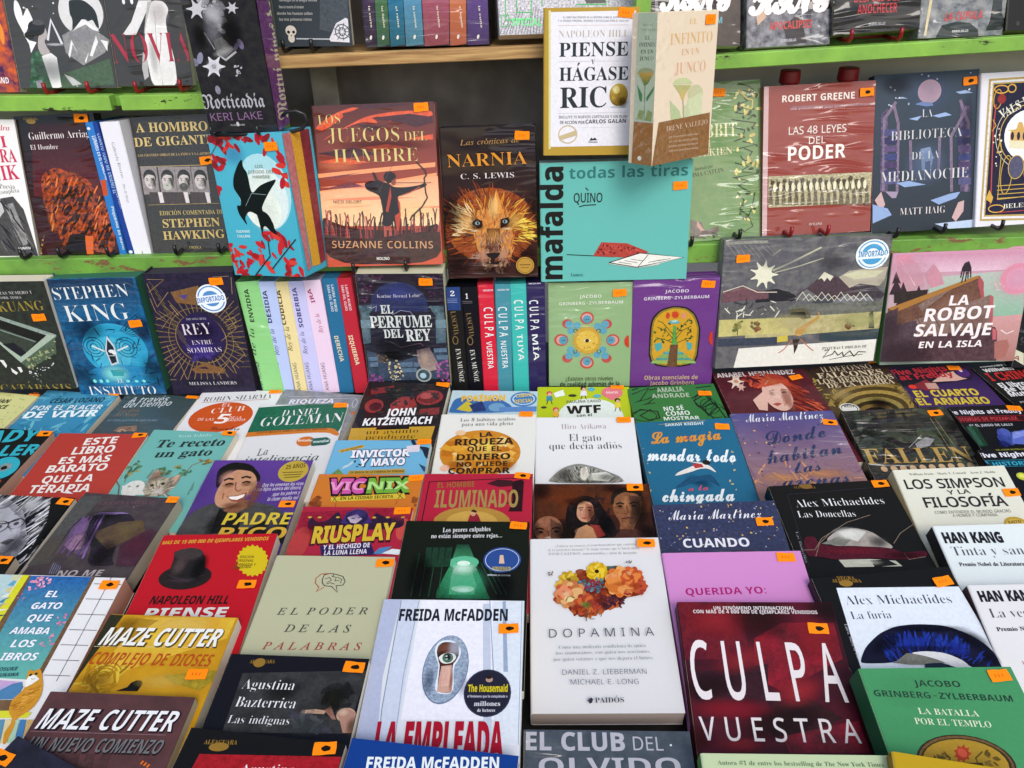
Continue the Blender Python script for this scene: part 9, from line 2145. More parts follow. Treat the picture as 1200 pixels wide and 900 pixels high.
book('black and white portrait of a grey-haired person with glasses, left edge',[-.679,.594,-.647],[-7.5,7,.9],[161,225,18],2115, fin='m', items=[
['p',I,['n',14799,17970,16],[-85,329,-15,88,99,14,52,-35,73,-96,0,-60,-135,-28]],
['p',I,21141,[-69,374,71,34,62,-41,30,-55,-8,-48,-62,-24]],
['c',I,[25369,17970,28539,11627,22197],[-139,438,186,11,60,-19,41,-57,6,-57,19,-66,-25,-21,-27,85,-49,69,-63,33,-90,-43],170,12,33,.08,-115],
['l',I,3172,[3.5,-33,338,39,11,22,2,30,16]],
['o',I,3172,[19,339,24,2,-20,2.2],[59,353,19,1,-17,2.2]],
['e',I,7400,[21,340,7,0,-6],[59,353,6,0,-6]],
['p',I,9513,[58,289,13,15,18,-2,-10,-18]],
['l',I,11627,[2.7,44,345,29,-27,-7,-7]],
['p',I,2114,[98,445,65,10,-4,-166,-6,-60,-18,136]],
['a',I,23254,[-3,363,34,2,51,.7]],
['a',I,7400,[95,285,38,2,47,.7]],
['a',I,26426,[69,325,19,1,32,.6]],
['a',I,5286,[56,242,48,3,38,.7]],
['a',I,28539,[60,419,34,2,35,.5]],
['a',I,1058,[173,303,27,2,85,.7]],
['s',144,434,1]])
book('murky purple painted paperback with a hooded woman in profile',[-.529,.614,-.644],[-7.5,7,-.5],[132,199,22],['n',7367,9480,10], pages=23218, items=[
['p',I,9513,[-132,383,56,7,-10,-157,3,-67,-49,-14]],
['p',I,['n',3171,5254,12],[-70,319,47,19,55,-2,35,-34,-21,-44,15,-66,23,-21,-73,-6,-20,61,-33,17]],
['p',I,['n',11558,9446,8],[-32,265,51,40,57,12,27,-40,-46,-39,-21,-22]],
['p',I,11564,[-98,288,11,30,29,-19,10,-35,34,-39,-2,-33,-34,10,-34,17,0,28]],
['p',I,17840,[-78,220,2,24,15,12,25,-12,10,-27,-26,-12]],
['p',I,13646,[-84,261,3,28,15,9,13,-31,-13,-12]],
['l',I,5255,[4.2,-88,310,-7,-36,5,-88]],
['l',I,13616,[4.5,-79,313,-4,-44,1,-75],[4.9,-72,318,1,-53,0,-68],[2.7,-62,319,3,-59,7,-72]],
['l',I,5255,[3.7,-53,321,6,-66,1,-55]],
['l',I,9421,[2.9,-44,325,9,-74,10,-63]],
['l',I,15730,[5.5,-36,329,13,-83,14,-62]],
['l',I,17877,[2.1,-61,324,12,8,36,0],[2.1,-53,325,12,8,34,-1],[2.1,-46,325,13,9,31,-1],[2.1,-38,326,13,8,29,-1],[2.1,-30,327,13,8,26,-1],[2.1,-22,327,13,9,24,-2],[2.1,-14,328,12,8,22,-1],[2.1,-7,329,13,8,20,-2]],
['p',I,['n',9383,7302,10],[61,232,46,59,41,-14,20,-101,-84,-5]],
['t',N,'GILRAEN EARFALAS','R',-69,357,7.2,145,12,13611,-.01],
['t',T,'C','Q',27,354,4.9,11,10,17839],
['t',T,'NO ME','B',-44,127,6.6,108,18,22164,0,.2],
['l',I,14801,[2,-63,134,-9,33],[2,-58,134,-8,31],[2,-53,134,-7,28],[2,-48,135,-6,25],[2,-43,135,-5,23]],
['a',I,19954,[-55,246,19,2,20,.7]],
['a',I,5254,[-30,251,22,2,46,.7]],
['a',I,15785,[47,286,38,3,26,.5]],
['a',I,2114,[-37,322,50,4,24,.6]],
['a',I,11431,[103,236,48,4,51,.6]],
['a',I,11593,[-102,204,43,4,68,.6]],
['a',I,3139,[33,203,32,3,51,.7]],
['s',124,392,0]])
book('purple paperback showing a smiling man in a dark jacket above yellow letters',[-.361,.673,-.646],[-7.5,7,4],[141,211,22],['g',11505,6315], items=[
['p',I,['n',9513,7399,14],[-144,152,16,73,48,38,53,-38,44,39,67,-15,54,-52,1,-64,-269,-16]],
['p',I,2114,[-54,152,-6,88,44,-29,17,15,19,-73]],
['p',I,15687,[-50,263,59,8,4,-30,-26,-23,-32,10]],
['e',I,24109,[-42,319,45,-8,-80]],
['p',I,2114,[-99,318,-18,67,32,30,57,-9,41,-46,4,-33,-30,49,-50,9,-27,-26,2,-49]],
['e',I,20971,[4,319,8,0,-22]],
['e',S,23143,[97,378,41,0,-42]],
['t',S,'25 AÑOS','B',74,385,9.3,53,17,9442],
['l',S,13668,[3.6,69,372,56,3],[3.6,74,362,49,4],[3.6,79,352,42,5]],
['t',X,'Qué les enseñan los ricos','B',28,317,3.6,110,13,27451,-.01,.15],
['t',X,'a sus hijos acerca del dinero,','B',10,300,3.9,127,13,27451,-.01,.15],
['t',X,'¡que los pobres y','B',66,283,6.5,72,13,27451,-.01,.15],
['t',X,'la clase media no!','B',58,265,4.8,80,13,27451,-.01,.15],
['p',I,2114,[3,139,60,50,67,37,13,-106,-131,-9]],
['a',I,28304,[-73,351,31,0,35,.7]],
['a',I,15654,[18,287,20,0,66,.7],[-64,322,20,0,14,.6],[-16,328,20,0,14,.6]],
['a',I,27247,[-63,298,20,0,22,.6]],
['a',I,26190,[-10,295,21,0,23,.6]],
['a',I,13541,[-31,247,34,0,16,.6]],
['a',I,28338,[-40,319,8,0,25,.6]],
['a',I,11627,[-114,188,37,-22,51,.6]],
['a',I,10571,[99,197,28,0,53,.6]],
['a',I,3171,[-56,181,22,0,46,.7]],
['a',I,11506,[-164,318,82,0,95,.5]],
['l',I,4194,[6.6,-83,340,10,8,15,-3],[6.6,-38,350,11,6,15,-5]],
['l',I,3137,[5.1,-73,323,9,6,12,-3],[5.1,-30,332,10,5,12,-4]],
['l',I,17735,[3.5,-48,335,8,-29,10,-7,5,7]],
['p',I,17703,[-56,282,17,0,15,3,19,11,2,-22,-13,-14,-21,3]],
['p',I,30619,[-51,279,23,2,20,9,-2,-12,-13,-10,-17,2]],
['l',I,17735,[2.8,-67,293,4,-22],[2.8,-2,304,12,-17]],
['t',T,'PADRE','B',-35,181,.9,172,40,26311,.004,.1],
['t',T,'RICO','B',-33,132,1,172,39,26247,.004,.1],
['s',115,253,1]])
book('orange childrens book with chunky pink and green comic letters',[-.209,.628,-.646],[-7.5,7,3.2],[143,215,12],25029, items=[
['c',I,[17700,15587],[-135,326,15,21,16,-20,-5,-20,-26,-1],10,6,13,.7],
['c',I,[17700],[120,346,19,21,5,-50,-19,-1],6,5,10,.7],
['t',T,'VICNIX','B',-107,354,2.9,226,54,3139,.075],
['t',T,'VIC','B',-101,358,2.3,98,50,24915,.035],
['t',T,'NIX','B',2,362,3.1,115,50,13959,.035],
['t',T,'VIC','B',-100,368,2.4,92,31,28247],
['t',T,'NIX','B',3,373,2.7,110,29,22352],
['p',I,26311,[-87,344,190,18,7,-19,-193,-16]],
['t',X,'EN LA CIUDAD SECRETA','B',-60,334,4.1,137,11,5250],
['l',I,7331,[1.8,-84,348,16,-20],[1.8,-73,348,-6,-21],[1.8,84,361,19,-19],[1.8,97,363,-7,-22]],
['l',I,21799,[2.2,-69,322,2,-15],[2.2,89,336,-1,-15]],
['s',126,418,0]])
book('crimson red childrens book with a masked purple cat hood and yellow letters',[-.215,.562,-.646],[-7.5,7,3.4],[142,213,12],20615, items=[
['p',I,17510,[-139,406,137,10,145,13,3,-54,-278,-26]],
['e',I,21735,[-118,301,24,0,-56]],
['e',I,23848,[128,354,16,0,-35]],
['p',I,5222,[-114,364,4,28,21,-21,25,8,19,36,18,-43,72,1,4,37,24,-15,23,-6,23,22,12,-43,-18,-14,-211,-11]],
['p',I,7341,[-30,372,8,36,25,12,24,-11,21,-35,-33,-12]],
['e',I,4199,[6,391,28,0,-26]],
['p',I,23190,[-18,390,22,11,17,-15,-13,-16,-14,3]],
['l',I,5222,[3.2,-7,388,9,-2],[3.2,10,389,5,3]],
['e',I,25223,[-113,389,5,0,-3],[-88,389,5,0,-3],[-42,390,5,0,-3],[50,391,5,0,-3],[84,392,5,0,-3],[122,393,5,0,-3]],
['a',I,11570,[7,402,32,1,25,.4]],
['a',I,25866,[119,411,43,1,37,.4]],
['a',I,13380,[-78,350,53,1,29,.5]],
['t',T,'RIUSPLAY','B',-91,302,4.4,208,54,7236,.05],
['t',T,'RIUSPLAY','B',-88,305,4.9,201,51,26278,.022],
['p',I,5258,[-64,296,122,12,18,-36,-127,-9]],
['t',T,'Y EL HECHIZO DE','B',-54,285,5.2,112,14,28507,.006],
['t',T,'LA LUNA LLENA','B',-47,268,4.1,102,14,28507,.006],
['p',I,9717,[70,275,12,18,30,6,-21,-25]],
['p',I,27515,[90,276,23,15,26,-3,-7,-15]],
['s',117,414,0]])
book('magenta red paperback with art deco gold title and a figure over a golden sun',[-.061,.619,-.65],[-7.5,8,4.1],[146,219,18],21639, items=[
['l',I,7268,[2.7,-130,266,2,142,276,16]],
['p',I,5187,[92,409,25,8,6,-8,-2,-106,-35,0,9,29]],
['l',I,3138,[3.3,82,374,39,4],[3.2,79,332,38,2]],
['t',T,'EL HOMBRE','B',-104,385,2.8,97,20,17830,-.004],
['t',T,'ILUMINADO','B',-105,316,.6,215,60,19977,.004],
['p',I,7268,[25,401,27,15,40,-3,1,-20,-34,-4]],
['p','zsun','F',22023,[0,-100,267,0,6,1,7,4,6,5,6,6,6,8,5,9,5,11,4,11,3,12,2,12,1,13,1,13,-1,13,-1,12,-2,12,-3,11,-4,9,-4,9,-5,7,-6,6,-6,5,-6,2,-7,2,-7]],
['p','zsun','F',25193,[0,-68,267,0,4,1,5,2,5,4,4,4,4,5,4,6,3,7,3,8,2,8,2,8,1,8,0,9,0,8,-1,9,-2,7,-2,8,-2,6,-4,6,-3,5,-4,4,-5,3,-4,2,-5,1,-5]],
['p','zsun','F',17542,[-14,268,3,20,10,18,13,-18,7,-19]],
['e','zsun','F',25166,[-2,297,7,0,-10]],
['p','zsun','F',5218,[-10,303,7,7,10,-7,-2,-5]],
['s',118,430,1]])
book('dark brown photographic cover of two men and a dark-haired woman',[.086,.589,-.671],[-7.5,13,3.8],[150,225,20],['g',7266,5218], items=[
['p',I,['n',11426,8322,6],[-146,445,289,5,11,-91,-292,-28]],
['p',I,['n',17767,13573,20],[51,386,7,27,23,14,38,-3,8,-38,-9,-40,-18,-33,1,-26,-39,3,7,36,-14,26]],
['p',I,4194,[46,386,7,38,34,18,38,-8,8,-34,-11,0,-4,17,-37,7,-23,-18,-4,-27]],
['p',I,11493,[93,413,33,-6,-8,-61,-21,-36,-7,16,9,46]],
['p',I,9380,[63,306,42,0,40,-18,2,-8,-101,-3,11,16]],
['e',I,17768,[-111,305,36,0,-40]],
['p',I,11493,[-106,338,29,-20,-2,-38,-26,-4]],
['p',I,22129,[-121,278,13,8,5,-10]],
['p',I,2081,[-66,305,-2,40,8,40,20,21,27,6,27,-13,20,-40,19,-33,8,-45,-125,-5]],
['c',I,[3138,5219],[-68,385,93,21,37,-119,-126,-7],50,5,16,.25],
['p',I,24109,[-40,358,5,27,16,9,19,-8,4,-28,-14,-33,-19,3,-10,14]],
['p',I,19849,[-16,385,18,-6,2,-27,-17,-27,-7,20]],
['l',I,4162,[3,-35,370,13,2],[3,-13,372,13,-1]],
['e',I,3138,[-28,364,4,0,-3],[-7,363,4,0,-3]],
['l',I,17768,[1.8,-20,365,-3,-17,6,-2]],
['p',I,19752,[-30,340,10,2,8,-2,-8,-6]],
['p',I,23051,[-48,276,11,30,21,13,16,-10,9,-32]],
['p',I,17605,[-8,319,24,-3,14,-29,-21,-9,-9,28]],
['s',112,437,1],
['a',I,23018,[84,386,14,0,30,.7]],
['a',I,3137,[119,359,27,0,74,.75]],
['a',I,20905,[76,345,13,0,13,.5]],
['a',I,2081,[59,434,38,0,21,.7]],
['a',I,15654,[-121,295,23,0,22,.6]],
['a',I,3137,[-69,293,32,0,45,.8]],
['a',I,3105,[-143,299,16,0,39,.7]],
['a',I,27248,[-26,355,11,0,20,.6]],
['a',I,11460,[-3,352,12,0,33,.7]],
['a',I,1057,[-41,392,38,0,15,.8],[32,319,21,0,46,.7]],
['a',I,15587,[-68,413,60,0,42,.35]],
['a',I,25166,[-32,296,16,0,15,.6]],
['a',I,2081,[135,294,31,0,32,.8],[-134,427,39,0,43,.7]],
['l',I,2081,[4.3,61,383,10,4,10,-4],[4.3,94,384,11,5,12,-2]],
['e',I,2081,[71,376,6,0,-3],[105,378,6,0,-3]],
['l',I,11460,[2.4,87,379,3,-24,-10,-3]],
['l',I,9348,[3.6,72,337,17,3,14,-2]],
['l',I,2081,[4.1,-141,304,10,3,9,-4],[4.1,-102,305,10,4,11,-2]],
['e',I,2081,[-129,295,6,0,-4],[-91,297,6,0,-4]],
['l',I,9380,[2.3,-112,299,3,-17]]])
book('navy speckled paperback with a handwritten name over white block letters',[.251,.547,-.686],[-.6,17,1.3],[154,225,20],['n',5288,6379,40], fin='w', items=[
['c',I,[13746,25228,17973],[-153,448,306,-1,1,-129,-306,2],60,1,3,.8],
['c',I,[27376],[-153,448,306,-1,1,-129,-306,2],16,1,2,.9],
['t',N,'María Martínez','C',-120,403,-.8,229,33,28540,-.004,.1],
['t',T,'CUANDO','B',-97,325,-1.4,159,24,28540,.004],
['s',113,388,1]])
book('black novel with a dark red torn ribbon across a pale marble eye',[.414,.576,-.667],[1.2,12,1.2],[158,225,24],2114, items=[
['e',M,15717,[-61,444,16,-1,-10]],
['t',M,'NEGRA','R',-80,447,-4.3,33,7.9,15717],
['t',M,'ALFAGUARA','R',-94,438,-4.3,57,7.9,15717],
['l',I,5286,[1.7,-117,419,-19,-218],[1.9,-117,419,264,8]],
['t',N,'Alex Michaelides','R',-107,377,-1.4,224,25,28539,-.014],
['t',T,'Las Doncellas','R',-112,345,-3.1,142,22,28539,-.014],
['p',I,['n',22163,17935,8],[-70,276,35,22,44,7,38,-13,20,-26,16,-23,-12,-6,-72,15,-61,4]],
['p',I,14797,[-85,264,55,21,42,0,-44,-31]],
['p',I,25367,[-32,295,40,5,27,-10,-31,-26,-26,14]],
['p',I,23252,[-61,216,75,-3,57,-9,9,-16,-134,7]],
['p',I,3171,[12,209,41,0,18,-17,-56,-2]],
['p',I,9284,[-122,286,30,1,0,-29,160,-14,32,-21,55,5,-4,-18,-58,-5,-82,12,-73,-2,-41,13,-30,4]],
['l',I,17901,[1.2,-134,249,28,-1,27,31,79,43,66,18],[1.2,87,252,29,29,42,23],[1.2,-111,229,21,35,37,29],[1.1,100,223,3,-18,43,5]],
['a',I,29595,[-8,287,46,-3,23,.8]],
['a',I,7399,[54,260,30,-2,22,.7]],
['a',I,15494,[-17,238,100,-7,13,.5]],
['a',I,5154,[98,217,55,-4,13,.6]],
['a',I,27480,[-10,205,54,-4,11,.6]],
['t',X,'Las Doncellas','R',-135,303,-94,90,6.2,17969,-.01],
['s',131,436,1]])
book('ivory paperback with wobbly hand-drawn black capitals, right side',[.574,.613,-.692],[-3,19,3.2],[147,220,26],27480, spine=26354, pages=26354, items=[
['t',X,'William Irwin   Mark T. Conard   Aeon J. Skoble','R',-108,421,-.9,224,7.4,7399,-.012],
['t',T,'LOS SIMPSON','S',-130,380,-1.1,253,28,5285,.016],
['t',T,'Y LA','S',-32,358,.9,59,13,5285,.012],
['t',T,'FILOSOFÍA','S',-102,323,-1.4,208,29,5285,.016],
['t',X,'COMO ENTENDER EL MUNDO GRACIAS','S',-86,303,-1.3,189,8.8,13740],
['t',X,'A HOMER Y COMPAÑIA','S',-46,292,-1.5,112,8.7,13740],
['e',I,23111,[100,264,29,-1,-22]],
['e',I,26281,[99,262,24,-1,-17]],
['t',T,'EXITO','B',83,267,1.6,32,7.4,9410],
['s',129,356,1]])
book('black book corner with a crossed-out price sticker at the left edge',[-.662,.606,-.631],[-6.2,7,3.9],[134,94,28],2114, pages=25299, items=[
['s',109,178,1]])
book('bright illustrated paperback with blossom, an orange cat and a tiled window',[-.544,.443,-.659],[-1.2,10,-2.7],[165,225,30],28539, pages=25134, items=[
['p',I,['g',4467,12979],[-59,448,148,1,4,-251,-144,2]],
['p',I,26405,[-78,451,17,-2,1,-261,-22,1]],
['p',I,13639,[-61,449,6,-1,17,-260,-23,2],[87,450,8,-1,2,-258,-11,4]],
['p',I,22296,[-130,451,50,0,-6,-264,-63,0]],
['p',I,25363,[-96,449,14,0,0,-15,-16,1]],
['p',I,11895,[-90,434,8,-1,0,-14,-15,1]],
['p',I,26350,[-83,419,2,-1,0,-14,-15,1]],
['p',I,28537,[-77,404,-4,-1,0,-14,-15,1]],
['p',I,9780,[-71,389,-9,-1,0,-14,-15,1]],
['p',I,25263,[-65,374,-15,-1,1,-14,-15,1]],
['p',I,27479,[-59,360,-20,-1,0,-14,-15,1]],
['p',I,7467,[-53,346,-25,-2,0,-13,-15,1]],
['l',I,9514,[1.5,101,431,69,0],[1.4,101,391,67,0],[1.4,101,352,65,0],[1.4,101,314,62,0],[1.3,101,278,60,0],[1.3,101,243,58,0],[1.3,101,209,56,0],[1.3,133,450,1,-176,0,-77],[1.2,95,449,73,0]],
['c',I,[27188,25043,29368],[-49,412,7,37,41,-11,1,-12,-27,-19],26,3,5,.7],
['c',I,[27188,25043],[60,340,17,12,12,-28,-16,-4],10,2,4,.7],
['c',I,[27188,25043],[66,296,11,11,12,-37,-34,4],14,2,4,.7],
['c',I,[25043],[-64,406,27,-5,21,-53,-21,0],7,1,3,.7],
['t',T,'EL','B',6,392,1.9,28,16,29597,.004,.12],
['t',T,'GATO','B',-11,361,1.9,67,16,29597,.004,.12],
['t',T,'QUE','B',-4,330,1.9,53,17,29597,.004,.12],
['t',T,'AMABA','B',-24,299,1.2,86,16,29597,.004,.12],
['t',T,'LOS','B',-4,268,2,49,17,29597,.004,.12],
['t',T,'LIBROS','B',-23,237,2,89,17,29597,.004,.12],
['t',N,'SOSUKE','B',-5,213,4.7,44,8.1,5419,0,.1],
['t',N,'NATSUKAWA','B',-16,199,4.7,65,8,5419,0,.1],
['p',I,['g',25208,18040],[2,194,65,-2,-4,-18,-51,-9]],
['p',I,9716,[14,161,19,15,15,12,16,4,9,-11,0,-25,-61,-4]],
['p',I,13639,[9,151,62,3,2,-22,-62,-3]],
['p',I,26406,[12,129,61,3,46,-2,-4,-11,-102,-4]],
['p',I,18099,[19,112,11,0,17,-45,-13,-1]],
['p',I,27475,[33,112,12,1,16,-46,-13,0]],
['p',I,25262,[47,113,12,0,16,-45,-13,-1]],
['p',I,11828,[61,113,12,1,16,-46,-13,0]],
['p',I,27410,[76,114,11,0,16,-45,-13,-1]],
['p',I,21269,[90,114,12,1,15,-46,-13,0]],
['p',I,8693,[104,115,12,0,15,-45,-14,-1]],
['p',I,25229,[118,115,12,1,14,-46,-13,0]],
['p',I,25125,[67,142,-1,14,13,22,-15,36,4,6,10,-5,7,8,9,-7,20,-33,6,-22,-4,-24,-18,-18,-3,-7,5,-7,2,-36,-5,-4,-11,23,4,20,-4,10,-13,10]],
['c',I,[23012,28297,20899],[71,142,13,33,26,11,6,-25,-20,-39],60,3,9,.14,25],
['p',I,29595,[72,194,1,11,11,3,14,-9,-10,-12,-10,-7]],
['e',I,6307,[75,207,3,0,-3],[85,210,3,0,-3]],
['l',I,6307,[.8,80,199,5,-1,4,2]],
['s',139,427,1]])
book('bright red paperback with a black top hat and yellow starburst seal',[-.365,.519,-.646],[-2.5,7,1.2],[141,211,22],22596, items=[
['t',X,'MAS DE 15 000 000 DE EJEMPLARES VENDIDOS','B',-132,392,2,255,11,27271,0,.1],
['e',I,4195,[-41,293,61,-1,-36]],
['p',I,3171,[-81,285,-6,62,-5,21,59,2,20,-17,19,-68,-37,-15]],
['p',I,5253,[-87,346,-6,23,30,11,40,-13,9,-21,-35,-9]],
['e',I,7366,[-56,362,34,-1,-18]],
['l',I,6310,[3,-82,299,45,-19,39,18]],
['a',I,11561,[-66,326,22,0,36,.7]],
['a',I,1057,[-16,319,22,0,50,.8]],
['a',I,9448,[-46,283,42,-1,10,.6]],
['a',I,17443,[-117,147,100,-1,50,.5]],
['p',S,26307,[142,337,-4,-6,6,-9,-6,-4,4,-10,-8,0,3,-10,-9,2,0,-9,-9,6,-3,-8,-7,8,-5,-6,-6,10,-7,-3,-3,11,-9,0,0,10,-9,4,2,9,-9,6,5,7,-7,9,7,4,-6,10,9,0,-3,11,9,-3,0,10,9,-6,3,9,8,-9,5,6,6,-10,7,2,4,-10,8,-1,1,-10,8,-4,-2,-9]],
['t',S,'EDICIÓN','B',70,346,-1,33,7.7,11554],
['t',S,'ORIGINAL','B',66,335,-1,40,7.7,11554],
['t',S,'CORREGIDA Y','B',64,323,-1,50,7.6,11554],
['t',S,'AUMENTADA','B',63,313,4.5,42,8.1,11554],
['t',N,'NAPOLEON HILL','B',-97,218,-.5,177,22,3138,.006,.1],
['t',T,'PIENSE','B',-96,180,.3,181,26,27481,.01,.1],
['s',109,269,1]])
book('sage beige paperback with a small brain drawing and widely spaced capitals',[-.226,.474,-.646],[-7.5,7,3.6],[141,212,20],23250, fin='m', items=[
['l',I,7398,[2,-14,356,2,13,13,4,13,-2,18,-6,8,-14,-3,-10,-15,-2,7,-18,-17,16,-16,1,-8,9,-1,9]],
['l',I,20775,[2.1,1,373,-21,-2,-9,-12,2,-14,11,-11,-3,-12,14,12]],
['l',I,7398,[1.5,-8,357,9,5,7,-8,-9,-7],[1.5,5,366,12,-4,-1,-10,10,2],[1.5,19,363,12,-6,-1,-11],[1.5,-2,343,9,4,11,-4],[1.5,9,371,0,-9]],
['t',T,'E L  P O D E R','Q',-91,259,1.6,198,18,9512,.004],
['t',T,'D E  L A S','Q',-63,216,.8,143,19,9512,.004],
['t',T,'P A L A B R A S','Q',-97,173,.8,209,18,19719,.004],
['s',121,405,1]])
book('black thriller with a green lit staircase and a blue round badge',[-.073,.516,-.647],[-5.6,7,2.1],[153,225,16],['g',2146,2114], items=[
['p',I,['g',6699,3431],[-26,320,53,1,44,-102,-127,1]],
['p',I,['g',16082,7756],[-15,321,31,0,22,-65,-4,-25,-56,-1,0,51]],
['p',I,2146,[-117,360,9,0,6,-142,-11,0],[-96,358,8,3,4,-143,-12,0],[-75,355,8,6,0,-143,-11,0],[-54,353,7,8,-3,-142,-11,-1]],
['l',I,4390,[2.3,-104,347,-3,-124],[2.3,-85,347,-2,-124],[2.3,-65,347,-2,-124],[2.3,-46,347,0,-123],[2.3,43,321,42,-89],[2.2,54,322,42,-90],[2.2,64,322,44,-90]],
['e',I,22326,[8,246,26,0,-9]],
['p',I,['g',3301,8813],[-18,375,28,1,26,-67,-64,-1]],
['e',I,21334,[3,322,23,0,-14]],
['e',I,11985,[3,321,35,1,-19]],
['e',I,27579,[3,318,15,0,-8]],
['p',I,3301,[-90,365,13,1,4,-59,-15,0],[-74,365,13,1,3,-59,-15,0],[-58,365,13,1,2,-58,-15,-1],[-42,365,14,2,0,-59,-15,0]],
['t',X,'Los peores culpables','R',-57,413,2.7,116,15,27482],
['t',X,'no están siempre entre rejas...','R',-83,394,1.6,171,14,27482],
['e',S,5425,[92,330,44,1,-38]],
['o',S,25403,[92,330,39,1,-33,1.5]],
['p',S,27347,[86,344,8,0,4,-25,-13,0]],
['t',S,'HOUSEMAID','B',71,299,-.9,42,11,25287],
['t',S,'millones de lectores','B',61,283,-.5,52,5.2,26459],
['s',126,436,0],
['a',I,29693,[5,301,32,0,22,.8]],
['a',I,11026,[11,262,57,1,57,.5]],
['a',I,1057,[-95,280,37,1,79,.8],[99,257,31,0,57,.7]],
['a',I,27645,[10,243,26,0,11,.6]]])
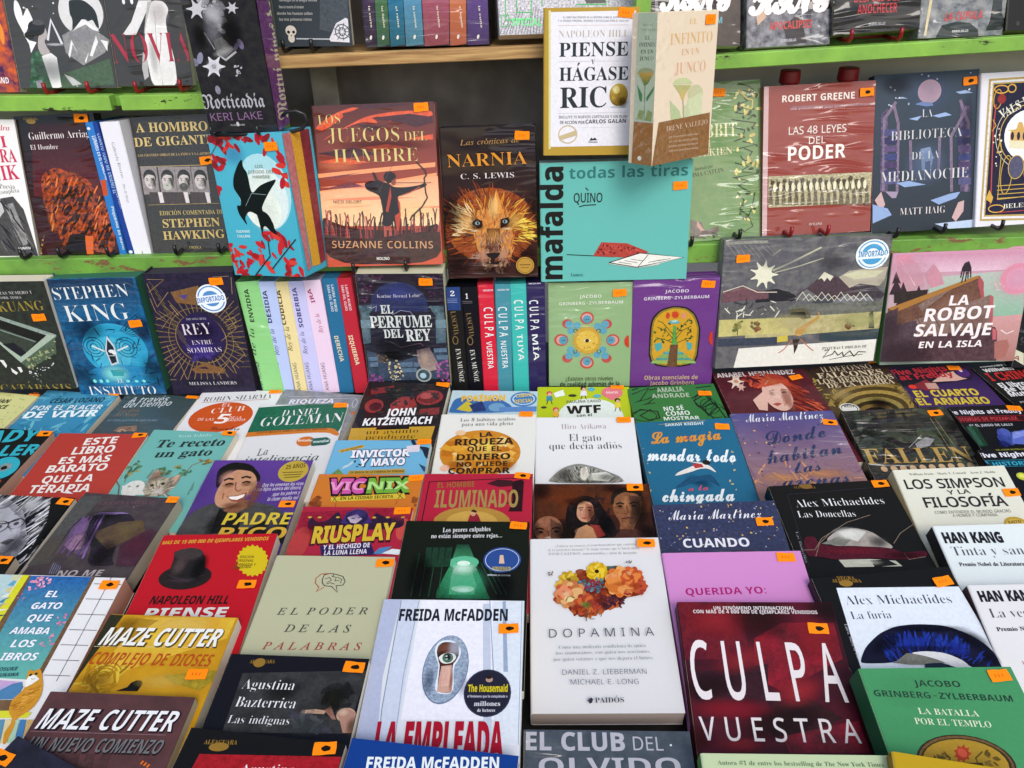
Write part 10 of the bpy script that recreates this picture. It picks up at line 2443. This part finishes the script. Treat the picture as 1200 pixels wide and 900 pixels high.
book('thick white paperback with a bouquet shaped like a brain, bottom pages showing',[.085,.496,-.664],[-5.6,12,3.6],[152,211,25],27482, pages=25301, items=[
['t',X,'¿Todavía no conoces el neurotransmisor que controla','R',-93,397,1,190,7.9,17969,-.014],
['t',X,'de la naturaleza humana? Te traigo razones que te harán dudar','R',-109,386,.8,214,7.9,17969,-.014],
['t',X,'DAVID EAGLEMAN, neurocientífico y autor de incógnito','R',-108,375,.2,205,7.8,14831,-.014],
['e',I,7464,[43,335,14,0,-9]],
['e',I,17702,[-36,328,12,0,-8]],
['p',I,['n',17635,13443,30],[-98,266,14,31,37,25,28,13,24,8,27,-4,17,-10,40,-4,16,-20,7,-21,-16,-18,-40,-7,-9,-22,-26,-5,-42,-19,-41,10,-10,22]],
['c',I,[17571,20741,13443,22885],[-91,273,43,26,57,-17,47,-20,-9,-25,-28,-7,-40,-17,-43,10,-32,25],110,4,10,.55],
['c',I,[9349,11430,7268],[8,265,48,-3,-9,-25,-30,-5,-15,10],40,4,10,.5],
['e',I,9578,[31,330,18,0,-12]],
['e',I,22052,[-50,307,9,0,-8]],
['e',I,25189,[-54,297,7,-7,-7]],
['e',I,22052,[-62,293,1,-10,-6]],
['e',I,25189,[-72,294,-5,-9,-7]],
['e',I,22052,[-78,302,-9,-3,-7]],
['e',I,25189,[-78,312,-8,4,-7]],
['e',I,22052,[-71,319,-4,9,-7]],
['e',I,25189,[-61,321,2,10,-6]],
['e',I,22052,[-53,316,7,7,-7],[-55,303,8,-4,-7]],
['e',I,27335,[-60,298,4,-9,-7]],
['e',I,22052,[-66,297,-2,-10,-6]],
['e',I,27335,[-72,301,-7,-7,-7]],
['e',I,22052,[-74,307,-9,0,-8]],
['e',I,27335,[-71,313,-7,7,-7]],
['e',I,22052,[-66,316,-1,10,-7]],
['e',I,27335,[-59,315,5,9,-7]],
['e',I,22052,[-55,310,9,3,-7]],
['e',I,13667,[-64,307,5,0,-5]],
['e',I,27304,[-73,291,6,0,-5]],
['e',I,25189,[-75,285,4,-5,-4]],
['e',I,27304,[-82,282,0,-6,-4]],
['e',I,25189,[-88,285,-4,-5,-4]],
['e',I,27304,[-91,291,-6,0,-5]],
['e',I,25189,[-88,298,-4,5,-4]],
['e',I,27304,[-81,300,0,7,-4]],
['e',I,25189,[-75,298,4,5,-4]],
['e',I,27304,[-76,289,5,-3,-5],[-80,286,2,-6,-4],[-84,286,-2,-6,-4],[-87,289,-5,-2,-5],[-87,294,-5,3,-5],[-84,297,-2,6,-4],[-79,297,2,6,-4],[-76,294,5,2,-5]],
['e',I,15780,[-82,291,3,0,-3]],
['p',I,27299,[28,326,-14,-3,10,-11,-13,4,3,-15,-9,11,-3,-16,-4,15,-8,-13,3,16,-13,-8,9,13,-14,0,13,8,-12,8,14,-1,-8,14,12,-8,0,17,7,-14,6,15,0,-16,11,11,-6,-16,14,4,-11,-11]],
['e',I,25186,[17,326,10,0,-8]],
['e',I,27299,[14,319,8,-6,-8]],
['e',I,25186,[8,313,4,-10,-7]],
['e',I,27299,[0,311,-1,-11,-7]],
['e',I,25186,[-7,313,-5,-10,-7]],
['e',I,27299,[-13,319,-9,-5,-8]],
['e',I,25186,[-14,327,-10,0,-8]],
['e',I,27299,[-12,335,-8,6,-8]],
['e',I,25186,[-6,340,-4,10,-7]],
['e',I,27299,[2,342,1,11,-7]],
['e',I,25186,[10,340,5,10,-7]],
['e',I,27299,[15,334,9,6,-8]],
['e',I,25186,[11,324,9,-3,-8]],
['e',I,28390,[8,319,6,-8,-8]],
['e',I,25186,[3,317,2,-11,-7]],
['e',I,28390,[-2,317,-3,-11,-7]],
['e',I,25186,[-7,320,-7,-8,-7]],
['e',I,28390,[-9,324,-9,-3,-8]],
['e',I,25186,[-9,329,-9,3,-8]],
['e',I,28390,[-6,334,-6,8,-8]],
['e',I,25186,[-1,337,-2,11,-7]],
['e',I,28390,[4,337,3,11,-7]],
['e',I,25186,[9,334,7,8,-7]],
['e',I,28390,[11,329,9,3,-8]],
['e',I,4194,[1,327,5,0,-5]],
['c',I,[9679,7532,11793,17574],[-50,301,30,5,31,5,5,-29,-12,-12,-26,5,-26,16],60,3,5,.8],
['c',I,[15563],[-34,299,40,-1,-1,-21,-32,1],12,2,3,.8],
['e',I,22951,[-40,268,14,0,-11]],
['e',I,25097,[-45,255,11,-9,-11]],
['e',I,22951,[-56,247,4,-15,-10]],
['e',I,25097,[-70,247,-5,-15,-10]],
['e',I,22951,[-81,255,-12,-9,-11]],
['e',I,25097,[-85,268,-14,0,-11]],
['e',I,22951,[-80,281,-11,10,-11]],
['e',I,25097,[-69,289,-4,16,-10]],
['e',I,22951,[-55,289,5,15,-10]],
['e',I,25097,[-44,281,12,9,-11]],
['e',I,22951,[-48,263,13,-5,-11]],
['e',I,27277,[-54,256,8,-13,-11]],
['e',I,22951,[-63,253,-1,-16,-10]],
['e',I,27277,[-72,256,-9,-13,-10]],
['e',I,22951,[-77,264,-13,-5,-11]],
['e',I,27277,[-77,273,-13,5,-11]],
['e',I,22951,[-71,280,-8,13,-11]],
['e',I,27277,[-62,283,1,16,-10]],
['e',I,22951,[-53,280,9,13,-10]],
['e',I,27277,[-48,272,14,5,-11]],
['e',I,24072,[-62,268,7,0,-8]],
['e',I,27147,[-64,273,7,0,-6]],
['e',I,23846,[-67,265,5,-6,-6]],
['e',I,27147,[-76,261,0,-9,-5]],
['e',I,23846,[-84,265,-5,-6,-6]],
['e',I,27147,[-88,273,-7,0,-6]],
['e',I,23846,[-84,282,-5,6,-6]],
['e',I,27147,[-75,285,0,9,-5]],
['e',I,23846,[-67,281,6,6,-6]],
['e',I,27147,[-68,270,7,-3,-6],[-73,266,3,-8,-5],[-79,266,-3,-8,-5],[-83,270,-7,-3,-6],[-83,276,-7,3,-6],[-78,280,-3,8,-6],[-72,280,3,8,-5],[-68,276,7,3,-6]],
['e',I,22823,[-76,273,4,0,-4]],
['e',I,28433,[-65,255,11,0,-8]],
['e',I,19685,[-11,240,11,0,-9]],
['e',I,21797,[-16,229,8,-8,-9]],
['e',I,19685,[-26,223,1,-12,-8]],
['e',I,21797,[-38,225,-6,-11,-8]],
['e',I,19685,[-46,234,-11,-4,-9]],
['e',I,21797,[-45,246,-10,4,-9]],
['e',I,19685,[-37,255,-5,11,-8]],
['e',I,21797,[-25,257,3,12,-8]],
['e',I,19685,[-14,251,9,8,-8],[-18,236,10,-4,-9]],
['e',I,24965,[-23,230,5,-11,-8]],
['e',I,19685,[-31,229,-3,-12,-8]],
['e',I,24965,[-38,233,-9,-8,-8]],
['e',I,19685,[-40,240,-11,0,-9]],
['e',I,24965,[-37,247,-8,8,-9]],
['e',I,19685,[-30,251,-1,12,-8]],
['e',I,24965,[-22,250,6,11,-8]],
['e',I,19685,[-17,244,11,4,-9]],
['e',I,11685,[-29,240,6,0,-6]],
['c',I,[11750,13863],[-41,248,26,2,-5,-20,-16,-2],16,3,6,.25],
['c',I,[23013,17636],[-38,223,19,0,-5,-13,-8,1],10,3,6,.6],
['e',I,28267,[80,297,15,0,-13]],
['e',I,26021,[75,284,12,-10,-13]],
['e',I,28267,[63,275,5,-16,-12]],
['e',I,26021,[49,273,-4,-17,-11]],
['e',I,28267,[37,279,-11,-13,-11]],
['e',I,26021,[31,291,-15,-5,-13]],
['e',I,28267,[32,305,-14,5,-13]],
['e',I,26021,[40,317,-9,14,-12]],
['e',I,28267,[54,322,-1,18,-11]],
['e',I,26021,[68,320,8,17,-11]],
['e',I,28267,[77,311,14,10,-12],[71,293,14,-5,-13]],
['e',I,27143,[65,285,9,-14,-12]],
['e',I,28267,[56,281,1,-18,-11]],
['e',I,27143,[47,283,-8,-16,-11]],
['e',I,28267,[40,289,-14,-10,-12]],
['e',I,27143,[39,298,-15,0,-13]],
['e',I,28267,[42,307,-12,10,-13]],
['e',I,27143,[50,313,-5,17,-12]],
['e',I,28267,[59,314,4,18,-11]],
['e',I,27143,[67,310,11,14,-11]],
['e',I,28267,[71,302,15,5,-13]],
['e',I,23908,[55,297,8,0,-9]],
['e',I,22820,[95,307,10,0,-9]],
['e',I,24933,[91,298,8,-7,-9]],
['e',I,22820,[82,292,2,-11,-8]],
['e',I,24933,[72,292,-4,-11,-7]],
['e',I,22820,[64,298,-9,-7,-8]],
['e',I,24933,[62,308,-10,0,-9]],
['e',I,22820,[66,318,-8,7,-9]],
['e',I,24933,[75,324,-2,12,-8]],
['e',I,22820,[85,324,4,12,-7]],
['e',I,24933,[93,317,9,7,-8]],
['e',I,22820,[89,304,9,-4,-9]],
['e',I,27111,[84,299,5,-10,-8]],
['e',I,22820,[77,297,-1,-12,-7]],
['e',I,27111,[71,299,-7,-10,-7]],
['e',I,22820,[68,304,-10,-4,-8]],
['e',I,27111,[68,311,-9,4,-9]],
['e',I,22820,[73,317,-5,10,-8]],
['e',I,27111,[80,319,1,12,-7]],
['e',I,22820,[86,317,7,10,-8]],
['e',I,27111,[89,311,10,4,-8]],
['e',I,19715,[78,308,5,0,-6]],
['e',I,27143,[37,298,17,0,-16]],
['e',I,24997,[38,280,17,0,-12]],
['e',I,27177,[58,276,15,0,-11]],
['e',I,22821,[106,284,6,0,-5]],
['e',I,20709,[101,276,3,-6,-5]],
['e',I,22821,[93,275,-2,-7,-4]],
['e',I,20709,[87,280,-6,-3,-5]],
['e',I,22821,[88,288,-5,3,-5]],
['e',I,20709,[95,294,-1,7,-5]],
['e',I,22821,[103,292,4,6,-4],[102,281,5,-3,-5],[97,278,1,-7,-5],[91,279,-4,-6,-4],[89,284,-6,0,-5],[92,289,-3,6,-5],[98,290,2,7,-4],[102,287,6,3,-5]],
['e',I,17572,[96,284,3,0,-3]],
['c',I,[19685,22853],[57,272,45,4,-6,-12,-40,-2],20,4,7,.5],
['l',I,25064,[1,19,286,11,4,9,4],[1,27,291,9,-8,8,10],[1,34,281,9,10,7,-1],[1,44,301,6,-6,5,-1],[1,51,288,5,-5,3,-2],[1,59,289,5,6,2,0],[1,67,287,3,4,0,-7],[1,75,293,1,-10,1,10]],
['l',I,7460,[1.7,-72,248,4,10,7,2,7,-5]],
['l',I,11558,[2,-30,223,0,-25]],
['l',I,7398,[1.6,7,228,0,-7]],
['l',I,9446,[1.4,-13,218,3,-7]],
['l',I,17899,[1.4,-5,221,5,-6]],
['l',I,7465,[1.6,-22,203,10,0]],
['l',I,9512,[1.6,1,208,3,6]],
['l',I,13542,[1.8,-48,218,1,-5]],
['c',I,[11594,17831],[-109,323,10,1,0,-9,-9,-1],8,2,3,.5],
['c',I,[11594,17831],[69,351,14,-1,-2,-6,-11,1],8,2,3,.5],
['a',I,17570,[-45,228,24,0,12,.6]],
['a',I,30482,[-71,265,15,0,13,.6]],
['a',I,13442,[3,252,20,0,15,.6]],
['a',I,30349,[38,311,16,0,11,.7]],
['a',I,30382,[73,318,11,0,8,.6]],
['a',I,20739,[85,284,18,0,10,.6]],
['a',I,23908,[50,290,18,0,8,.5]],
['a',I,30538,[-3,335,11,0,5,.6]],
['a',I,17635,[-20,237,11,0,10,.5]],
['a',I,29258,[68,272,11,0,6,.6]],
['t',T,'D O P A M I N A','S',-111,159,.7,222,20,9514,-.004],
['t',X,'Cómo una molécula condiciona de quién','R',-91,133,.9,181,8.3,14831,-.012],
['t',X,'nos enamoramos, con quién nos acostamos,','R',-98,120,.8,196,8.2,14831,-.012],
['t',X,'por quién votamos y qué nos depara el futuro.','R',-103,106,.7,206,8.1,14831,-.012],
['t',N,'DANIEL Z. LIEBERMAN','S',-86,76,.3,171,11,13742,-.004],
['t',N,'MICHAEL E. LONG','S',-70,55,.1,137,11,13742,-.004],
['t',M,'PAIDÓS','R',-23,17,.7,57,11,6343,-.004],
['p',M,6343,[-38,22,7,6,4,-3,-2,-7,-5,-3]],
['s',120,399,1]])
book('plain orchid pink paperback with small magenta capitals',[.245,.456,-.682],[1.2,16,-1.7],[160,225,18],25111, fin='m', items=[
['t',T,'QUERIDA YO:','B',-121,342,.4,178,17,20589,-.002],
['s',122,433,0]])
book('black framed white paperback with a big blue and black iris',[.421,.416,-.678],[7.5,15,-2.5],[159,225,24],2114, items=[
['p',I,27516,[-113,422,270,-22,2,-187,-295,28]],
['e',M,17829,[-87,431,15,-1,-8]],
['t',M,'NEGRA','R',-103,442,-5.4,40,8.5,17829],
['t',M,'ALFAGUARA','R',-116,436,-5.4,65,8.5,17829],
['t',N,'Alex Michaelides','R',-107,381,-4.6,231,23,6377,-.012],
['t',T,'La furia','R',-109,347,-4,86,19,6377,-.012],
['p',I,2117,[-127,262,20,23,41,26,40,12,47,1,60,-9,39,-22,25,-27,14,-36,0,-17,-70,7,-9,17,-29,20,-40,8,-41,-2,-32,-17,-70,5]],
['c',I,[3247,3282,2187,4339],[-97,264,42,28,35,11,55,-1,57,-24,37,-31,5,-22,-36,6,-24,24,-55,17,-49,-1,-39,-19],150,7,19,.16,-33,151],
['p',I,14797,[-64,246,34,17,41,-7,29,-20,-30,-2,-46,5]],
['p',I,27482,[-24,263,34,1,40,-8,29,-19,6,-16,-32,3,-16,15,-32,15]],
['p',I,3239,[-3,238,34,-1,27,-13,-65,6]],
['a',I,1059,[-63,286,47,18,18,.8],[122,278,35,-27,24,.8],[39,311,96,-9,10,.8]],
['a',I,4340,[-4,285,46,5,13,.6]],
['a',I,4307,[78,262,26,-19,18,.6]],
['a',I,1059,[138,237,16,-16,18,.8]],
['a',I,2118,[18,269,80,-8,8,.6]],
['t',X,'Laura, María de Dios','R',-132,337,-93.1,79,7.2,23255,-.012],
['s',127,414,0]])
book('white paperback with heavy black author capitals and grey serif title, upper of two alike',[.569,.499,-.688],[-1,18,.8],[146,219,22],27515, spine=4229, items=[
['t',N,'HAN KANG','B',-133,392,-1.1,138,27,3172,.024],
['t',T,'Tinta y sangre','R',-126,358,-.6,210,25,9514,-.014],
['t',X,'Premio Nobel de Literatura','R',-123,331,-1.3,148,9.8,3172,.006]])
book('white paperback with heavy black author capitals at the right edge, lower of two alike',[.549,.424,-.684],[-4,19,2.5],[131,196,26],27482, spine=9415, items=[
['t',N,'HAN KANG','B',-116,354,.4,122,23,3172,.024],
['t',T,'La vegetariana','R',-108,317,.6,186,22,9514,-.014],
['t',X,'Premio Nobel de Literatura','R',-108,288,.4,167,8.9,3172,.006],
['l',I,20711,[1.4,-84,225,5,-32]]])
book('yellow paperback with white slanted capitals and a dark raven head',[-.384,.389,-.646],[-5,7,.8],[141,211,26],['n',25155,23043,5], items=[
['p',I,5283,[-145,421,34,-1,-9,-58,-10,-48,-11,-71,-9,-1]],
['p',I,['n',26213,27335,6],[-61,416,198,7,-2,-52,-178,-80,-20,-36,-41,-11,7,71]],
['p',I,20963,[-92,380,12,34,52,-4,-20,-23,-7,-28]],
['c',I,[20962,27335,17826],[-134,248,18,56,66,2,10,-60],36,6,20,.2],
['o',I,19907,[-86,274,14,0,-12,1.9,150,330],[-86,274,21,1,-19,1.9,150,330],[-86,274,29,1,-25,1.9,150,330],[-86,274,36,1,-32,1.9,150,330]],
['p',I,['n',17892,21028,10],[37,281,62,10,53,7,-3,-16,-26,-30,-60,13]],
['p',I,2114,[-44,245,19,9,4,10,8,5,10,-1,5,-11,-3,-11]],
['e',I,2114,[-7,261,9,0,-8]],
['l',I,27444,[1,-137,342,257,6]],
['a',I,29452,[26,401,88,3,30,.6]],
['a',I,15714,[-95,264,46,2,27,.6]],
['a',I,28394,[42,269,64,2,21,.5]],
['a',I,13602,[-92,397,30,1,25,.5]],
['t',T,'MAZE CUTTER','B',-127,344,.9,249,42,9442,.02,.22],
['t',T,'MAZE CUTTER','B',-131,346,.9,250,42,29595,.004,.22],
['t',T,'COMPLEJO DE DIOSES','B',-131,301,.6,251,28,21795,-.004,.2],
['s',104,286,0]])
book('black novel with white serif lettering beside a pale bent figure',[-.238,.326,-.646],[-3.7,7,-.8],[143,215,24],2115, items=[
['p',I,['n',5285,7399,8],[-102,388,247,16,-11,-130,-233,-8]],
['e',M,17829,[-76,412,12,0,-10]],
['t',M,'ALFAGUARA','R',-96,410,2.4,51,8.2,17829],
['c',I,[3171,4228],[61,358,50,17,18,-42,-45,-29],24,8,20,.4],
['p',I,22062,[35,308,7,8,21,3,22,-2,-3,-7,-21,0,-20,-8]],
['e',I,23119,[124,310,18,1,-14]],
['p',I,20973,[106,312,17,12,19,-9,5,-39,-21,-1,-10,21]],
['p',I,17802,[81,317,10,10,16,-27,-7,0]],
['c',I,[7400,9513],[19,319,48,-16,32,-25,-67,-3],20,7,19,.3],
['a',I,27347,[118,314,15,1,11,.8]],
['a',I,11526,[140,288,13,1,22,.7]],
['a',I,3170,[92,341,31,1,29,.85]],
['a',I,7432,[55,285,47,2,23,.6]],
['a',I,3171,[-10,355,44,2,30,.6]],
['a',I,25233,[55,313,22,1,5,.6]],
['t',N,'Agustina','R',-93,354,.9,103,22,28539,-.012,.06],
['t',N,'Bazterrica','R',-93,317,.7,116,22,28539,-.012,.06],
['t',T,'Las indignas','R',-96,284,.8,117,17,28539,-.014,.06],
['s',117,409,1]])
book('pale blue white thriller with an eye behind a keyhole and a dark round seal',[-.082,.386,-.647],[-4.4,7,1.2],[153,225,18],['g',27515,27483], items=[
['p',I,22233,[-152,450,37,0,-8,-186,12,-138,-45,-1]],
['p',I,25403,[-115,450,40,1,-1,-135,-2,-190,-33,0]],
['p',I,29597,[-70,448,178,2,13,-271,-194,-4]],
['p',I,24346,[64,441,15,0,23,-311,-16,0]],
['p',I,27516,[84,447,68,1,2,-317,-48,-1]],
['p',I,19095,[106,447,7,1,12,-169,-9,0]],
['l',I,15924,[1.8,-114,447,1,-250,6,-71]],
['l',I,18038,[1.4,-75,448,-7,-183,4,-139],[1.9,78,453,18,-175],[1.3,148,448,2,-317]],
['t',N,'FREIDA McFADDEN','B',-112,395,.9,231,29,3205,.012],
['e',I,13810,[0,284,45,-4,-77]],
['e',I,['n',21208,14867,60],[0,285,43,-4,-75]],
['p',I,28573,[-26,317,0,19,11,12,15,2,16,-4,10,-14,2,-16,-6,-17,-6,-10,6,-61,-40,2,5,59]],
['p',I,9380,[-22,319,1,16,9,9,12,1,14,-3,8,-12,2,-15,-5,-14,-6,-8,5,-58,-6,-5,-24,3,0,57,-3,8]],
['p',I,25201,[-9,289,21,3,6,-56,-6,-5,-24,2]],
['p',I,27315,[-6,287,14,1,6,-40,-19,-5]],
['p',I,13574,[-21,319,1,16,10,7,22,0,11,-15,0,-9,-14,9,-19,-3]],
['p',I,28538,[-18,308,9,9,12,3,11,-2,6,-9,-8,-12,-13,-3,-9,3]],
['e',I,9643,[2,308,11,0,-11]],
['e',I,3171,[2,309,6,0,-6]],
['e',I,18066,[0,305,3,0,-2]],
['e',I,29628,[-1,312,2,0,-2]],
['l',I,3138,[2.7,-19,310,9,8,13,4,13,-4,7,-6]],
['a',I,5186,[17,335,9,0,15,.7]],
['a',I,19883,[5,322,17,3,4,.7]],
['a',I,29429,[-2,266,10,0,25,.6]],
['a',I,19883,[14,257,5,0,29,.7]],
['a',I,10639,[-30,256,14,0,36,.6]],
['a',I,28574,[15,332,19,0,29,.4]],
['a',I,18005,[37,249,12,0,31,.5]],
['a',I,4293,[1,315,11,0,4,.8]],
['e',S,4230,[87,233,46,1,-50]],
['o',S,7435,[87,233,44,1,-48,.8]],
['e',S,22063,[89,261,7,0,-6]],
['e',S,5219,[88,266,6,0,-4]],
['t',S,'The Housemaid','B',49,234,1.1,77,15,26339,.01],
['t',S,'el fenómeno que ha conquistado a','B',49,222,1.1,77,5.2,25370],
['t',S,'millones','R',63,205,1.1,50,10,27483],
['t',S,'de lectores','R',70,193,1.2,34,7.2,27483],
['t',T,'LA EMPLEADA','B',-114,96,1.3,238,71,20549,.02],
['s',122,378,1]])
book('large dark red paperback with tall white thin capitals, front right',[.242,.381,-.69],[-4,18,1.3],[163,225,26],['n',10308,6211,3], spine=9283, items=[
['p',I,['n',13412,9284,4],[-164,451,133,1,1,-127,-132,-1]],
['p',I,['n',17509,11364,5],[-15,369,63,35,108,0,-2,-77,-135,-65,-49,26]],
['p',I,['n',4163,7267,6],[-11,244,80,5,55,-38,-62,-26,-78,-9]],
['p',I,['n',15461,10340,6],[1,176,152,31,5,-58,-147,-3]],
['p',I,['n',5187,7268,5],[-152,297,155,19,-18,-90,-133,-27]],
['a',I,17541,[-86,408,85,0,46,.8]],
['a',I,5186,[6,418,76,0,62,.7]],
['a',I,18598,[-48,325,69,25,31,.6]],
['a',I,4162,[-125,269,68,12,31,.7]],
['a',I,17509,[-87,226,105,1,26,.7]],
['a',I,4162,[4,201,105,26,33,.75]],
['a',I,19622,[52,262,58,20,34,.75]],
['a',I,17541,[108,369,60,0,55,.7]],
['a',I,3138,[156,434,57,0,37,.8]],
['a',I,7234,[-164,174,52,1,29,.7]],
['a',I,18598,[-77,159,51,1,17,.6]],
['t',X,'UN FENÓMENO INTERNACIONAL','B',-88,432,.1,170,7.8,27449],
['t',X,'CON MÁS DE 4 000 000 DE EJEMPLARES VENDIDOS','B',-132,424,-.2,259,7.7,27449],
['t',T,'C U L P A','S',-154,247,-1,298,116,28506,.006],
['t',T,'V U E S T R A','S',-151,168,-.5,299,43,28506,.004],
['s',120,391,1]])
book('emerald green paperback with navy capitals and a round temple emblem',[.402,.286,-.677],[12,15,-11.1],[151,225,26],8747, spine=4455, fin='m', items=[
['a',I,10893,[-54,407,96,-1,42,.4]],
['t',N,'JACOBO','B',-54,414,-1.9,89,12,4326,-.006],
['t',N,'GRINBERG-ZYLBERBAUM','B',-138,396,-3.1,261,12,4326,-.006],
['t',T,'LA BATALLA','R',-67,362,-3.4,112,12,26487,-.004],
['t',T,'POR EL TEMPLO','R',-81,344,-3.6,140,12,26487,-.004],
['e',I,6307,[-17,275,88,-1,-49]],
['o',I,13638,[-17,275,82,-1,-45,4.1]],
['e',I,20997,[-18,275,76,-1,-41]],
['p',I,20708,[1,291,-10,-4,0,-7,-7,2,-6,-8,-2,7,-9,-5,4,9,-8,0,9,6,-4,6,9,1,3,8,5,-5,8,7,-1,-8,9,2,-7,-8]],
['e',I,24903,[-17,292,8,0,-8]],
['p',I,9443,[-46,276,57,-1,1,-7,-65,1]],
['l',I,11555,[2.5,-50,295,7,-11,-7,-8],[2.5,21,294,-18,-11,0,-8]],
['c',I,[11555,15749],[-75,284,29,11,-10,-23,-24,1],10,4,8,.4],
['c',I,[11555,15749],[25,294,19,-12,-6,-11,-24,0],10,4,8,.4],
['s',119,432,0]])
book('mauve brown paperback with white slanted capitals over grey ones, lower left',[-.399,.284,-.646],[-2,7,-2.4],[145,217,30],['n',9414,11495,5], pages=23184, items=[
['l',I,17838,[1,-137,354,256,4]],
['p',I,9414,[-122,312,16,0,7,-23,-18,-1],[-94,314,16,0,7,-24,-19,-1],[-66,315,16,0,6,-24,-18,-1],[-38,316,16,0,6,-23,-18,-1],[-10,317,16,1,6,-24,-19,-1],[18,319,16,0,5,-24,-18,-1]],
['t',T,'MAZE CUTTER','B',-128,358,1.3,258,40,3139,.02,.22],
['t',T,'MAZE CUTTER','B',-132,359,1.3,258,40,29596,-.002,.22],
['t',T,'UN NUEVO COMIENZO','B',-127,316,1.1,249,26,3139,.014,.2],
['t',T,'UN NUEVO COMIENZO','B',-129,318,1.1,249,26,13741,-.004,.2]])
book('black bordered novel with a red panel and a gold publisher crest, bottom left of centre',[-.262,.231,-.647],[-7.5,7,-.7],[148,223,20],2114, items=[
['p',I,19556,[-108,400,257,22,-1,-28,-259,-28]],
['e',M,17829,[-79,416,18,2,-8]],
['t',M,'ALFAGUARA','R',-109,418,5.3,61,8.5,17829],
['t',N,'Agustina','R',-22,374,5.4,96,18,28539,-.012],
['s',113,433,1]])
book('royal blue thriller strip with white condensed author capitals at the bottom',[-.111,.213,-.647],[-7.5,7,-.9],[152,225,14],2288, items=[
['t',N,'FREIDA McFADDEN','B',-110,398,6.2,232,21,28572,.01]])
book('slate blue grey paperback with pale condensed capitals, bottom centre',[.069,.243,-.688],[-2.5,11,-.1],[155,225,20],['n',7433,9547,9], fin='w', items=[
['t',T,'EL CLUB','B',-150,412,.2,183,33,22198,.008],
['t',T,'DEL','S',48,414,-.1,55,25,22198],
['t',T,'OLVIDO','B',-126,368,.8,256,30,22198,-.002],
['e',I,27515,[117,424,2,0,-2]]])
book('pale mint paperback strip with tiny dark green serif line',[.226,.2,-.678],[-3.1,15,.5],[162,225,20],23315, spine=9767, items=[
['t',N,'Autora #1 de entre los bestselling de The New York Times','R',-134,431,0,282,7.5,9641,-.006]])
book('mustard yellow book edge at the bottom right corner',[.335,.232,-.65],[-7.5,14,-4.4],[116,174,30],23107, spine=17826, items=[])
book('dark glossy paperback strip in the lower left corner with half an orange sticker',[-.483,.265,-.641],[-7.5,7,-17.9],[122,184,20],['n',3172,5287,6], items=[
['s',140,421,0],
['s',-108,328,1]])
